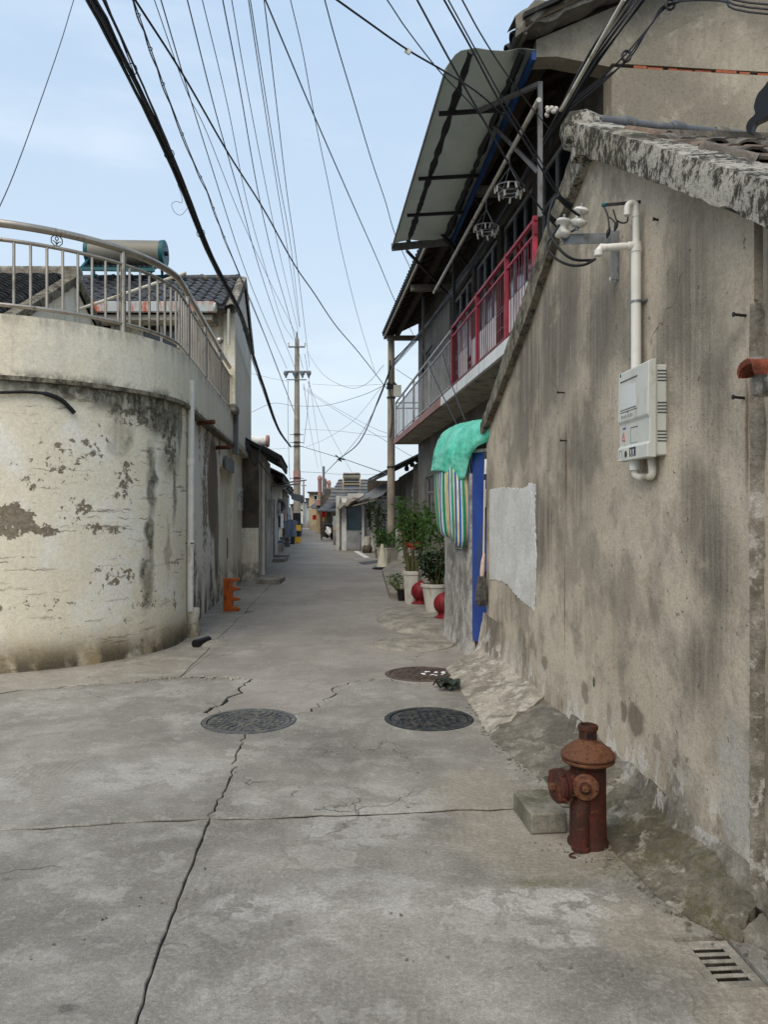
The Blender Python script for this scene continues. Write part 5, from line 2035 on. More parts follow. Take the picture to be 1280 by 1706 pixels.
# balcony slab
mb = MB()
mb.obox(hw(8.9, BCc + .055, 3.71), hd_ * (23.8 - 8.9), (WCc - BCc - .057, 0, 0), (0, 0, .12))
mb.build('balcony_slab', M['soffit'], hs)
mb = MB()
mb.obox(hw(8.9, BCc, 3.70), hd_ * (15.2 - 8.9), (.055, 0, 0), (0, 0, .17))
mb.build('balcony_fascia', M['white_paint'], hs)
mb = MB()
mb.obox(hw(15.2, BCc - .01, 3.695), hd_ * (23.85 - 15.2), (.065, 0, 0), (0, 0, .16))
mb.obox(hw(23.8, BCc + .055, 3.695), (WCc - BCc - .06, 0, 0), hd_ * .05, (0, 0, .16))
mb.build('balcony_fascia', M['pink_paint'], hs)
# black posts on the balcony
for Y in (14.15, 18.1):
    mb = MB()
    mb.bar(hw(Y + .05, BCc + .08, 3.83), hw(Y + .05, BCc + .08, 6.7), .06)
    mb.build('balcony_post', M['steel_dark'], hs)
# inner grey-green window guards
mb = MB()
for a, b_ in openings_up[:4]:
    for z in (4.72, 5.0, 5.06):
        mb.bar(hw(a, WCc - .06, z), hw(b_, WCc - .06, z), .025)
    for k in range(9):
        yy = a + (b_ - a) * k / 8
        mb.bar(hw(yy, WCc - .06, 4.72), hw(yy, WCc - .06, 5.06), .014)
gd = mb.build('window_guard', M['teal_rail'], hs)
gd['kind'] = 'stuff'

# red railing
t = thing('red_railing', 'red iron balcony railing above the green tarpaulin', 'railing', hw(12, BCc, 3.85))
ry0, ry1 = 8.9, 14.2
bc = BCc + .05
for Y in (8.95, 10.25, 12.07, 14.2):
    mb = MB()
    mb.bar(hw(Y, bc, 3.86), hw(Y, bc, 5.04), .055)
    mb.build('post', M['red_rail'], t)
for z, nm in ((5.0, 'top_rail'), (4.83, 'mid_rail')):
    mb = MB()
    mb.bar(hw(ry0, bc, z), hw(ry1, bc, z), .04 if z == 5.0 else .026)
    mb.build(nm, M['red_rail'], t)
mb = MB()
mb.bar(hw(ry0, bc, 3.93), hw(ry1, bc, 3.93), .03)
mb.build('bottom_rail', M['red_dark'], t)
bm_ = MB().box((0, 0, .445), (.009, .009, .89)).mesh('bar', M['red_dark'])
n = 40
for k in range(n):
    Y = ry0 + (ry1 - ry0) * (k + .5) / n
    new('bar', bm_, t, Matrix.Translation(hw(Y, bc, 3.94)))
for Y in (9.6, 11.15, 13.1):
    mb = MB()
    c_ = hw(Y, bc, 4.915)
    for s_ in (-1, 1):
        mb.tube([c_ + hd_ * (s_ * .09 + .07 * math.cos(a * .52)) + Vector((0, 0, .055 * math.sin(a * .52))) for a in range(13)], .007, 5)
    mb.build('scroll', M['red_dark'], t)
for z in (4.35, 4.15):
    mb = MB()
    mb.bar(hw(12.3, bc + .25, z), hw(14.2, bc + .25, z), .04)
    mb.build('inner_rail', M['red_dark'], t)

# silver railing
t = thing('silver_railing', 'silver grey iron balcony railing near the concrete pole', 'railing', hw(19, BCc, 3.85))
ry0, ry1 = 14.3, 23.75
for Y in (17.0, 19.6, 21.8, 23.72):
    mb = MB()
    mb.bar(hw(Y, bc, 3.86), hw(Y, bc, 4.98), .05)
    mb.build('post', M['grey_rail'], t)
for z in (4.97, 4.80, 3.95):
    mb = MB()
    mb.bar(hw(ry0, bc, z), hw(ry1, bc, z), .04 if z > 4.9 else .028)
    mb.build('rail', M['grey_rail'], t)
    mb = MB()
    mb.bar(hw(ry1, bc, z + .002), hw(ry1, WCc, z + .002), .035)
    mb.build('rail', M['grey_rail'], t)
bm2 = MB().box((0, 0, .42), (.010, .010, .84)).mesh('bar', M['grey_rail'])
n = 68
for k in range(n):
    Y = ry0 + (ry1 - ry0) * (k + .5) / n
    new('bar', bm2, t, Matrix.Translation(hw(Y, bc, 3.95)))
for k in range(5):
    q = hw(ry1, bc, 3.95).lerp(hw(ry1, WCc, 3.95), (k + .7) / 5.4)
    new('bar', bm2, t, Matrix.Translation(q))

# ------------------------------------------------------------------ awning
t = thing('awning', 'sooty grey sheet awning jutting out under the eave of the two-storey house', 'awning', hw(11.8, 1.7, 6.7))
AS = .95
ai0, ai1 = P(893, 84, 8.75 * AS), P(757, 401, 14.8 * AS)
ao0, ao1 = P(768, 84, 8.80 * AS), P(668, 402, 14.8 * AS)
al0, al1 = P(741, 117, 8.80 * AS), P(652, 414, 14.8 * AS)
nb_ = 4
cuts = [0, .20, .52, .76, 1]
for k in range(nb_):
    f0, f1 = cuts[k], cuts[k + 1]
    rows = []
    for i in range(5):
        f = f0 + (f1 - f0) * i / 4
        I, O, L = ai0.lerp(ai1, f), ao0.lerp(ao1, f), al0.lerp(al1, f)
        row = [I.lerp(O, s_ / 5) + Vector((0, 0, .02 * math.sin(s_ * 2))) for s_ in range(6)]
        row += [O.lerp(L, .35) + Vector((0, 0, .02)), O.lerp(L, .7) + Vector((0, 0, .012)), L]
        rows.append(row)
    mb = MB()
    mb.sheet(rows, (0, 0, .006))
    mb.build('sheet_panel', M['awning'], t, 60)
for f in cuts:
    ff = min(.992, max(.008, f))
    I, O, L = ai0.lerp(ai1, ff), ao0.lerp(ao1, ff), al0.lerp(al1, ff)
    mb = MB()
    if 0 < f < 1:
        mb.bar(I - Vector((0, 0, .03)), O.lerp(L, .3) - Vector((0, 0, .03)), .05, .04)
        mb.build('cross_bar', M['steel_dark'], t)
    elif f == 1:
        mb.bar(I - Vector((0, 0, .03)), L - Vector((0, 0, .0)), .04, .13)
        mb.build('end_bar', M['steel_grey'], t)
for s_, r_ in ((.42, .085), (.9, .075)):
    mb = MB()
    rows = []
    for i in range(60):
        f = i / 59
        c_ = ai0.lerp(ai1, f).lerp(ao0.lerp(ao1, f), (s_ - .3) / .7 if s_ > .3 else 0)
        wv_ = r_ * (.55 + .45 * mnoise.fractal(Vector((f * 22, s_, 1)), 1.0, 2.0, 3))
        rows.append([c_ + Vector((-wv_, 0, -.012)), c_ + Vector((0, 0, -.05)), c_ + Vector((wv_, 0, -.012))])
    mb.sheet(rows, (0, 0, .008))
    mb.build('tarred_seam', M['steel_dark'], t, 60)
mb = MB()
mb.bar(ai0 + Vector((-.02, 0, -.06)), ai1 + Vector((-.05, 0, -.05)), .05, .09)
mb.build('blue_beam', M['blue_beam'], t)
mb = MB()
mb.bar(al0 + Vector((.012, 0, -.005)), al1 + Vector((.012, 0, -.005)), .02, .03)
mb.build('lip', M['steel_grey'], t)
# near post and braces
q0, q1 = P(900, 138, 8.62), P(900, 362, 8.62)
mb = MB()
mb.bar(q1, q0, .05, .05)
mb.build('post', M['steel_grey'], t)
mb = MB()
mb.bar(P(900, 140, 8.62), ai0.lerp(ai1, .2).lerp(ao0.lerp(ao1, .2), .5) + Vector((0, 0, -.06)), .045)
mb.build('brace', M['steel_grey'], t)
for (a, b_, m_) in ((P(792, 178, 10.2), P(897, 287, 9.2), 'steel_grey'), (P(735, 264, 11.9), P(803, 345, 12.3), 'steel_dark'), (P(704, 350, 13.4), P(779, 442, 14.3), 'steel_dark'), (P(678, 418, 14.7), P(748, 492, 17.8), 'steel_dark')):
    mb = MB()
    mb.bar(a, b_, .045)
    mb.build('brace', M[m_], t)

# laundry pole, hangers
t = tag(MB().tube([hw(8.45, 2.5, 6.13), hw(15.7, 2.5, 6.08)], .028, 10).build('laundry_pole', M['pvc_dirty'], None, 40), 'long pale laundry pole hung along the balcony under the awning', 'pole')
for i, (Y, r_, z) in enumerate(((9.7, .185, 5.69), (11.0, .175, 5.67))):
    t = thing('clip_hanger', ['round wire clip hanger nearer the tan house gable', 'round wire clip hanger farther along the laundry pole'][i], 'hanger', hw(Y, 2.5, z), 'round clip hangers on the laundry pole')
    c_ = hw(Y, 2.5, z)
    for nm, zz, rr_, tr in (('hoop', .0, r_, .008), ('hoop', -.07, r_ * .72, .006)):
        mb = MB()
        mb.tube([c_ + Vector((rr_ * math.cos(a * math.pi / 14), rr_ * math.sin(a * math.pi / 14), zz)) for a in range(29)], tr, 6, False)
        mb.build(nm, M['grey_rail'], t)
    mb = MB()
    for k in range(4):
        a = k * math.pi / 2 + .4
        mb.tube([c_ + Vector((r_ * math.cos(a), r_ * math.sin(a), 0)), c_ + Vector((0, 0, .26))], .004, 5)
        mb.tube([c_ + Vector((r_ * math.cos(a), r_ * math.sin(a), 0)), c_ + Vector((r_ * .7 * math.cos(a + .4), r_ * .7 * math.sin(a + .4), -.07))], .004, 5)
    mb.tube([c_ + Vector((0, 0, .26)), c_ + Vector((0, 0, .42))], .006, 5)
    mb.build('hook', M['grey_rail'], t)
    cm = MB().obox((-.008, -.011, -.075), (.016, 0, 0), (0, .022, 0), (0, 0, .075)).mesh('clip', M['pvc_dirty'])
    for k in range(14):
        a = k * 2 * math.pi / 14
        rr_ = r_ if k % 3 else r_ * .72
        new('clip', cm, t, Matrix.Translation(c_ + Vector((rr_ * math.cos(a), rr_ * math.sin(a), -.0 if k % 3 else -.07))) @ Matrix.Rotation(a + rnd.uniform(-.4, .4), 4, 'Z') @ Matrix.Rotation(rnd.uniform(-.3, .3), 4, 'X'))
# white knot of old cloth by the post
mb = MB()
for k in range(9):
    q = P(925 + rnd.uniform(-14, 12), 186 + rnd.uniform(-6, 7), 8.5 + rnd.uniform(-.04, .04))
    mb.lathe([(.004, -.03), (.026, -.01), (.022, .016), (.004, .03)], q, 7, axis=(rnd.uniform(-1, 1), 0, 1))
tag(mb.build('rag_knot', M['pot'], None, 60), 'knotted white rag among the cables by the awning post', 'rag')
# ------------------------------------------------------------------ left: house with the curved cream wall
LC = (-4.54, 9.5)
LR = 2.05


def lpath(inset, y_end=15.2, x_start=-13.0, da=5, c=-1.60):
    """Plan line of the wall: straight front, quarter round, then along the street; inset to the inside."""
    r = LR - inset
    pts = [(x_start, LC[1] - r)]
    x = x_start
    while x < LC[0] - .3:
        x += .45
        if x < LC[0] - .1:
            pts.append((x, LC[1] - r))
    for k in range(0, 91 - da // 2, da):
        a = R(-90 + k)
        pts.append((LC[0] + r * math.cos(a), LC[1] + r * math.sin(a)))
    y = LC[1]
    x9 = LC[0] + r
    while y < y_end - .05:
        y = min(y + .35, y_end)
        pts.append((x9 - .094 * (y - LC[1]), y))
    return pts


def ribbon(path, z0, z1, th, nz, wob=.006, seed=0, foot=0.0):
    """Upright skin along a plan path with thickness th to the inside."""
    n = len(path)
    rows_o, rows_i = [], []
    for i, (x, y) in enumerate(path):
        a, b_ = path[max(0, i - 1)], path[min(n - 1, i + 1)]
        tx, ty = b_[0] - a[0], b_[1] - a[1]
        L = math.hypot(tx, ty) or 1
        nx, ny = ty / L, -tx / L       # outward (to the street)
        ro, ri = [], []
        for j in range(nz + 1):
            z = z0 + (z1 - z0) * j / nz
            o = wob * mnoise.noise(Vector((x * 1.3, y * 1.3 + seed, z * 1.3))) + foot * max(0, 1 - (z - z0) / .25) ** 2
            ro.append(Vector((x + nx * o, y + ny * o, z)))
            ri.append(Vector((x - nx * th, y - ny * th, z)))
        rows_o.append(ro)
        rows_i.append(ri)
    mb = MB()
    rows = [o + list(reversed(i)) for o, i in zip(rows_o, rows_i)]
    rows = [r + [r[0]] for r in rows]
    mb.sheet(rows)
    k = len(rows[0]) - 1
    mb.f.append(tuple(range(k)))
    b0 = len(mb.v) - (k + 1)
    mb.f.append(tuple(range(b0, b0 + k)))
    return mb


lh = thing('curved_house', 'cream house with peeling rounded corner wall and terrace parapet', 'house', (-5, 10, 0))
p_all = lpath(0)
p_curve = [q for q in p_all if q[1] <= 9.95]
ribbon(p_curve, -.03, 2.95, .25, 30, .012, 1, .02).build('curved_wall', M['cream_curve'], lh, 40)
p_side = [(x - .07, y) for x, y in lpath(0, 13.95) if y >= 9.6]
ribbon(p_side, -.03, 2.93, .2, 26, .01, 2).build('side_wall', M['cream_side'], lh, 40)
# corner stub of broken plinth under the downpipe
mb = MB()
rows = []
for i in range(8):
    z = .0 + .36 * i / 7
    ring = []
    for j in range(13):
        a = 2 * math.pi * j / 12
        r_ = .075 * (1 + .3 * mnoise.noise(Vector((math.cos(a) * 2, math.sin(a) * 2, z * 8)))) * (1.15 - .4 * z)
        ring.append((-2.47 + r_ * math.cos(a), 9.92 + r_ * 1.4 * math.sin(a), z))
    rows.append(ring)
mb.sheet(rows)
mb.f.append(tuple(7 * 13 + j for j in range(12)))
mb.build('plinth_stub', M['cream_curve'], lh, 60)
par = ribbon(lpath(-.045, 15.3), 2.93, 3.55, .15, 8, .006, 3).build('parapet', M['parapet'], lh, 40)
mb = ribbon(lpath(-.065, 15.3), 2.90, 2.945, .2, 1, .010, 4)
mb.build('drip_edge', M['verge'], lh)
mb = MB()
fl = lpath(.12, 19)
mb.add([(x, y, 3.0) for x, y in fl] + [(-13, 19, 3.0)], [tuple(range(len(fl) + 1))])
mb.build('terrace_floor', M['grey_wall'], lh)
# black hose on the curved wall
q = [circ(-30, 655), circ(0, 655), circ(40, 654), circ(75, 657), circ(100, 667), circ(114, 680), circ(122, 689)]
q = [v + (v - Vector((LC[0], LC[1], v.z))).normalized() * .035 for v in q]
mb = MB()
mb.tube(spline(q, 6), [.016] * (6 * 3) + [.024] * (6 * 3 + 1), 8)
tag(mb.build('black_hose', M['rubber'], None, 50), 'thick black cable end poking over the peeling curved wall', 'cable')
# damp pockets: short black drips of lost render
# lower door pier further along: cream pilaster with lock plate, grey box and meter
LS = -.094
def lw(Y, c, z):
    return Vector((c + LS * Y, Y, z))


ld = Vector((LS, 1, 0))
mb = MB()
mb.obox(lw(13.95, -1.72, -.02), ld * 1.75, (-.2, 0, 0), (0, 0, 2.45))
mb.obox(lw(13.95, -1.64, 2.42), ld * 1.7, (-.2, 0, 0), (0, 0, .49))
mb.build('gate_panel', M['cream'], lh)
mb = MB()
mb.obox(lw(15.7, -1.62, -.02), ld * 3.4, (-.24, 0, 0), (0, 0, 3.0))
mb.build('street_wall', M['cream'], lh)
mb = MB()
q = plane_pt(381, 912, -1.71, LS)
mb.obox(q + Vector((0, -.22, -.22)), ld * .44, (.015, 0, 0), (0, 0, .42))
mb.build('lock_plate', M['wood_dark'], lh, bevel=.01)
mb = MB()
mb.obox(q + Vector((.016, -.06, -.03)), ld * .12, (.03, 0, 0), (0, 0, .06))
mb.build('lock', M['iron_grey'], lh)
mb = MB()
mb.obox(lw(14.05, -1.60, 2.38), ld * 1.5, (.03, 0, 0), (0, 0, .25))
mb.build('gate_head', M['steel_grey'], lh)
q = plane_pt(399, 835, -1.60, LS)
t = thing('wall_meter', 'small grey meter case on the cream wall past the orange clamp', 'meter box', q)
mb = MB()
mb.obox(q + Vector((-.02, -.3, -.2)), ld * .55, (.10, 0, 0), (0, 0, .50))
mb.build('case', M['ac'], t, bevel=.01)
mb = MB()
for k in range(4):
    mb.obox(q + Vector((.082, -.24, -.12 + k * .1)), ld * .42, (.004, 0, 0), (0, 0, .03))
mb.build('louvre', M['ink_grey'], t)
mb = MB()
mb.obox(plane_pt(404, 898, -1.615, LS) + Vector((0, -.5, -.15)), ld * 1.0, (.012, 0, 0), (0, 0, .42))
mb.build('cement_smear', M['grey_wall'], lh)
# rusty stubs and box gutter by the parapet end
for (px0, px1, py) in ((345, 374, 703), (374, 398, 745)):
    a, b_ = plane_pt(px0, py, -1.50, LS), plane_pt(px1, py + 2, -1.50, LS)
    mb = MB()
    mb.tube([a + Vector((-.2, .15, 0)), a + Vector((.10, 0, 0))], .035, 10)
    mb.build('rusty_spout', M['hydrant_cap'], lh, 40)
mb = MB()
mb.obox(lw(15.15, -1.56, 2.75), ld * .22, (.10, 0, 0), (0, 0, .78))
mb.build('box_downpipe', M['steel_grey'], lh)
mb = MB()
mb.obox(lw(14.7, -1.60, 3.5), ld * .6, (.16, 0, 0), (0, 0, .18))
mb.build('cement_cap', M['fillet'], lh, bevel=.05)
# downpipe
t = thing('downpipe', 'grubby white downpipe at the end of the curved wall', 'pipe', (-2.46, 9.98, .3))
mb = MB()
mb.tube([P(319, 634, 9.78), P(317, 1018, 9.78)], .040, 14)
mb.build('pipe', M['pvc'], t, 40)
for py in (770, 905):
    mb = MB()
    c_ = P(318, py, 9.78)
    mb.lathe([(.045, -.04), (.048, -.03), (.048, .03), (.045, .04)], c_, 14)
    mb.build('collar', M['pvc'], t, 40)
mb = MB()
mb.bar(P(302, 905, 9.8), P(323, 905, 9.72), .014)
mb.build('strap', M['hydrant_cap'], t)
# capped drain stub on the ground
t = thing('drain_stub', 'capped black drain stub in a cement collar below the downpipe', 'pipe', G(322, 1078))
c_ = G(325, 1079)
mb = MB()
mb.tube([c_ + Vector((.10, .25, .05)), c_ + Vector((0, 0, .045))], .05, 12)
mb.build('pipe', M['black'], t, 40)
mb = MB()
mb.lathe([(.26, -.02), (.20, .03), (.12, .05), (.01, .06)], c_ + Vector((.12, .25, 0)), 18, caps=False)
mb.build('collar', M['apron'], t, 60)

# ------------------------------------------------------------------ terrace railing
t = thing('terrace_railing', 'stainless steel railing curving along the cream terrace parapet', 'railing', (-3.8, 8.2, 3.55))
rpth = lpath(.03, 15.2, -10.0, 3)
def along(path):
    d = [0]
    for a, b_ in zip(path, path[1:]):
        d.append(d[-1] + math.hypot(b_[0] - a[0], b_[1] - a[1]))
    return d


rd = along(rpth)
def at_len(s_):
    for i in range(len(rd) - 1):
        if rd[i] <= s_ <= rd[i + 1]:
            f = (s_ - rd[i]) / (rd[i + 1] - rd[i] or 1)
            a, b_ = rpth[i], rpth[i + 1]
            return a[0] + (b_[0] - a[0]) * f, a[1] + (b_[1] - a[1]) * f
    return rpth[-1]


for nm, z, r_, n in (('top_rail', 4.46, .040, 12), ('second_rail', 4.30, .021, 8), ('bottom_rail', 3.655, .022, 8)):
    mb = MB()
    mb.tube([(x, y, z) for x, y in rpth], r_, n)
    mb.build(nm, M['stainless'], t, 50)
total = rd[-1]
# distance where the path meets the photo's posts
s_post = [min(range(0, int(total * 100)), key=lambda k: abs((at_len(k / 100)[0] / at_len(k / 100)[1]) * F + CX - px) + (0 if at_len(k / 100)[1] < yb else 999)) / 100 for px, yb in ((205, 9.4), (313, 11.5), (342, 13.4), (366, 15.3))]
posts = [s_post[0] - 1.75, s_post[0] - 3.5] + s_post
for k, s_ in enumerate(posts):
    x, y = at_len(max(0.05, s_))
    mb = MB()
    mb.tube([(x, y, 3.50), (x, y, 4.44)], .030, 10)
    mb.build('post', M['stainless'], t, 50)
bl = MB().lathe([(.0155, 0), (.0155, .645)], (0, 0, 0), 8).mesh('baluster', M['stainless'], 50)
s_ = .1
k = 0
while s_ < total:
    if min(abs(s_ - q) for q in posts) > .06:
        x, y = at_len(s_)
        new('baluster', bl, t, Matrix.Translation((x, y, 3.655)))
    s_ += .152
# ball finial and handrail into the house wall
x, y = at_len(posts[-1])
mb = MB()
mb.lathe([(.03, 4.44), (.03, 4.55)] + [(.004 + .062 * math.sin(math.pi * k / 10), 4.62 - .062 * math.cos(math.pi * k / 10)) for k in range(11)], (x, y, 0), 16)
mb.build('finial', M['stainless'], t, 60)
mb = MB()
mb.tube([(x, y, 4.44), (x - .18, y + 1.0, 4.36)], .036, 10)
mb.build('wall_handrail', M['stainless'], t, 50)
# octagon ornament
a_s = min(range(0, int(total * 100)), key=lambda k: abs((at_len(k / 100)[0] / at_len(k / 100)[1]) * F + CX - 95)) / 100
x, y = at_len(a_s)
x2, y2 = at_len(a_s + .05)
tv = Vector((x2 - x, y2 - y, 0)).normalized()
c_ = Vector((x, y, 4.375))
mb = MB()
oct_ = [c_ + tv * .058 * math.cos(R(22.5 + 45 * k)) + Vector((0, 0, .058 * math.sin(R(22.5 + 45 * k)))) for k in range(9)]
mb.tube(oct_, .0055, 6, False)
mb.tube([c_ + Vector((0, 0, -.055)), c_ + Vector((0, 0, .0))], .005, 5)
mb.tube([c_ + tv * .016 * math.cos(k * .785) + Vector((0, 0, .022 + .018 * math.sin(k * .785))) for k in range(9)], .005, 5, False)
for sgn in (-1, 1):
    mb.tube(spline([c_ + Vector((0, 0, -.04)), c_ + tv * sgn * .02 + Vector((0, 0, -.012)), c_ + tv * sgn * .040 + Vector((0, 0, -.006))], 4), .005, 5)
mb.build('flower_ornament', M['steel_dark'], t)

# ------------------------------------------------------------------ black-tiled gabled house behind the terrace
bh = thing('black_tiled_house', 'small cream gabled house with black ridged tiles behind the terrace railing', 'house', (-6.5, 11.5, 0))
bx_ = -4.62
rY, rZ = 11.45, 5.08
eY, eZ = 9.35, 3.92
fY, fZ = 12.9, 4.35
mb = MB()
mb.prism([(bx_, eY + .15, 3.0), (bx_, eY + .15, eZ + .02), (bx_, rY, rZ - .10), (bx_, fY, fZ - .1), (bx_, fY, 3.0)], (-.2, 0, 0))
mb.build('gable_wall', M['cream'], bh)
mb = MB()
mb.obox((bx_ - .2, eY + .2, 3.0), (-6, 0, 0), (0, .2, 0), (0, 0, eZ - 3.05))
mb.build('front_wall', M['cream'], bh)
mb = MB()
mb.sheet([[(bx_ + .02, eY, eZ), (bx_ + .02, rY, rZ)], [(-11.5, eY, eZ), (-11.5, rY, rZ)]], (0, 0, -.07))
mb.sheet([[(bx_ + .02, rY, rZ), (bx_ + .02, fY + .2, fZ - .12)], [(-11.5, rY, rZ), (-11.5, fY + .2, fZ - .12)]], (0, 0, -.07))
mb.build('roof_deck', M['tile_black'], bh)
# verge coping, ridge coping
rows = []
for i in range(30):
    f = i / 29
    y, z = eY - .05 + (rY - eY + .05) * f, eZ - .03 + (rZ - eZ + .03) * f
    n_ = .015 * mnoise.noise(Vector((y * 8, 1, 1)))
    rows.append([(bx_ + .07, y, z - .09 + n_), (bx_ + .08 + n_, y, z + .05), (bx_ + .03, y, z + .075 + n_), (bx_ - .05, y, z + .075), (bx_ - .07, y, z - .02)])
mb = MB()
mb.sheet(rows)
mb.build('verge', M['verge'], bh, 60)
mb = MB()
mb.obox((bx_ + .10, rY - .12, rZ - .06), (-6.8, 0, 0), (0, .24, 0), (0, 0, .22))
mb.build('ridge_coping', M['fillet'], bh, bevel=.05, seg=3)
rows = []
for i in range(16):
    f = i / 15
    y, z = rY + (fY + .2 - rY) * f, rZ + (fZ - .12 - rZ) * f
    rows.append([(bx_ + .06, y, z - .07), (bx_ + .07, y, z + .04), (bx_ - .1, y, z + .06)])
mb = MB()
mb.sheet(rows, (-.02, 0, -.02))
mb.build('verge', M['verge'], bh, 60)
bt = barrel(.22, .17, .115, .014, 8, .10).mesh('tile', M['tile_black'], 60)
sb = math.atan2(rZ - eZ, rY - eY)
for c_ in range(9):
    for r_ in range(24):
        f = r_ / 24
        Y = eY + .02 + (rY - eY - .14) * f
        mt = Matrix.Translation((bx_ - .19 - c_ * .235 + tr_.uniform(-.006, .006), Y, eZ + (rZ - eZ) * (Y - eY) / (rY - eY) + .005)) @ Matrix.Rotation(tr_.uniform(-.05, .05), 4, 'Z') @ Matrix.Rotation(sb - .15, 4, 'X')
        new('roof_tile', bt, bh, mt)

# ------------------------------------------------------------------ upper storey house with wave tiles
uh = thing('upper_storey', 'cream upper storey with grey wave-tiled roof and rusty white gutter', 'house', (-5, 17, 3))
UY0, UY1 = 15.3, 19.4
uz = 5.55
cU = -1.53
# street gable wall (overhanging)
mb = MB()
mb.prism([lw(UY0, cU, 3.02), lw(UY0, cU, uz), lw(17.35, cU, 6.60), lw(UY1, cU, 5.65), lw(UY1, cU, 3.02)], (-.22, 0, 0))
mb.build('gable_wall', M['cream'], uh)
mb = MB()
mb.obox(lw(UY0 + .12, cU - .22, 3.02), (-8, .0, 0), (0, .22, 0), (0, 0, uz - 2.9))
mb.build('front_wall', M['cream'], uh)
mb = MB()
mb.prism([lw(UY0 - .06, cU + .05, 2.93), lw(UY1 + .1, cU + .05, 2.78), lw(UY1 + .1, cU - .4, 2.78), lw(UY0 - .06, cU - .4, 2.93)], (0, 0, .12))
mb.build('floor_slab', M['soffit'], uh)
mb = MB()
mb.obox(lw(UY0 - .13, cU + .015, 3.06), (-.42, .04, 0), (0, .13, 0), (0, 0, 1.25))
mb.build('corner_pier', M['cream'], uh)
# dark recess windows in front wall
for (px0, px1, py0, py1) in ((142, 190, 505, 560), (235, 300, 520, 580)):
    a, b_ = P(px0, py0, UY0 + .08), P(px1, py1, UY0 + .08)
    mb = MB()
    mb.obox((a.x, a.y, b_.z), (b_.x - a.x, 0, 0), (0, .035, 0), (0, 0, a.z - b_.z))
    w_ = mb.build('window', M['glass_dark'], uh)
    mb = MB()
    for xx in (a.x, (a.x + b_.x) / 2, b_.x - .05):
        mb.obox((xx, a.y - .03, b_.z), (.05, 0, 0), (0, .028, 0), (0, 0, a.z - b_.z))
    mb.build('frame', M['white_paint'], w_)
# roof
RX0, RX1 = -11.0, -2.98
ry_e, rz_e, ry_r, rz_r = UY0 - .42, 5.62, 17.35, 6.82
us = math.atan2(rz_r - rz_e, ry_r - ry_e)
mb = MB()
mb.sheet([[(RX0, ry_e, rz_e), (RX1 - .12, ry_e, rz_e)], [(RX0, ry_r, rz_r), (RX1 - .30, ry_r, rz_r)]], (0, 0, -.08))
mb.sheet([[(RX0, ry_r, rz_r), (RX1 - .30, ry_r, rz_r)], [(RX0, 19.8, 5.6), (RX1 - .5, 19.8, 5.6)]], (0, 0, -.08))
mb.build('roof_deck', M['tile_blue'], uh)


def wave(wd, ln, ht, n=8):
    rows = []
    for k in range(2):
        rows.append([Vector((wd * (i / n - .5), ln * (k - .5), ht * math.sin(2 * math.pi * i / n) + (.0 if k == 0 else .0))) for i in range(n + 1)])
    return MB().sheet(rows, (0, 0, -.022))


wm = wave(.235, .40, .032).mesh('tile', M['tile_blue'], 60)
nr = 8
for r_ in range(nr):
    f = (r_ + .4) / nr
    Y, Z = ry_e + (ry_r - ry_e) * f, rz_e + (rz_r - rz_e) * f
    xr = RX1 - .10 - .18 * f
    for c_ in range(19):
        X = xr - .13 - c_ * .232
        mt = Matrix.Translation((X, Y, Z + .045)) @ Matrix.Rotation(us - .09, 4, 'X')
        new('roof_tile', wm, uh, mt)
rg = MB()
rg.lathe([(.075, 0), (.085, .34), (.098, .345), (.098, .40)], (0, 0, 0), 12, axis=(1, 0, 0))
rgm = rg.mesh('ridge', M['tile_blue'], 50)
for k in range(13):
    new('ridge_tile', rgm, uh, Matrix.Translation((RX1 - .7 - k * .40, ry_r, rz_r + .05)))
# verge coping on the street side
mb = MB()
rows = []
for i in range(20):
    f = i / 19
    y, z = ry_e + .05 + (ry_r - ry_e - .05) * f, rz_e - .05 + (rz_r - rz_e + .05) * f
    x = lw(y, cU, 0).x
    rows.append([(x + .05, y, z - .12), (x + .055, y, z + .08), (x - .03, y, z + .10), (x - .14, y, z + .06)])
for i in range(1, 14):
    f = i / 13
    y, z = ry_r + (19.8 - ry_r) * f, rz_r + (5.6 - rz_r) * f
    x = lw(y, cU, 0).x
    rows.append([(x + .05, y, z - .12), (x + .055, y, z + .08), (x - .03, y, z + .10), (x - .14, y, z + .06)])
mb.sheet(rows, (-.01, 0, -.03))
mb.build('verge', M['fillet'], uh, 60)
# gutter
mb = MB()
rows = []
for i in range(2):
    x = (-7.0, RX1 - .28)[i]
    rows.append([(x, ry_e - .02 + .0, rz_e - .02), (x, ry_e - .03, rz_e - .17), (x, ry_e - .10, rz_e - .185), (x, ry_e - .125, rz_e - .165), (x, ry_e - .15, rz_e + .005)])
mb.sheet(rows, (0, .004, .010))
mb.build('gutter', M['gutter'], uh, 15)
mb = MB()
mb.lathe([(.07, 0), (.10, .02), (.10, .05)], (RX1 - .30, ry_e - .10, rz_e - .09), 10, axis=(1, 0, 0))
mb.build('gutter_end', M['ac'], uh, 50)
mb = MB()
mb.obox((-9, ry_e, rz_e - .30), (9 + RX1 - .35, 0, 0), (0, .55, 0), (0, 0, .10))
mb.build('eave_soffit', M['soffit'], uh)
for px in (407, 401):
    a, b_ = P(px - 2, 520, 15.1), P(px - 5, 640, 15.1)
mb = MB()
mb.tube([P(381, 515, 15.0), P(381, 575, 15.05)], .03, 8)
mb.build('rainwater_pipe', M['pvc_dirty'], uh, 50)
# leaning bamboo rod
mb = MB()
mb.tube([P(118, 520, 11.2), P(310, 455, 11.0)], .022, 7)
tag(mb.build('leaning_rod', M['pvc_dirty'], None, 40), 'pale rod leaning behind the terrace railing', 'rod')

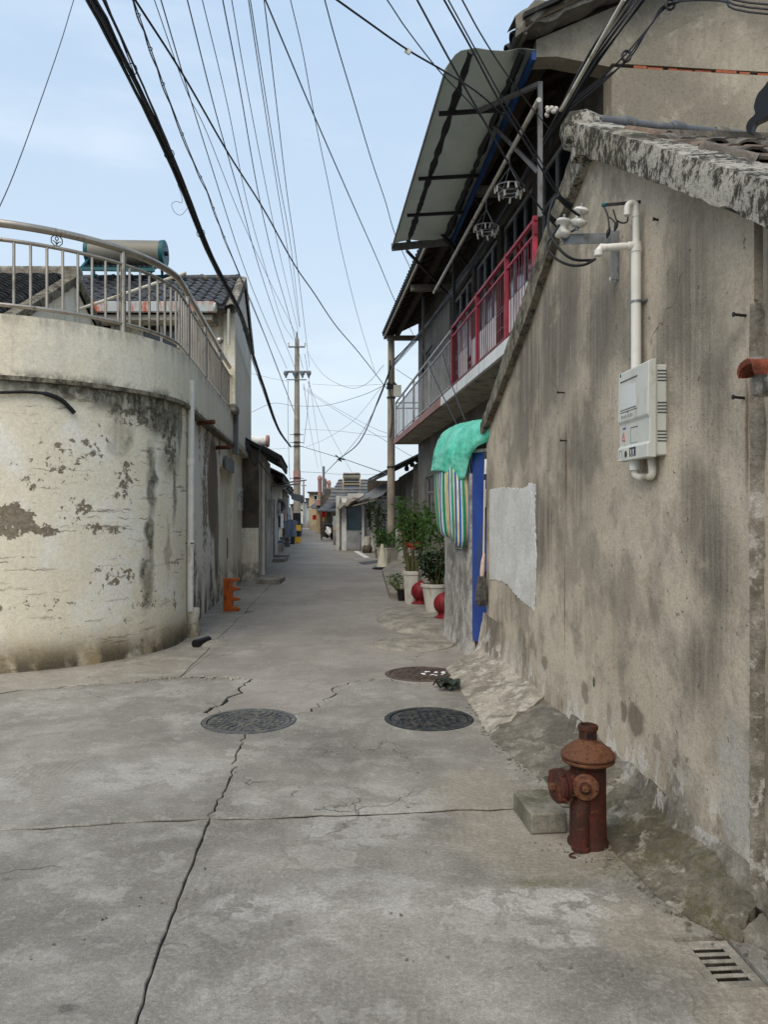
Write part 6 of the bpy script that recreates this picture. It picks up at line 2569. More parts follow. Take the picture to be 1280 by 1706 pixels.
# solar water heater on the ridge
t = thing('solar_heater', 'beige solar water tank with teal ends on the wave-tiled roof', 'solar heater', (-5.7, 17.2, 6.9))
a, b_ = P(146, 421, 17.0), P(276, 423, 17.0)
mb = MB()
mb.tube([a + Vector((.05, 0, 0)), b_ - Vector((.08, 0, 0))], .275, 24)
mb.build('tank', M['tank'], t, 40)
for q, s_ in ((a, 1), (b_, -1)):
    mb = MB()
    mb.lathe([(.285, 0), (.29, .02), (.285, .08), (.25, .10)] if s_ == 1 else [(.285, 0), (.29, -.02), (.285, -.09), (.25, -.11)], q, 24, axis=(1, 0, 0))
    mb.build('end_cap', M['teal'], t, 40)
mb = MB()
mb.lathe([(.05, 0), (.05, .06)], b_, 10, axis=(1, 0, 0))
mb.build('valve', M['black'], t)
n = 15
tb = MB().tube([(0, .25, -.12), (0, -.65, -.55)], .028, 7).mesh('tube', M['black'])
for k in range(n):
    q = a.lerp(b_, (k + .7) / (n + .4))
    new('vacuum_tube', tb, t, Matrix.Translation(q))
mb = MB()
for q in (a + Vector((.08, 0, 0)), b_ - Vector((.12, 0, 0))):
    mb.bar(q + Vector((0, .1, -.2)), q + Vector((0, .25, -.72)), .05)
    mb.bar(q + Vector((0, -.15, -.2)), q + Vector((0, -.68, -.62)), .05)
mb.bar(a + Vector((.05, -.66, -.57)), b_ + Vector((-.05, -.66, -.57)), .07)
mb.bar(a + Vector((.05, -.3, -.40)), b_ + Vector((-.05, -.3, -.40)), .04)
mb.build('stand', M['teal'], t)

# orange wheel-clamp shaped thing at the wall foot
t = thing('orange_rack', 'orange steel rack with three hooked slots at the left wall foot', 'rack', G(384, 1018))
q = G(372, 1020)
z1_ = H - (965 - CY) / F * q.y
hgt = z1_
pts = [(0, 0), (.24, 0), (.27, .05), (.24, .07), (.16, .07), (.13, .12), (.15, .18), (.27, .19), (.27, .23), (.16, .25), (.13, .30), (.15, .36), (.27, .37), (.27, .41), (.16, .43), (.13, .48), (.15, .53), (.27, .54), (.27, .58), (0, .58)]
sc_ = hgt / .58
mb = MB()
mb.prism([(q.x + x_ * .98 * sc_, q.y + .1, .004 + z_ * sc_) for x_, z_ in pts], (0, .10, 0))
mb.build('plate', M['orange'], t, bevel=.008)
mb = MB()
mb.obox((q.x - .02, q.y + .09, .002), (.05, 0, 0), (0, .14, 0), (0, 0, hgt))
mb.build('spine', M['orange'], t)
# ------------------------------------------------------------------ utility poles
def pole(name, label, x, y, h_, r0, r1, group='concrete utility poles'):
    t = thing(name, label, 'utility pole', (x, y, 0), group)
    mb = MB()
    mb.lathe([(r0, -.05), (r1, h_)], (x, y, 0), 20)
    mb.build('shaft', M['pole'], t, 40)
    return t


lp = (-4.42, 39.0)
tl = pole('utility_pole', 'tall concrete utility pole with crossarms and black-yellow foot', lp[0], lp[1], 10.35, .20, .11)
mb = MB()
mb.lathe([(.11, 10.35), (.06, 10.42), (.05, 10.55), (.03, 10.75)], (*lp, 0), 10)
mb.build('top_pin', M['steel_grey'], tl)
mb = MB()
mb.bar((lp[0] - .42, lp[1] - .1, 9.95), (lp[0] + .42, lp[1] - .1, 9.95), .07)
mb.build('crossarm', M['steel_grey'], tl)
for s_ in (-.42, .42):
    mb = MB()
    mb.lathe([(.03, 0), (.05, .08), (.03, .10), (.05, .16), (.03, .22)], (lp[0] + s_, lp[1] - .1, 9.98), 8)
    mb.build('pin_insulator', M['porcelain'], tl)
mb = MB()
mb.bar((lp[0] - .62, lp[1] - .16, 8.68), (lp[0] + .72, lp[1] - .16, 8.68), .10)
mb.build('crossarm', M['steel_grey'], tl)
for s_ in (-.55, -.1, .28, .6):
    mb = MB()
    mb.lathe([(.05, .06), (.13, .0), (.12, -.12), (.06, -.2), (.04, -.3)], (lp[0] + s_ + .02, lp[1] - .22, 8.66), 10)
    mb.build('shackle_insulator', M['galv'], tl, 50)
mb = MB()
mb.bar((lp[0] - .5, lp[1] - .16, 8.28), (lp[0] + .5, lp[1] - .16, 8.28), .05)
mb.build('crossarm', M['steel_grey'], tl)
for z in (4.9, 5.1, 3.3, 5.5):
    mb = MB()
    rr_ = .2 - .09 * z / 10.35 + .02
    mb.lathe([(rr_, 0), (rr_, .07)], (*lp, z), 16)
    mb.bar((lp[0] - .35, lp[1] - .2, z), (lp[0] + .35, lp[1] - .2, z), .03)
    mb.build('clamp', M['steel_dark'], tl)
for k in range(5):
    mb = MB()
    mb.lathe([(.212 - .002 * k, .05 + k * .3), (.212 - .0035 * k, .05 + k * .3 + .299)], (*lp, 0), 20, caps=False)
    mb.build('warning_band', M['black' if k % 2 else 'yellow'] if k < 4 else M['black'], tl, 40)
mb = MB()
mb.lathe([(.19, 3.05), (.188, 3.7)], (*lp, 0), 20, caps=False)
mb.build('notice', M['poster'], tl, 40)

rpx = ((652 - CX) / F * 24.4, 24.4)
tr2 = pole('utility_pole', 'plain concrete utility pole in front of the balcony end', rpx[0], rpx[1], 7.05, .135, .105)
for z in (5.5, 5.2, 3.0):
    mb = MB()
    mb.lathe([(.14, 0), (.14, .05)], (*rpx, z), 16)
    mb.build('clamp', M['steel_dark'], tr2)
q = P(657, 652, 24.2)
mb = MB()
mb.obox(q + Vector((-.02, -.12, -.18)), (.24, 0, 0), (0, .12, 0), (0, 0, .36))
mb.build('junction_box', M['ac'], tr2, bevel=.01)
mb = MB()
mb.bar((rpx[0] - .14, rpx[1] - .12, 5.62), (rpx[0] + .18, rpx[1] - .12, 5.62), .06)
for s_ in (-.1, .1):
    mb.lathe([(.03, 0), (.05, .05), (.03, .1), (.05, .15), (.02, .2)], (rpx[0] + s_, rpx[1] - .14, 5.5), 8)
mb.build('wire_rack', M['steel_dark'], tr2)
mb = MB()
mb.tube(spline([P(650, 600, 24.2), P(649, 640, 24.2), P(654, 690, 24.2), P(650, 730, 24.2)], 6), .02, 5)
mb.build('cable_drop', M['cable'], tr2)

# ------------------------------------------------------------------ left row of low houses
def low_house(name, label, y0, y1, c, wall_mat, eave_z, eave_out, rise, depth, side_mat=None, roof_mat='tile_black', door=None, group='low houses on the left of the lane'):
    h = thing(name, label, 'house', lw((y0 + y1) / 2, c - 1, 0), group)
    mb = MB()
    if door:
        a, b_, zt = door
        mb.obox(lw(y0, c, -.02), ld * (a - y0), (-.2, 0, 0), (0, 0, eave_z + .25))
        mb.obox(lw(a, c, zt), ld * (b_ - a), (-.2, 0, 0), (0, 0, eave_z + .25 - zt))
        mb.obox(lw(b_, c, -.02), ld * (y1 - b_), (-.2, 0, 0), (0, 0, eave_z + .25))
    else:
        mb.obox(lw(y0, c, -.02), ld * (y1 - y0), (-.2, 0, 0), (0, 0, eave_z + .25))
    mb.build('street_wall', M[wall_mat], h)
    if door:
        mb = MB()
        mb.obox(lw(door[0] + .02, c - .14, 0), ld * (door[1] - door[0] - .04), (-.04, 0, 0), (0, 0, door[2] - .02))
        mb.build('door', M['wood_dark'], h)
    for k in range(int((y1 - y0) / 3.2)):
        ya = y0 + 1.0 + k * 3.0
        if door and ya < door[1] + .2 and ya + 1.1 > door[0] - .2:
            continue
        wf = MB()
        for (p_, q_, z_, h_) in ((0, 1.1, 1.0, .07), (0, 1.1, 2.03, .07), (0, .07, 1.07, .96), (1.03, .07, 1.07, .96), (.52, .05, 1.07, .96)):
            wf.obox(lw(ya + p_, c + .002, z_), ld * q_, (.03, 0, 0), (0, 0, h_))
        wn_ = wf.build('window', M['ac'], h)
        MB().obox(lw(ya + .07, c + .002, 1.07), ld * .96, (.012, 0, 0), (0, 0, .96)).build('pane', M['glass_dark'], wn_)
        MB().obox(lw(ya - .05, c, .93), ld * 1.2, (.08, 0, 0), (0, 0, .068)).build('sill', M['step'], wn_)
    MB().tube([lw(y0 + .5, c + .06, .1), lw(y0 + .5, c + .06, eave_z)], .045, 8).build('rainwater_pipe', M['pvc_dirty'], h, 50)
    MB().obox(lw(y1 - 1.1, c, 1.45), ld * .4, (.12, 0, 0), (0, 0, .5)).build('meter_case', M['ac'], h, bevel=.01)
    mb = MB()
    pr_ = rise / (eave_out + depth)
    mb.prism([lw(y0 - .012, c - .004, -.02), lw(y0 - .012, c - .004, eave_z + pr_ * eave_out - .06), lw(y0 - .012, c - depth, eave_z + rise - .1), lw(y0 - .012, c - depth, -.02)], (0, .011, 0))
    mb.build('end_wall', M[side_mat or wall_mat], h)
    mb = MB()
    mb.sheet([[lw(y0 - .2, c + eave_out, eave_z), lw(y0 - .2, c - depth, eave_z + rise)], [lw(y1, c + eave_out, eave_z), lw(y1, c - depth, eave_z + rise)]], (0, 0, .09))
    rf = mb.build('roof', M[roof_mat], h)
    mb = MB()
    mb.bar(lw(y0 - .15, c + eave_out - .03, eave_z - .03), lw(y1 - .02, c + eave_out - .03, eave_z - .03), .05, .08)
    mb.build('eave_board', M['wood_dark'], rf)
    tm_ = barrel(.2, .5, .055).mesh('tile', M['tile_black'], 50)
    n = int((y1 - y0) / .24)
    for k in range(n):
        q = lw(y0 + .05 + k * .24, c + eave_out - .22, eave_z + pr_ * .22 + .085)
        new('eave_tile', tm_, rf, Matrix.Translation(q) @ Matrix.Rotation(R(-90), 4, 'Z') @ Matrix.Rotation(-math.atan(pr_), 4, 'X'))
    return h


low_house('low_house', 'low house with dark stained end wall and white doorway past the cream house', 17.85, 22.6, -1.22, 'white_wall', 2.78, .50, 1.0, 1.3, 'dark_wall', door=(19.3, 20.6, 2.15))
low_house('low_house', 'low house with broad white pillar and black eave on the left', 22.8, 29.5, -1.30, 'white_wall', 2.60, .45, 1.0, 1.6, 'grey_wall', door=(25.6, 27.0, 2.05))
low_house('low_house', 'low cream house next to the tall utility pole', 29.8, 37.5, -1.45, 'cream', 2.55, .55, 1.1, 2.0, 'white_wall', door=(32.0, 33.4, 2.05))
low_house('low_house', 'low grey house behind the tall utility pole', 38.5, 52, -1.9, 'grey_wall', 2.7, .6, 1.3, 2.4, 'dark_wall', door=(44, 45.5, 2.05))
low_house('low_house', 'farthest low white house on the left of the lane', 53, 72, -2.1, 'white_wall', 2.9, .7, 1.4, 2.6, 'grey_wall', door=(60, 61.5, 2.1))
# cream plinth on the dark end wall
mb = MB()
mb.obox(lw(17.78, -1.24, -.02), (-.42, 0, 0), (0, .06, 0), (0, 0, 1.25))
structure(mb.build('stained_plinth', M['cream']))
# steps
for i, (px, py, wd) in enumerate(((452, 972, .9), (462, 936, 1.0), (470, 930, .7))):
    q = G(px, py)
    mb = MB()
    mb.box((q.x - .05, q.y + .3, .05), (wd * .6, .9, .12))
    tag(mb.build('door_step', M['step'], None, bevel=.015), ['cement door step in front of the dark stained end wall', 'flat cement door step by the broad white pillar', 'farther cement door step by the broad white pillar'][i], 'step')
# ragged sheets and poles over the lane on the left
for i, (a, b_, c_, d_, m_, lab) in enumerate((
        (P(452, 804, 24.5), P(474, 816, 27.0), P(488, 813, 30.0), P(464, 800, 28.0), 'metal_roof', 'rusty metal rain sheet below the tall pole on the left'),
        (P(486, 832, 33.0), P(508, 838, 34.5), P(504, 826, 36.0), P(482, 822, 35.0), 'tile_black', 'black hooded canopy just below the notice on the tall pole'),
        )):
    mb = MB()
    mb.sheet([[a, a.lerp(b_, .5), b_], [d_.lerp(a, .5) + Vector((0, 0, .12)), (a + b_ + c_ + d_) / 4 + Vector((0, 0, .12)), b_.lerp(c_, .5) + Vector((0, 0, .10))], [d_, d_.lerp(c_, .5), c_]], (0, 0, .03))
    tag(mb.build('rain_canopy', M[m_], None), lab, 'canopy')
for i, (a, b_) in enumerate(((P(440, 812, 22.5), P(500, 806, 28)), (P(462, 806, 25), P(510, 800, 33)))):
    mb = MB()
    mb.tube([a, b_], .03, 7)
    tag(mb.build('bamboo_pole', M['wood_grey'], None), ['lower one of two poles reaching out from the left eaves', 'upper one of two poles reaching out from the left eaves'][i], 'pole')
# air conditioner
q = P(463, 843, 29.6) + Vector((.12, 0, 0))
t = thing('air_conditioner', 'white air conditioner unit under the left eaves', 'air conditioner', q)
mb = MB()
mb.box(q, (.60, .35, .58))
mb.build('casing', M['ac'], t, bevel=.02)
mb = MB()
for k in range(5):
    mb.tube([q + Vector((-.02 + .20 * math.cos(a) * (k + 1) / 5, -.18, .20 * math.sin(a) * (k + 1) / 5)) for a in [i * .524 for i in range(13)]], .012, 4, False)
mb.build('fan_guard', M['black'], t)
# shirt on hanger
q = P(484, 880, 31.5)
t = thing('hanging_shirt', 'grey blue shirt hung out by the left wall', 'shirt', q)
rows = []
for i in range(9):
    v = i / 8
    row = []
    for j in range(11):
        u = j / 10 - .5
        wd = .42 + .08 * v + (.18 if v < .25 else 0) * (1 if abs(u) > .3 else 0)
        row.append(q + Vector((u * wd, .05 * math.sin(u * 12 + v * 2), .38 - .72 * v - .10 * abs(u) * (1 - v) * 2)))
    rows.append(row)
mb = MB()
mb.sheet(rows, (0, .10, 0))
mb.build('cloth', M['shirt'], t, 60)
mb = MB()
mb.tube([q + Vector((0, .05, .36)), q + Vector((0, .05, .55))], .012, 5)
mb.build('hanger_hook', M['steel_dark'], t)
# dark bins / clutter at pole foot
for i, (px, w_, h_, m_) in enumerate(((473, .55, .75, 'wood_dark'), (484, .45, .6, 'black'))):
    q = G(px, 907)
    mb = MB()
    mb.lathe([(w_ * .42, 0), (w_ * .5, h_), (w_ * .53, h_), (w_ * .53, h_ + .04), (.02, h_ + .05)], q + Vector((0, .2, 0)), 14)
    tag(mb.build('waste_bin', M[m_], None, 40), ['brown bin under the hanging shirt', 'black bin beside the black-yellow pole foot'][i], 'bin')
# water tank far on left roof
mb = MB()
q = P(429, 735, 24)
mb.tube([q + Vector((-.2, 0, 0)), q + Vector((.28, 0, 0))], .16, 14)
t = thing('roof_tank', 'small white tank with pink end on the low house roof', 'tank', q)
mb.build('drum', M['white_paint'], t, 40)
mb = MB()
mb.tube([q + Vector((.28, 0, 0)), q + Vector((.36, 0, 0))], .19, 14)
mb.build('end_cap', M['poster'], t, 40)
mb = MB()
for s_ in (-.15, .2):
    mb.bar(q + Vector((s_, 0, -.15)), q + Vector((s_, .1, -.75)), .05)
mb.build('stand', M['steel_grey'], t)

# ------------------------------------------------------------------ right row beyond the pole
# house with dark tile roof directly behind the pole
t = thing('tiled_house', 'grey house with dark tiled roof right of the concrete pole', 'house', (2.5, 28, 0))
mb = MB()
mb.obox((.95, 24.9, 0), (.2, 0, 0), (-.35, 6.5, 0), (0, 0, 3.0))
mb.prism([(.951, 24.88, 0), (5.9, 24.9, 0), (5.9, 24.9, 4.4), (3.5, 24.9, 4.42), (.951, 24.88, 3.12)], (0, .2, 0))
mb.build('wall', M['grey_wall'], t)
mb = MB()
mb.obox((.93, 25.0, .15), (.01, 0, 0), (-.02, .9, 0), (0, 0, 2.2))
mb.build('white_pilaster', M['white_wall'], t)
mb = MB()
mb.sheet([[(.15, 24.6, 2.80), (3.6, 24.8, 4.55)], [(-.65, 32.2, 2.80), (3.0, 32.4, 4.55)]], (0, 0, .10))
rf = mb.build('roof', M['tile_black'], t)
tmm = barrel(.24, .6, .06).mesh('tile', M['tile_black'], 50)
for k in range(30):
    f = k / 29
    for r_ in range(2):
        q = Vector((.15 - .8 * f + .28 + r_ * .55, 24.7 + 7.4 * f, 2.93 + .14 + r_ * .28))
        new('roof_tile', tmm, rf, Matrix.Translation(q) @ Matrix.Rotation(R(90), 4, 'Z') @ Matrix.Rotation(-.46, 4, 'X'))
for k in range(3):
    q = P(678 + k * 9, 780 - k * 7, 25.5)
    mb = MB()
    mb.lathe([(.06, -.1), (.09, 0), (.05, .06), (.08, .12), (.02, .18)], q, 7)
    mb.build('ridge_ornament', M['tile_black'], rf, 50)

t = thing('white_gate_front', 'white low wall front with pale panel behind the potted plants', 'wall', (1.0, 21, .1))
mb = MB()
mb.obox((.36, 23.9, .08), (.85, -.1, 0), (0, .12, 0), (0, 0, 1.15))
mb.build('panel', M['white_wall'], t)
mb = MB()
mb.obox((.55, 23.77, .25), (.5, -.06, 0), (0, .02, 0), (0, 0, .8))
mb.build('teal_pane', M['gutter'], t)

# porch house with glazed door
q = G(566, 917)
Yd = q.y
t = thing('porch_house', 'pale porch with teal glazed door under a patched canopy', 'house', (-1.2, Yd, 0))
x0 = (560 - CX) / F * Yd
def dx_(px):
    return (px - CX) / F * Yd
def dz(py):
    return H - (py - CY) / F * Yd


mb = MB()
mb.obox((dx_(560), Yd, 0), (dx_(566) - dx_(560), 0, 0), (0, .2, 0), (0, 0, dz(826)))
mb.obox((dx_(579), Yd, dz(829)), (dx_(606) - dx_(579), 0, 0), (0, .15, 0), (0, 0, dz(822) - dz(829)))
mb.obox((dx_(566), Yd + .4, 0), (2.6, 0, 0), (0, .2, 0), (0, 0, dz(826)))
mb.obox((dx_(560), Yd + .2, 0), (.2, 0, 0), (-.1, 1.6, 0), (0, 0, dz(830)))
mb.build('wall', M['white_wall'], t)
mb = MB()
mb.obox((dx_(569), Yd + .1, 0), (dx_(577) - dx_(569), 0, 0), (0, .06, 0), (0, 0, dz(830)))
mb.obox((dx_(603), Yd + .1, 0), (dx_(607) - dx_(603), 0, 0), (0, .06, 0), (0, 0, dz(832)))
mb.build('door_frame', M['white_paint'], t)
mb = MB()
mb.obox((dx_(577), Yd + .12, .02), (dx_(603) - dx_(577), 0, 0), (0, .04, 0), (0, 0, dz(884) - .02))
dr = mb.build('door', M['grey_rail'], t)
mb = MB()
mb.obox((dx_(579), Yd + .12, dz(883)), (dx_(602) - dx_(579), 0, 0), (0, .03, 0), (0, 0, dz(836) - dz(883)))
mb.build('door_glass', M['glass_teal'], dr)
mb = MB()
mb.lathe([(.03, 0), (.03, .05)], (dx_(601), Yd + .10, dz(888)), 8, axis=(0, -1, 0))
mb.build('door_handle', M['black'], dr)
mb = MB()
mb.obox((dx_(619), Yd - .6, 0), (dx_(627) - dx_(619), 0, 0), (0, .25, 0), (0, 0, dz(828)))
mb.build('pillar', M['white_wall'], t)
mb = MB()
mb.obox((dx_(612), Yd + .5, 0), (2.2, .1, 0), (0, .15, 0), (0, 0, dz(800)))
mb.build('back_wall', M['dark_wall'], t)
# canopy sheets: several patched panels falling towards the street
cps = [((562, 846, 35), (640, 826, 27.5), (668, 800, 28.5), (594, 824, 37), 'metal_roof'), ((572, 841, 33.5), (635, 830, 28.5), (662, 810, 29), (600, 822, 34.5), 'asphalt_sheet'), ((558, 850, 31.5), (584, 840, 31.0), (608, 828, 31.8), (574, 832, 33), 'wood_grey')]
for a, b_, c_, d_, m_ in cps:
    a, b_, c_, d_ = P(*a), P(*b_), P(*c_), P(*d_)
    mb = MB()
    mb.sheet([[a.lerp(b_, k / 8) + Vector((0, 0, .05 * math.sin(k * 1.7))) for k in range(9)], [d_.lerp(c_, k / 8) + Vector((0, 0, .05 * math.sin(k * 1.7))) for k in range(9)]], (0, 0, .04))
    mb.build('canopy_sheet', M[m_], t)
for (a, b_) in (((596, 834, 31), (622, 852, 31.5)), ((604, 832, 30), (630, 852, 30.5)), ((564, 849, 33), (640, 830, 28)), ((588, 830, 31), (648, 830, 28))):
    mb = MB()
    mb.bar(P(*a), P(*b_), .05)
    mb.build('canopy_strut', M['wood_grey'], t)
for i, (px0, px1) in enumerate(((613, 624), (616, 630))):
    mb = MB()
    mb.bar(P(px0, 848, Yd + .2), G(px1, 915 + i * 3), .16, .05)
    tag(mb.build('leaning_plank', M['wood_dark'], None), ['dark plank leaning by the porch door, the one nearer the door', 'dark plank leaning by the porch pillar'][i], 'plank')
q = G(612, 921)
mb = MB()
mb.lathe([(.16, 0), (.2, .10), (.2, .22), (.14, .3), (.02, .3)], q, 16)
tag(mb.build('stone_roller', M['dark_wall'], None, 50), 'dark round stone under the white bucket by the porch', 'stone')
t = thing('bucket', 'white plastic bucket standing on the dark round stone', 'bucket', q + Vector((0, 0, .3)))
mb = MB()
mb.lathe([(.12, .302), (.16, .60), (.17, .60), (.17, .63), (.15, .63), (.12, .34), (.01, .33)], q, 18)
mb.build('body', M['pot'], t, 40)
mb = MB()
mb.tube([q + Vector((.165 * math.cos(a), -.02, .60 - .14 * math.sin(a))) for a in [k * .314 for k in range(11)]], .006, 5)
mb.build('handle', M['steel_grey'], t)

# traffic cone and pots by the pole
q = G(637, 948)
t = thing('traffic_cone', 'dirty white traffic cone on black base by the concrete pole', 'traffic cone', q)
mb = MB()
mb.lathe([(.17, .06), (.15, .08), (.045, .68), (.04, .70), (.02, .70)], q, 20)
mb.build('cone', M['cone'], t, 40)
mb = MB()
mb.lathe([(.28, 0), (.28, .04), (.2, .07)], q, 8)
mb.build('base', M['black'], t)
q = G(645, 940)
t = thing('square_planter', 'white planter with drooping shrub behind the traffic cone', 'potted plant', q, 'potted plants by the grey house')
mb = MB()
mb.lathe([(.26, 0), (.32, .45), (.34, .46), (.34, .50), (.02, .48)], q + Vector((0, .3, 0)), 4)
mb.build('pot', M['pot'], t)
leafy(t, q.x - .05, q.y + .3, .45, .6, .38, 12, 24, M['leaf'], .14, .03, 31, .2, .7)
q = G(636, 934)
t = thing('climbing_shrub', 'tall green shrub standing left of the concrete pole', 'shrub', q)
leafy(t, q.x - .10, q.y + 1.6, 0, 2.1, .34, 12, 30, M['leaf_dark'], .15, .03, 33, .45, .7)
t = thing('pot_row', 'small brown flower pot on the terrace edge', 'pot', (.62, 17.5, .11))
pot(t, .62, 17.6, .11, .10, .14, .24, 14, M['hydrant_cap'])
leafy(t, .62, 17.6, .33, .3, .2, 6, 10, M['leaf_dark'], .09, .02, 40, .2, .6)

# house further with gable roof and solar heater
t = thing('lantern_house', 'low house with grey corrugated roof and dark open front hung with a red lantern', 'house', (-1.5, 45, 0))
Yh = 49.5
mb = MB()
mb.obox((-4.0, Yh, 0), (.25, 0, 0), (-.7, 7, 0), (0, 0, 2.7))
mb.obox((-3.74, Yh + .01, 0), (6, 0, 0), (0, .2, 0), (0, 0, 2.7))
mb.build('wall', M['dark_wall'], t)
mb = MB()
a, b_, c_, d_ = P(544, 838, 41), P(610, 838, 41), P(628, 800, 47), P(565, 800, 49)
rows = [[a.lerp(b_, k / 10).lerp(d_.lerp(c_, k / 10), f) + Vector((0, 0, .0)) for k in range(11)] for f in (0, .25, .5, .75, 1)]
mb.sheet(rows, (0, 0, .06))
rf = mb.build('roof', M['metal_roof'], t)
for k in range(7):
    f = k / 7 + .05
    mb = MB()
    mb.bar(a.lerp(d_, f) + Vector((0, 0, .10)), b_.lerp(c_, f) + Vector((0, 0, .10)), .05, .05)
    mb.build('roof_batten', M['tile_grey'], rf)
mb = MB()
mb.sheet([[P(528, 852, 42), P(560, 852, 40)], [P(548, 836, 46), P(578, 834, 44)]], (0, 0, .05))
mb.build('canopy_sheet', M['asphalt_sheet'], t)
for px in (536, 553, 566):
    mb = MB()
    mb.bar(P(px, 851, 42), G(px, 899), .08)
    mb.build('post', M['wood_grey'], t)
t = thing('solar_heater', 'cream framed solar water heater on the far grey roof', 'solar heater', P(586, 800, 43), None)
mb = MB()
mb.tube([P(572, 795, 43), P(600, 795, 43)], .20, 16)
mb.build('tank', M['tank'], t, 40)
mb = MB()
mb.bar(P(572, 788, 42.9), P(600, 788, 42.9), .3, .06)
mb.build('hood', M['white_paint'], t)
mb = MB()
mb.sheet([[P(573, 803, 42.6), P(599, 803, 42.6)], [P(573, 812, 42.0), P(599, 812, 42.0)]], (0, .05, 0))
mb.build('collector', M['glass_dark'], t)
mb = MB()
for px in (572, 600):
    mb.bar(P(px, 790, 43), P(px, 816, 42.4), .06)
mb.bar(P(572, 806.5, 42.3), P(600, 806.5, 42.3), .07)
mb.build('stand', M['beige'], t)

# lantern
q = P(539, 856, 43)
t = thing('red_lantern', 'round red lantern hanging at the dark house front', 'lantern', q)
mb = MB()
n = 10
mb.lathe([(.06 + .13 * math.sin(math.pi * k / n), -.20 + .40 * k / n) for k in range(n + 1)], q, 14)
mb.build('body', M['lantern'], t, 30)
mb = MB()
mb.lathe([(.05, -.40), (.07, -.21)], q, 8)
mb.build('tassel', M['yellow'], t)
mb = MB()
mb.tube([q + Vector((0, 0, .2)), q + Vector((0, 0, .5))], .012, 4)
mb.build('cord', M['steel_dark'], t)

# scooters
def scooter(label, x, y, body_mat, az):
    t = thing('scooter', label, 'scooter', (x, y, 0), 'scooters parked on the right')
    m4 = Matrix.Translation((x, y, 0)) @ Matrix.Rotation(az, 4, 'Z')
    def put(mb, nm, mat, sm_=40):
        return mb.build(nm, mat, t, sm_, M=m4)
    for yy in (-.62, .58):
        w_ = MB()
        w_.lathe([(.12, -.05), (.22, -.045), (.24, 0), (.22, .045), (.12, .05)], (0, yy, .24), 16, axis=(1, 0, 0))
        put(w_, 'wheel', M['black'])
    put(MB().tube(spline([(0, -.60, .34), (0, -.45, .60), (0, -.38, .88), (0, -.33, 1.0)], 4), [.10] * 4 + [.14] * 4 + [.10] * 5, 10), 'front_shield', body_mat)
    put(MB().tube([(0, -.36, .30), (0, .1, .28), (0, .6, .42)], [.13, .16, .12], 10), 'floor_body', body_mat)
    put(MB().tube(spline([(0, -.05, .74), (0, .3, .78), (0, .62, .76)], 4), [.10] * 4 + [.13] * 5, 10), 'seat', M['black'])
    put(MB().tube([(0, .1, .3), (0, .25, .5), (0, .4, .68)], [.12, .17, .15], 10), 'rear_body', body_mat)
    put(MB().tube([(-.32, -.28, 1.0), (0, -.34, .98), (.32, -.28, 1.0)], .022, 7), 'handlebar', M['black'])
    put(MB().lathe([(.09, 0), (.07, .06)], (0, -.42, .92), 12, axis=(0, -1, 0)), 'headlight', M['pot'])
    for s_ in (-1, 1):
        put(MB().tube([(s_ * .28, -.3, 1.0), (s_ * .33, -.28, 1.16)], [.008, .04], 6), 'mirror', M['black'])


q = G(549, 897)
scooter('white scooter parked at the lantern house', q.x + .1, q.y, M['white_paint'], .5)
q = G(556, 900)
scooter('dark scooter parked beside the white scooter', q.x + .3, q.y, M['black'], .7)
q = G(567, 903)
mb = MB()
mb.obox(P(555, 901, 38.5) , (1.15, .1, 0), (0, .05, 0), (0, 0, 1.25))
tag(mb.build('grey_board', M['grey_rail'], None), 'pale grey board leaning by the scooters', 'board')
q = P(568, 881, 37.5)
mb = MB()
mb.lathe([(.05, -.42), (.28, -.38), (.33, -.1), (.25, .2), (.12, .34), (.02, .36)], q, 12)
tag(mb.build('yellow_sack', M['yellow'], None, 60), 'yellow sack on crates beside the porch', 'sack')
t = thing('crate_stack', 'grey crates under the yellow sack beside the porch', 'crate', G(568, 908))
for k in range(2):
    mb = MB()
    mb.box((q.x, q.y, .28 + k * .38 - .12), (.7 - .05 * k, .5, .36))
    mb.build('crate', M['grey_wall'], t, bevel=.02)

# beige tower house at the bend, far houses, end wall
t = thing('beige_house', 'tall narrow beige house at the bend of the lane', 'house', P(522, 880, 66))
Yb = 66.0
def bxz(px, py):
    q = P(px, py, Yb)
    return q.x, q.z
def slab_px(mb, px0, px1, py0, py1, y=Yb, d=3.0):
    q0, q1 = P(px0, py1, y), P(px1, py0, y)
    mb.obox((q0.x, y, q0.z), (q1.x - q0.x, 0, 0), (0, d, 0), (0, 0, q1.z - q0.z))
    return mb


slab_px(MB(), 515, 532, 821, 886).build('wall', M['beige'], t)
slab_px(MB(), 512, 534, 819, 821.5, Yb - .3, 3.4).build('roof', M['dark_wall'], t)
wn = slab_px(MB(), 522.5, 529, 825, 833, Yb - .06, .1).build('window', M['white_paint'], t)
slab_px(MB(), 523.3, 528.2, 825.8, 832.2, Yb - .08, .05).build('pane', M['glass_dark'], wn)
slab_px(MB(), 527, 534, 842, 888, 58, .6).build('pillar', M['beige'], t)
slab_px(MB(), 525, 536, 833, 842, 57.6, 1.2).build('pillar_cap', M['pink_paint'], t)
t = thing('pink_tanks', 'pair of pinkish roof tanks with a vent pipe over the far houses', 'tank', P(543, 810, 60))
for px, w_, y0_, y1_ in ((533, 3.2, 795, 826), (542, 2.6, 800, 830), (548.5, 2.8, 803, 812)):
    q0, q1 = P(px, y1_, 60), P(px, y0_, 60)
    r_ = w_ / F * 60
    mb = MB()
    mb.lathe([(r_, q0.z), (r_, q1.z - .25), (r_ * 1.25, q1.z - .2), (r_ * 1.2, q1.z), (r_ * .4, q1.z + .15)], (q0.x, 60, 0), 12)
    mb.build('tank', M['poster'], t, 40)
mb = MB()
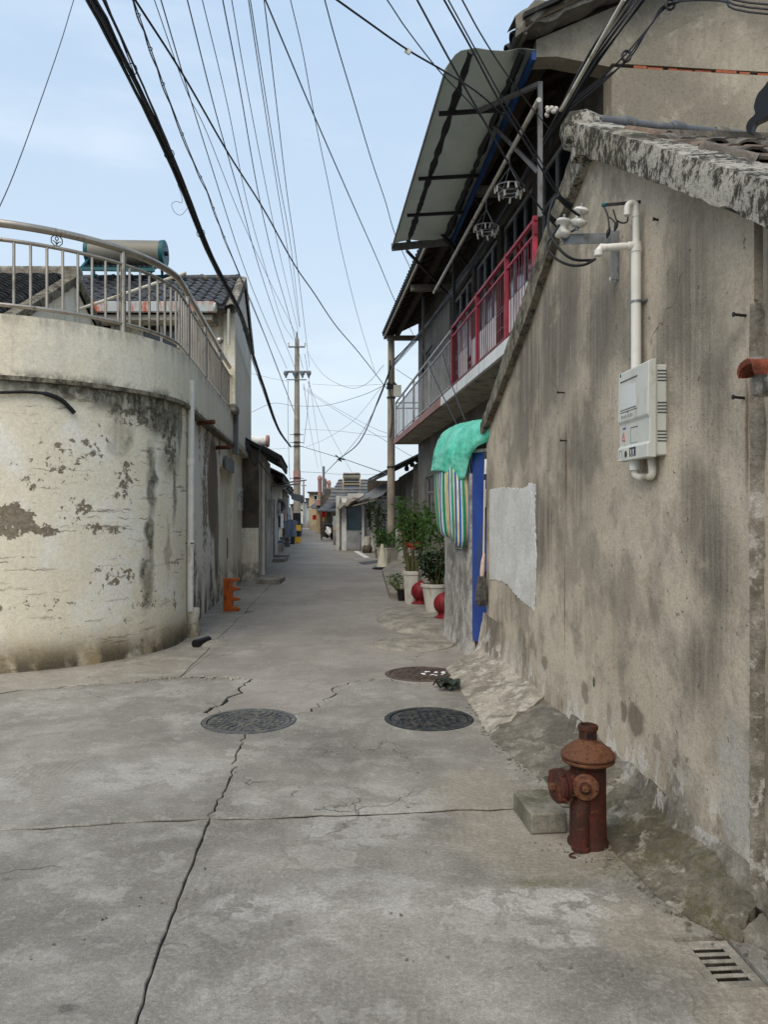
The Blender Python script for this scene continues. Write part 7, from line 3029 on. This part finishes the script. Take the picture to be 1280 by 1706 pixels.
mb.tube([P(538.5, 880, 59.6), P(539.5, 777, 59.6)], [.13, .09], 8)
mb.build('vent_pipe', M['steel_grey'], t, 40)
t = thing('corrugated_house', 'far house with grey corrugated wall beside the pink tanks', 'house', P(548, 880, 57))
slab_px(MB(), 538, 556, 812, 886, 57, 4).build('wall', M['grey_wall'], t)
for k in range(5):
    slab_px(MB(), 540 + k * 2.4, 541.2 + k * 2.4, 814, 832, 56.94, .06).build('rib', M['tile_blue'], t)
t = thing('end_wall', 'low grey wall closing the far end of the lane', 'wall', P(508, 880, 76))
slab_px(MB(), 494, 522, 873, 881, 76, .4).build('wall', M['grey_wall'], t)
for i, (px0, px1, py0, y_, m_, lab) in enumerate(((496, 506, 838, 92, 'white_wall', 'pale narrow house at the far end of the lane, left one'), (505, 512, 846, 98, 'cream', 'pale narrow house at the far end of the lane, middle one'), (509, 516, 832, 104, 'grey_wall', 'grey narrow house at the far end of the lane, right one'), (484, 498, 842, 110, 'grey_wall', 'grey house behind the tall utility pole foot'))):
    t = thing('far_house', lab, 'house', P((px0 + px1) / 2, 880, y_))
    slab_px(MB(), px0, px1, py0, 884, y_, 4).build('wall', M[m_], t)
    slab_px(MB(), px0 - 1, px1 + 1, py0 - 2.2, py0, y_ - .4, 5).build('roof', M['tile_black'], t)
    w_ = slab_px(MB(), px0 + 2, px0 + 4.5, py0 + 4, py0 + 9, y_ - .05, .08).build('window', M['glass_dark'], t)
mb = slab_px(MB(), 515, 520, 868, 884, 70, .8)
tag(mb.build('red_cabinet', M['red_dark'], None), 'dark red cabinet standing at the bend by the beige house', 'cabinet')
t = thing('far_pole', 'slim far utility pole beyond the tall pole', 'utility pole', P(506, 880, 85), 'concrete utility poles')
mb = MB()
mb.tube([P(506, 882, 85), P(506, 800, 85)], [.14, .09], 10)
mb.build('shaft', M['pole'], t, 40)
mb = MB()
mb.bar(P(502, 809, 85), P(511, 809, 85), .09)
mb.build('crossarm', M['steel_grey'], t)

# small clutter along both sides of the lane
lr = random.Random(21)
labs = ['wooden crate against the low cream house, nearest of the left row', 'blue plastic crate beside the wooden one on the left', 'grey crate farther along the left wall by the bins']
for i, (px, py, w_, h_, m_) in enumerate(((466, 921, .5, .35, 'wood_grey'), (470, 917, .45, .45, 'shirt'), (478, 911, .6, .5, 'steel_grey'))):
    q = G(px, py)
    t = thing('crate', labs[i], 'crate', q, 'crates along the left wall')
    for k in range(3):
        MB().box((q.x - .15, q.y, .06 + k * h_ / 3), (w_, w_ * .8, h_ / 3 * .7)).build('slat', M[m_], t)
    for sx in (-1, 1):
        MB().box((q.x - .15 + sx * w_ * .44, q.y - w_ * .41, h_ / 2), (.05, .03, h_)).build('corner_post', M[m_], t)
t = thing('laundry_line', 'line of pale washing hung below the left eaves past the white air conditioner', 'laundry', P(476, 850, 35))
MB().tube([P(466, 846, 33), P(488, 846, 38)], .012, 5).build('line', M['cable_grey'], t)
for k, m_ in enumerate(('white_paint', 'poster', 'shirt', 'pot')):
    q = P(466, 846, 33).lerp(P(488, 846, 38), (k + .6) / 4.4)
    rows = [[q + Vector((.03 * math.sin(j * 1.9 + k), (j / 5 - .5) * .8, -v * .9 + .04 * math.sin(j * 2))) for j in range(6)] for v in (0, .35, .7, 1)]
    MB().sheet(rows, (.02, 0, 0)).build('garment', M[m_], t, 60)
for i, (px0, px1, py0, py1, y_, m_, lab) in enumerate(((521, 527, 858, 866, 63, 'lantern', 'small red shop board on the beige house'), (546, 553, 846, 852, 47, 'ac', 'small white board under the lantern house canopy'))):
    tag(slab_px(MB(), px0, px1, py0, py1, y_ - .2, .08).build('wall_sign', M[m_], None), lab, 'sign')
for i, (a, b_, c_, d_, m_, lab) in enumerate((
        ((516, 846, 62), (532, 850, 56), (540, 842, 58), (522, 840, 64), 'asphalt_sheet', 'dark eave sheet along the beige house front'),
        ((534, 850, 50), (552, 852, 45), (562, 842, 47), (542, 841, 52), 'metal_roof', 'rusty eave sheet over the scooters'),
        ((494, 846, 62), (505, 852, 52), (497, 844, 50), (488, 840, 60), 'tile_black', 'black eave sheet on the far left of the lane'))):
    a, b_, c_, d_ = P(*a), P(*b_), P(*c_), P(*d_)
    mb = MB()
    mb.sheet([[a.lerp(b_, k / 6) + Vector((0, 0, .06 * math.sin(k * 2.1))) for k in range(7)], [d_.lerp(c_, k / 6) + Vector((0, 0, .06 * math.sin(k * 2.1))) for k in range(7)]], (0, 0, .05))
    tag(mb.build('eave_sheet', M[m_], None), lab, 'canopy')
for i, (px, py, h_, m_) in enumerate(((541, 893, 1.0, 'dark_wall'), (534, 888, 1.2, 'red_dark'), (500, 893, .9, 'shirt'))):
    q = G(px, py)
    mb = MB()
    mb.lathe([(.30, 0), (.36, h_ * .8), (.38, h_ * .82), (.38, h_ * .9), (.2, h_)], q + Vector((.3 if px > 510 else -.2, 0, 0)), 12)
    tag(mb.build('storage_drum', M[m_], None, 40), ['dark drum behind the white scooter', 'dark red drum by the beige pillar', 'grey blue drum on the far left of the lane'][i], 'drum')

# ------------------------------------------------------------------ overhead wires
def wire(pts, Yn, Yf, r, label, mat='cable', ext=True, group='overhead wires', nm='overhead_wire', seg=7):
    """Photo sight-lines with the near and far distance of the wire: distance runs as on a straight span."""
    pts = list(pts)
    if ext:
        (x0, y0_), (x1, y1_) = pts[0], pts[1]
        k = 160 / max(30, abs(y1_ - y0_))
        pts = [(x0 - (x1 - x0) * k, y0_ - (y1_ - y0_) * k)] + pts
    L = [0]
    for a, b_ in zip(pts, pts[1:]):
        L.append(L[-1] + math.hypot(b_[0] - a[0], b_[1] - a[1]))
    s0 = L[1] if ext else 0
    out = []
    for (px, py), l_ in zip(pts, L):
        f = (l_ - s0) / (L[-1] - s0)
        iy = (1 / Yn) * (1 - f) + (1 / Yf) * f
        out.append(P(px, py, 1 / iy))
    mb = MB()
    mb.tube(spline(out, seg), r, 5)
    o = mb.build(nm, M[mat], None, 60)
    tag(o, label, 'wire', group)
    return out


wire([(123, 0), (100, 75), (60, 190), (25, 285), (0, 343), (-40, 425)], 9, 6.5, .005, 'lone thin wire crossing the sky at the far left')
wire([(176, 0), (205, 75), (240, 165), (275, 250), (312, 326)], 7.0, 9.6, .006, 'wire running close along the right of the thick cable bundle')
wire([(257, 0), (310, 150), (345, 222), (400, 360), (450, 470), (494, 558)], 12, 38.6, .008, 'thin wire slanting to the tall pole top, crossing its neighbours')
wire([(268, 0), (308, 135), (350, 270), (405, 440), (445, 540), (478, 614)], 11, 38.6, .010, 'wire to the leftmost insulator of the tall pole')
wire([(312, 0), (360, 190), (400, 330), (430, 440), (465, 545), (492, 614)], 11, 38.6, .010, 'wire to the second insulator of the tall pole')
wire([(337, 0), (380, 180), (410, 330), (440, 440), (470, 535), (489, 566)], 12, 38.8, .008, 'wire to the left tip of the tall pole top crossarm')
wire([(371, 0), (400, 150), (430, 320), (457, 440), (480, 520), (505, 614)], 11, 38.6, .010, 'wire to the third insulator of the tall pole')
wire([(386, 0), (412, 150), (445, 320), (470, 440), (497, 552)], 12, 38.8, .008, 'wire to the pin on top of the tall pole')
wire([(414, 0), (432, 120), (460, 300), (480, 420), (499, 545)], 12, 38.9, .009, 'left wire of the close pair reaching the tall pole pin')
wire([(417, 0), (436, 120), (465, 300), (486, 420), (500, 545)], 12, 38.9, .009, 'right wire of the close pair reaching the tall pole pin')
wire([(440, 0), (458, 150), (478, 320), (495, 440), (516, 612)], 11.5, 38.6, .009, 'wire to the rightmost insulator of the tall pole')
wire([(225, 0), (305, 125), (380, 255), (440, 350), (490, 440), (523, 488), (560, 543), (600, 590), (645, 648)], 6.5, 24.2, .011, 'heavy black wire crossing all others towards the plain pole')
wire([(442, 0), (482, 95), (520, 185), (590, 345), (630, 435), (660, 505), (690, 560)], 8, 26, .009, 'wire running from above centre to behind the balcony roof')
wire([(484, 0), (505, 90), (525, 200), (550, 320), (572, 430), (600, 540), (625, 620)], 9, 30, .006, 'faint grey wire between the two poles from above', 'cable_grey')
wire([(541, 0), (560, 70), (590, 170), (620, 270), (642, 335), (662, 400), (700, 480)], 9, 20, .008, 'wire passing left of the awning to the house eave')
a_ = wire([(561, 0), (610, 35), (680, 84), (745, 122), (800, 158), (855, 208)], 6.0, 8.5, .009, 'black wire with a white tag dropping to the awning')
wire([(645, 0), (680, 52), (735, 122), (790, 180), (830, 240)], 6.8, 8.6, .006, 'thin wire behind the tagged one towards the awning')
ins_end = (925, 372)
wire([(695, 0), (748, 98), (800, 190), (860, 292), (905, 352), (932, 384)], 3.9, 4.38, .0055, 'wire dropping over the awning to the lower porcelain insulator', 'rubber')
wire([(740, 0), (786, 82), (830, 165), (880, 245), (930, 325), (960, 358)], 3.9, 4.36, .0055, 'wire dropping over the awning to the upper porcelain insulator', 'rubber')
wire([(747, 0), (793, 84), (838, 165), (890, 250), (936, 328)], 3.95, 4.36, .004, 'thin twin of the wire to the upper porcelain insulator', 'rubber')
wire([(770, 0), (800, 55), (840, 118), (885, 178), (915, 215)], 5.4, 7.6, .006, 'wire passing in front of the awning post')
q = P(680, 86, 1 / ((1 / 6.0) * .6 + (1 / 8.5) * .4))
mb = MB()
mb.box(q, (.055, .02, .05), Matrix.Rotation(.6, 3, 'Y'))
tag(mb.build('wire_tag', M['ac'], None, bevel=.006), 'small white box clipped on the wire in the sky', 'tag')
# service drops at the bracket
for i, pts in enumerate(([(932, 376, 4.34), (920, 395, 4.2), (912, 410, 4.1), (925, 430, 4.05), (950, 442, 4.0), (975, 441, 3.98), (992, 432, 4.0)], [(966, 360, 4.33), (945, 345, 4.28), (928, 330, 4.2), (918, 345, 4.12), (914, 380, 4.05), (930, 412, 4.0), (955, 432, 3.98), (990, 434, 4.0)])):
    mb = MB()
    mb.tube(spline([P(*q) for q in pts], 7), .0075, 7)
    tag(mb.build('service_cable', M['rubber'], None, 60), ['black service cable looping from the lower insulator to the conduit mouth', 'black service cable looping from the upper insulator to the conduit mouth'][i], 'cable', 'service cables at the bracket')
for i, (a, b_) in enumerate((((929, 327, 4.25), (953, 344, 4.3)), ((905, 352, 4.3), (925, 369, 4.34)))):
    mb = MB()
    mb.tube([P(*a), P(*b_)], .013, 7)
    tag(mb.build('cable_grip', M['rubber'], None, 50), ['black sleeve on the wire at the upper insulator', 'black sleeve on the wire at the lower insulator'][i], 'sleeve')

# thick bundle to the tall pole
t = thing('cable_bundle', 'thick bundle of black cables sweeping down the sky to the tall pole', 'cables', P(240, 170, 7.1))
ctr = [P(40, -280, 3.6), P(100, -110, 4.6), P(160, 0, 5.5), P(243, 170, 7.2), P(300, 300, 9.0), P(352, 430, 11.1), P(401, 525, 14.4), P(421, 592, 17.4), P(440, 648, 20.4), P(464, 715, 27), P(484, 744, 37.5)]
br = random.Random(8)
nst = 11
for k in range(nst):
    a0_ = br.random() * 6.28
    rad = br.uniform(.010, .042)
    tw = br.uniform(-1, 1) * .5
    pp = []
    for i, q in enumerate(spline(ctr, 6)):
        spread = 1 + max(0, 1 - i / 22) * .7
        a = a0_ + tw * i * .25
        sagk = (.03 * math.sin(i * .9 + k) if k in (2, 7) else .008 * math.sin(i * 1.3 + k))
        pp.append(q + Vector((rad * spread * math.cos(a), 0, rad * spread * math.sin(a) - abs(sagk))))
    mb = MB()
    mb.tube(pp, br.choice([.010, .013, .016, .008]), 5)
    mb.build('cable', M['cable'], t, 60)
for f in (16, 22, 28, 33, 38):
    q = spline(ctr, 6)[f]
    mb = MB()
    mb.tube([q + Vector((.055 * math.cos(a * .7), .0, .055 * math.sin(a * .7))) for a in range(10)], .005, 4, False)
    mb.build('tie', M['cable'], t)
mb = MB()
mb.tube(spline([P(318, 340, 9.8), P(303, 358, 9.8), P(292, 355, 9.8), P(286, 342, 9.8), P(293, 336, 9.8), P(303, 338, 9.8), P(302, 325, 9.8), P(296, 308, 9.8)], 5), .003, 4)
mb.build('loose_loop', M['cable'], t)

# beaded cable: steel wire with hung cable and rings
t = thing('beaded_cable', 'cable hung by little rings from a steel wire beside the thick bundle', 'cables', P(300, 210, 9))
bead = [(222, 0), (240, 50), (262, 112), (284, 172), (322, 268), (345, 318), (366, 375), (388, 430), (440, 555), (492, 690)]
L = [0]
for a, b_ in zip(bead, bead[1:]):
    L.append(L[-1] + math.hypot(b_[0] - a[0], b_[1] - a[1]))
bp_ = [P(px, py, 1 / ((1 / 7.5) * (1 - l_ / L[-1]) + (1 / 36) * (l_ / L[-1]))) for (px, py), l_ in zip(bead, L)]
bp_ = [bp_[0] * 2 - bp_[1]] + bp_
sp2 = spline(bp_, 6)
mb = MB()
mb.tube(sp2, .007, 5)
mb.build('steel_wire', M['cable_grey'], t, 60)
mb = MB()
mb.tube([q + Vector((-.010 * abs(math.sin(i * .52)), 0, -.014 - .018 * abs(math.sin(i * .52)))) for i, q in enumerate(sp2)], .008, 5)
mb.build('hung_cable', M['cable'], t, 60)
for i in range(3, len(sp2), 6):
    q = sp2[i]
    mb = MB()
    mb.tube([q + Vector((.020 * math.cos(a * .785), 0, -.010 + .020 * math.sin(a * .785))) for a in range(9)], .005, 4, False)
    mb.build('ring', M['cable_grey'], t)

# cables along the two-storey house
t = thing('wall_cables', 'slack bunch of cables running past the gable and along the balcony to the plain pole', 'cables', P(930, 190, 9))
for k in range(9):
    o = (k - 4) / 4
    top = (1058 + 16 * o + br.uniform(-6, 6), 0)
    pts = [(top[0] + 62, -95, 6.3), (top[0], 0, 7.0), (990 + 10 * o, 96 + 4 * o, 7.7), (934 + 6 * o, 192, 8.4), (895 + 5 * o, 262 + br.uniform(-4, 6), 9.6), (828 + 5 * o, 372 + br.uniform(-5, 9), 11.8), (765 + 4 * o, 472 + br.uniform(-5, 7), 15.2), (708 + 3 * o, 548 + br.uniform(-3, 5), 19.0), (655, 606 + 6 * o, 24.0)]
    mb = MB()
    mb.tube(spline([P(*q) for q in pts], 6), br.choice([.008, .010, .013]), 5)
    mb.build('cable', M['cable' if k % 3 else 'cable_grey'], t, 60)
mb = MB()
mb.tube([P(1040, 0, 7.0), P(935, 185, 8.2)], .02, 8)
mb.build('pale_rod', M['pvc_dirty'], t, 50)
for (x0, x1, y1_, nm) in ((1116, 1044, 90, 0), (1120, 1050, 97, 1), (1112, 1040, 104, 2)):
    mb = MB()
    mb.tube(spline([P(2300, 60 + 8 * nm, 4.5), P(1300, 10 + 8 * nm, 6.5), P(1200, -10 + 6 * nm, 7.0), P(x0, 8, 7.9), P(1085, 42, 7.95), P(x1, y1_, 8.0), P(1000, 132 + 5 * nm, 8.15), P(945, 175 + 6 * nm, 8.3)], 6), .009, 5)
    mb.build('cable', M['cable'], t, 60)
for (px, py) in ((1117, 8), (1044, 94)):
    mb = MB()
    q = P(px, py, 7.85)
    mb.tube([q + Vector((.045 * math.cos(a * .7), 0, .055 * math.sin(a * .7))) for a in range(10)], .014, 6, False)
    mb.build('shackle', M['steel_dark'], t)

# wires strung between and beyond the poles
spans = [
    ([(652, 610, 24.2), (635, 655, 24.4), (600, 735, 30), (566, 764, 38)], .022, 'heavy twisted cable from the plain pole to the mid-lane junction'),
    ([(648, 625, 24.2), (628, 675, 26), (600, 725, 31), (570, 762, 38)], .010, 'thin cable beside the twisted one from the plain pole'),
    ([(566, 764, 38), (552, 778, 48), (540, 790, 59)], .022, 'cable from the mid-lane junction towards the pink tanks'),
    ([(566, 762, 38), (600, 774, 33), (646, 790, 24.4)], .016, 'cable from the mid-lane junction back to the plain pole foot'),
    ([(503, 744, 38.8), (530, 752, 39), (566, 763, 38)], .014, 'cable from the tall pole clamp to the mid-lane junction'),
    ([(511, 586, 38.8), (540, 625, 36), (580, 646, 32), (610, 640, 28), (640, 608, 24.4)], .008, 'deep sagging wire from the tall pole arm to the plain pole'),
    ([(417, 688, 30), (455, 672, 34), (490, 676, 36), (540, 676, 33), (600, 660, 28), (645, 640, 24.4)], .009, 'wire from behind the cream house across to the plain pole'),
    ([(505, 645, 38.8), (560, 680, 36), (620, 712, 30), (646, 722, 26)], .007, 'slanting wire from the tall pole to the plain pole, upper'),
    ([(505, 648, 38.8), (570, 690, 35), (660, 745, 27), (720, 780, 24)], .008, 'slanting wire from the tall pole passing the plain pole'),
    ([(520, 640, 38.8), (580, 643, 33), (640, 640, 26)], .006, 'nearly level wire between the two poles, upper'),
    ([(417, 622, 34), (460, 632, 37), (482, 636, 38.8)], .006, 'short wire from the cream house to the tall pole'),
    ([(503, 715, 38.8), (560, 718, 34), (646, 728, 25)], .006, 'nearly level wire between the two poles, lower'),
    ([(510, 745, 38.8), (545, 730, 36), (590, 700, 32), (640, 640, 25)], .006, 'rising wire from the tall pole clamp to the plain pole head'),
    ([(420, 748, 36), (460, 748, 38), (498, 745, 39)], .006, 'level wire into the tall pole clamp from the left'),
    ([(502, 786, 39), (540, 788, 45), (580, 791, 50), (646, 790, 55)], .010, 'level wire above the far grey roof'),
    ([(480, 636, 38.8), (480, 700, 38.7), (482, 780, 38.6), (484, 800, 38.5)], .012, 'hanging wire dropping left of the tall pole'),
    ([(515, 636, 38.8), (512, 690, 38.7), (506, 740, 38.6)], .012, 'hanging wire dropping right of the tall pole'),
    ([(513, 636, 39), (535, 690, 46), (560, 740, 55), (588, 790, 60)], .010, 'receding wire from the tall pole over the far roofs'),
    ([(506, 640, 39), (518, 720, 60), (530, 780, 80)], .012, 'receding wire from the tall pole down the lane'),
    ([(508, 590, 39), (524, 690, 60), (538, 790, 85)], .012, 'receding upper wire from the tall pole down the lane'),
    ([(660, 615, 24.2), (690, 635, 23.5), (710, 650, 23.4)], .008, 'short wire from the plain pole to the house wall'),
]
for pts, r_, lab in spans:
    mb = MB()
    mb.tube(spline([P(*q) for q in pts], 8), r_, 5)
    tag(mb.build('span_wire', M['cable' if r_ > .013 else 'cable_grey'], None, 60), lab, 'wire', 'wires between the poles')
mb = MB()
q = P(566, 764, 37.9)
for k in range(6):
    mb.tube([q, q + Vector((br.uniform(-.3, .3), 0, br.uniform(-.2, .2)))], .03, 5)
tag(mb.build('cable_joint', M['cable'], None), 'dark cable joint hanging above the lane', 'joint')
# loose wires at the cream house corner
for i, pts in enumerate(([(395, 738, 17.2), (402, 752, 17.0), (408, 772, 17.0), (416, 770, 17.0), (420, 745, 17.2)], [(398, 735, 17.2), (408, 755, 17.0), (430, 785, 17.4), (452, 812, 20)], [(398, 740, 17.2), (405, 765, 17.0), (412, 776, 17.0), (418, 750, 17.1)])):
    mb = MB()
    mb.tube(spline([P(*q) + Vector((.18, 0, 0)) for q in pts], 7), .011, 5)
    tag(mb.build('loose_wire', M['cable'], None, 60), ['left loop of loose wire at the corner under the upper storey', 'loose wire trailing from the upper storey to the low eave', 'right loop of loose wire at the corner under the upper storey'][i], 'wire', 'loose wires by the cream house')
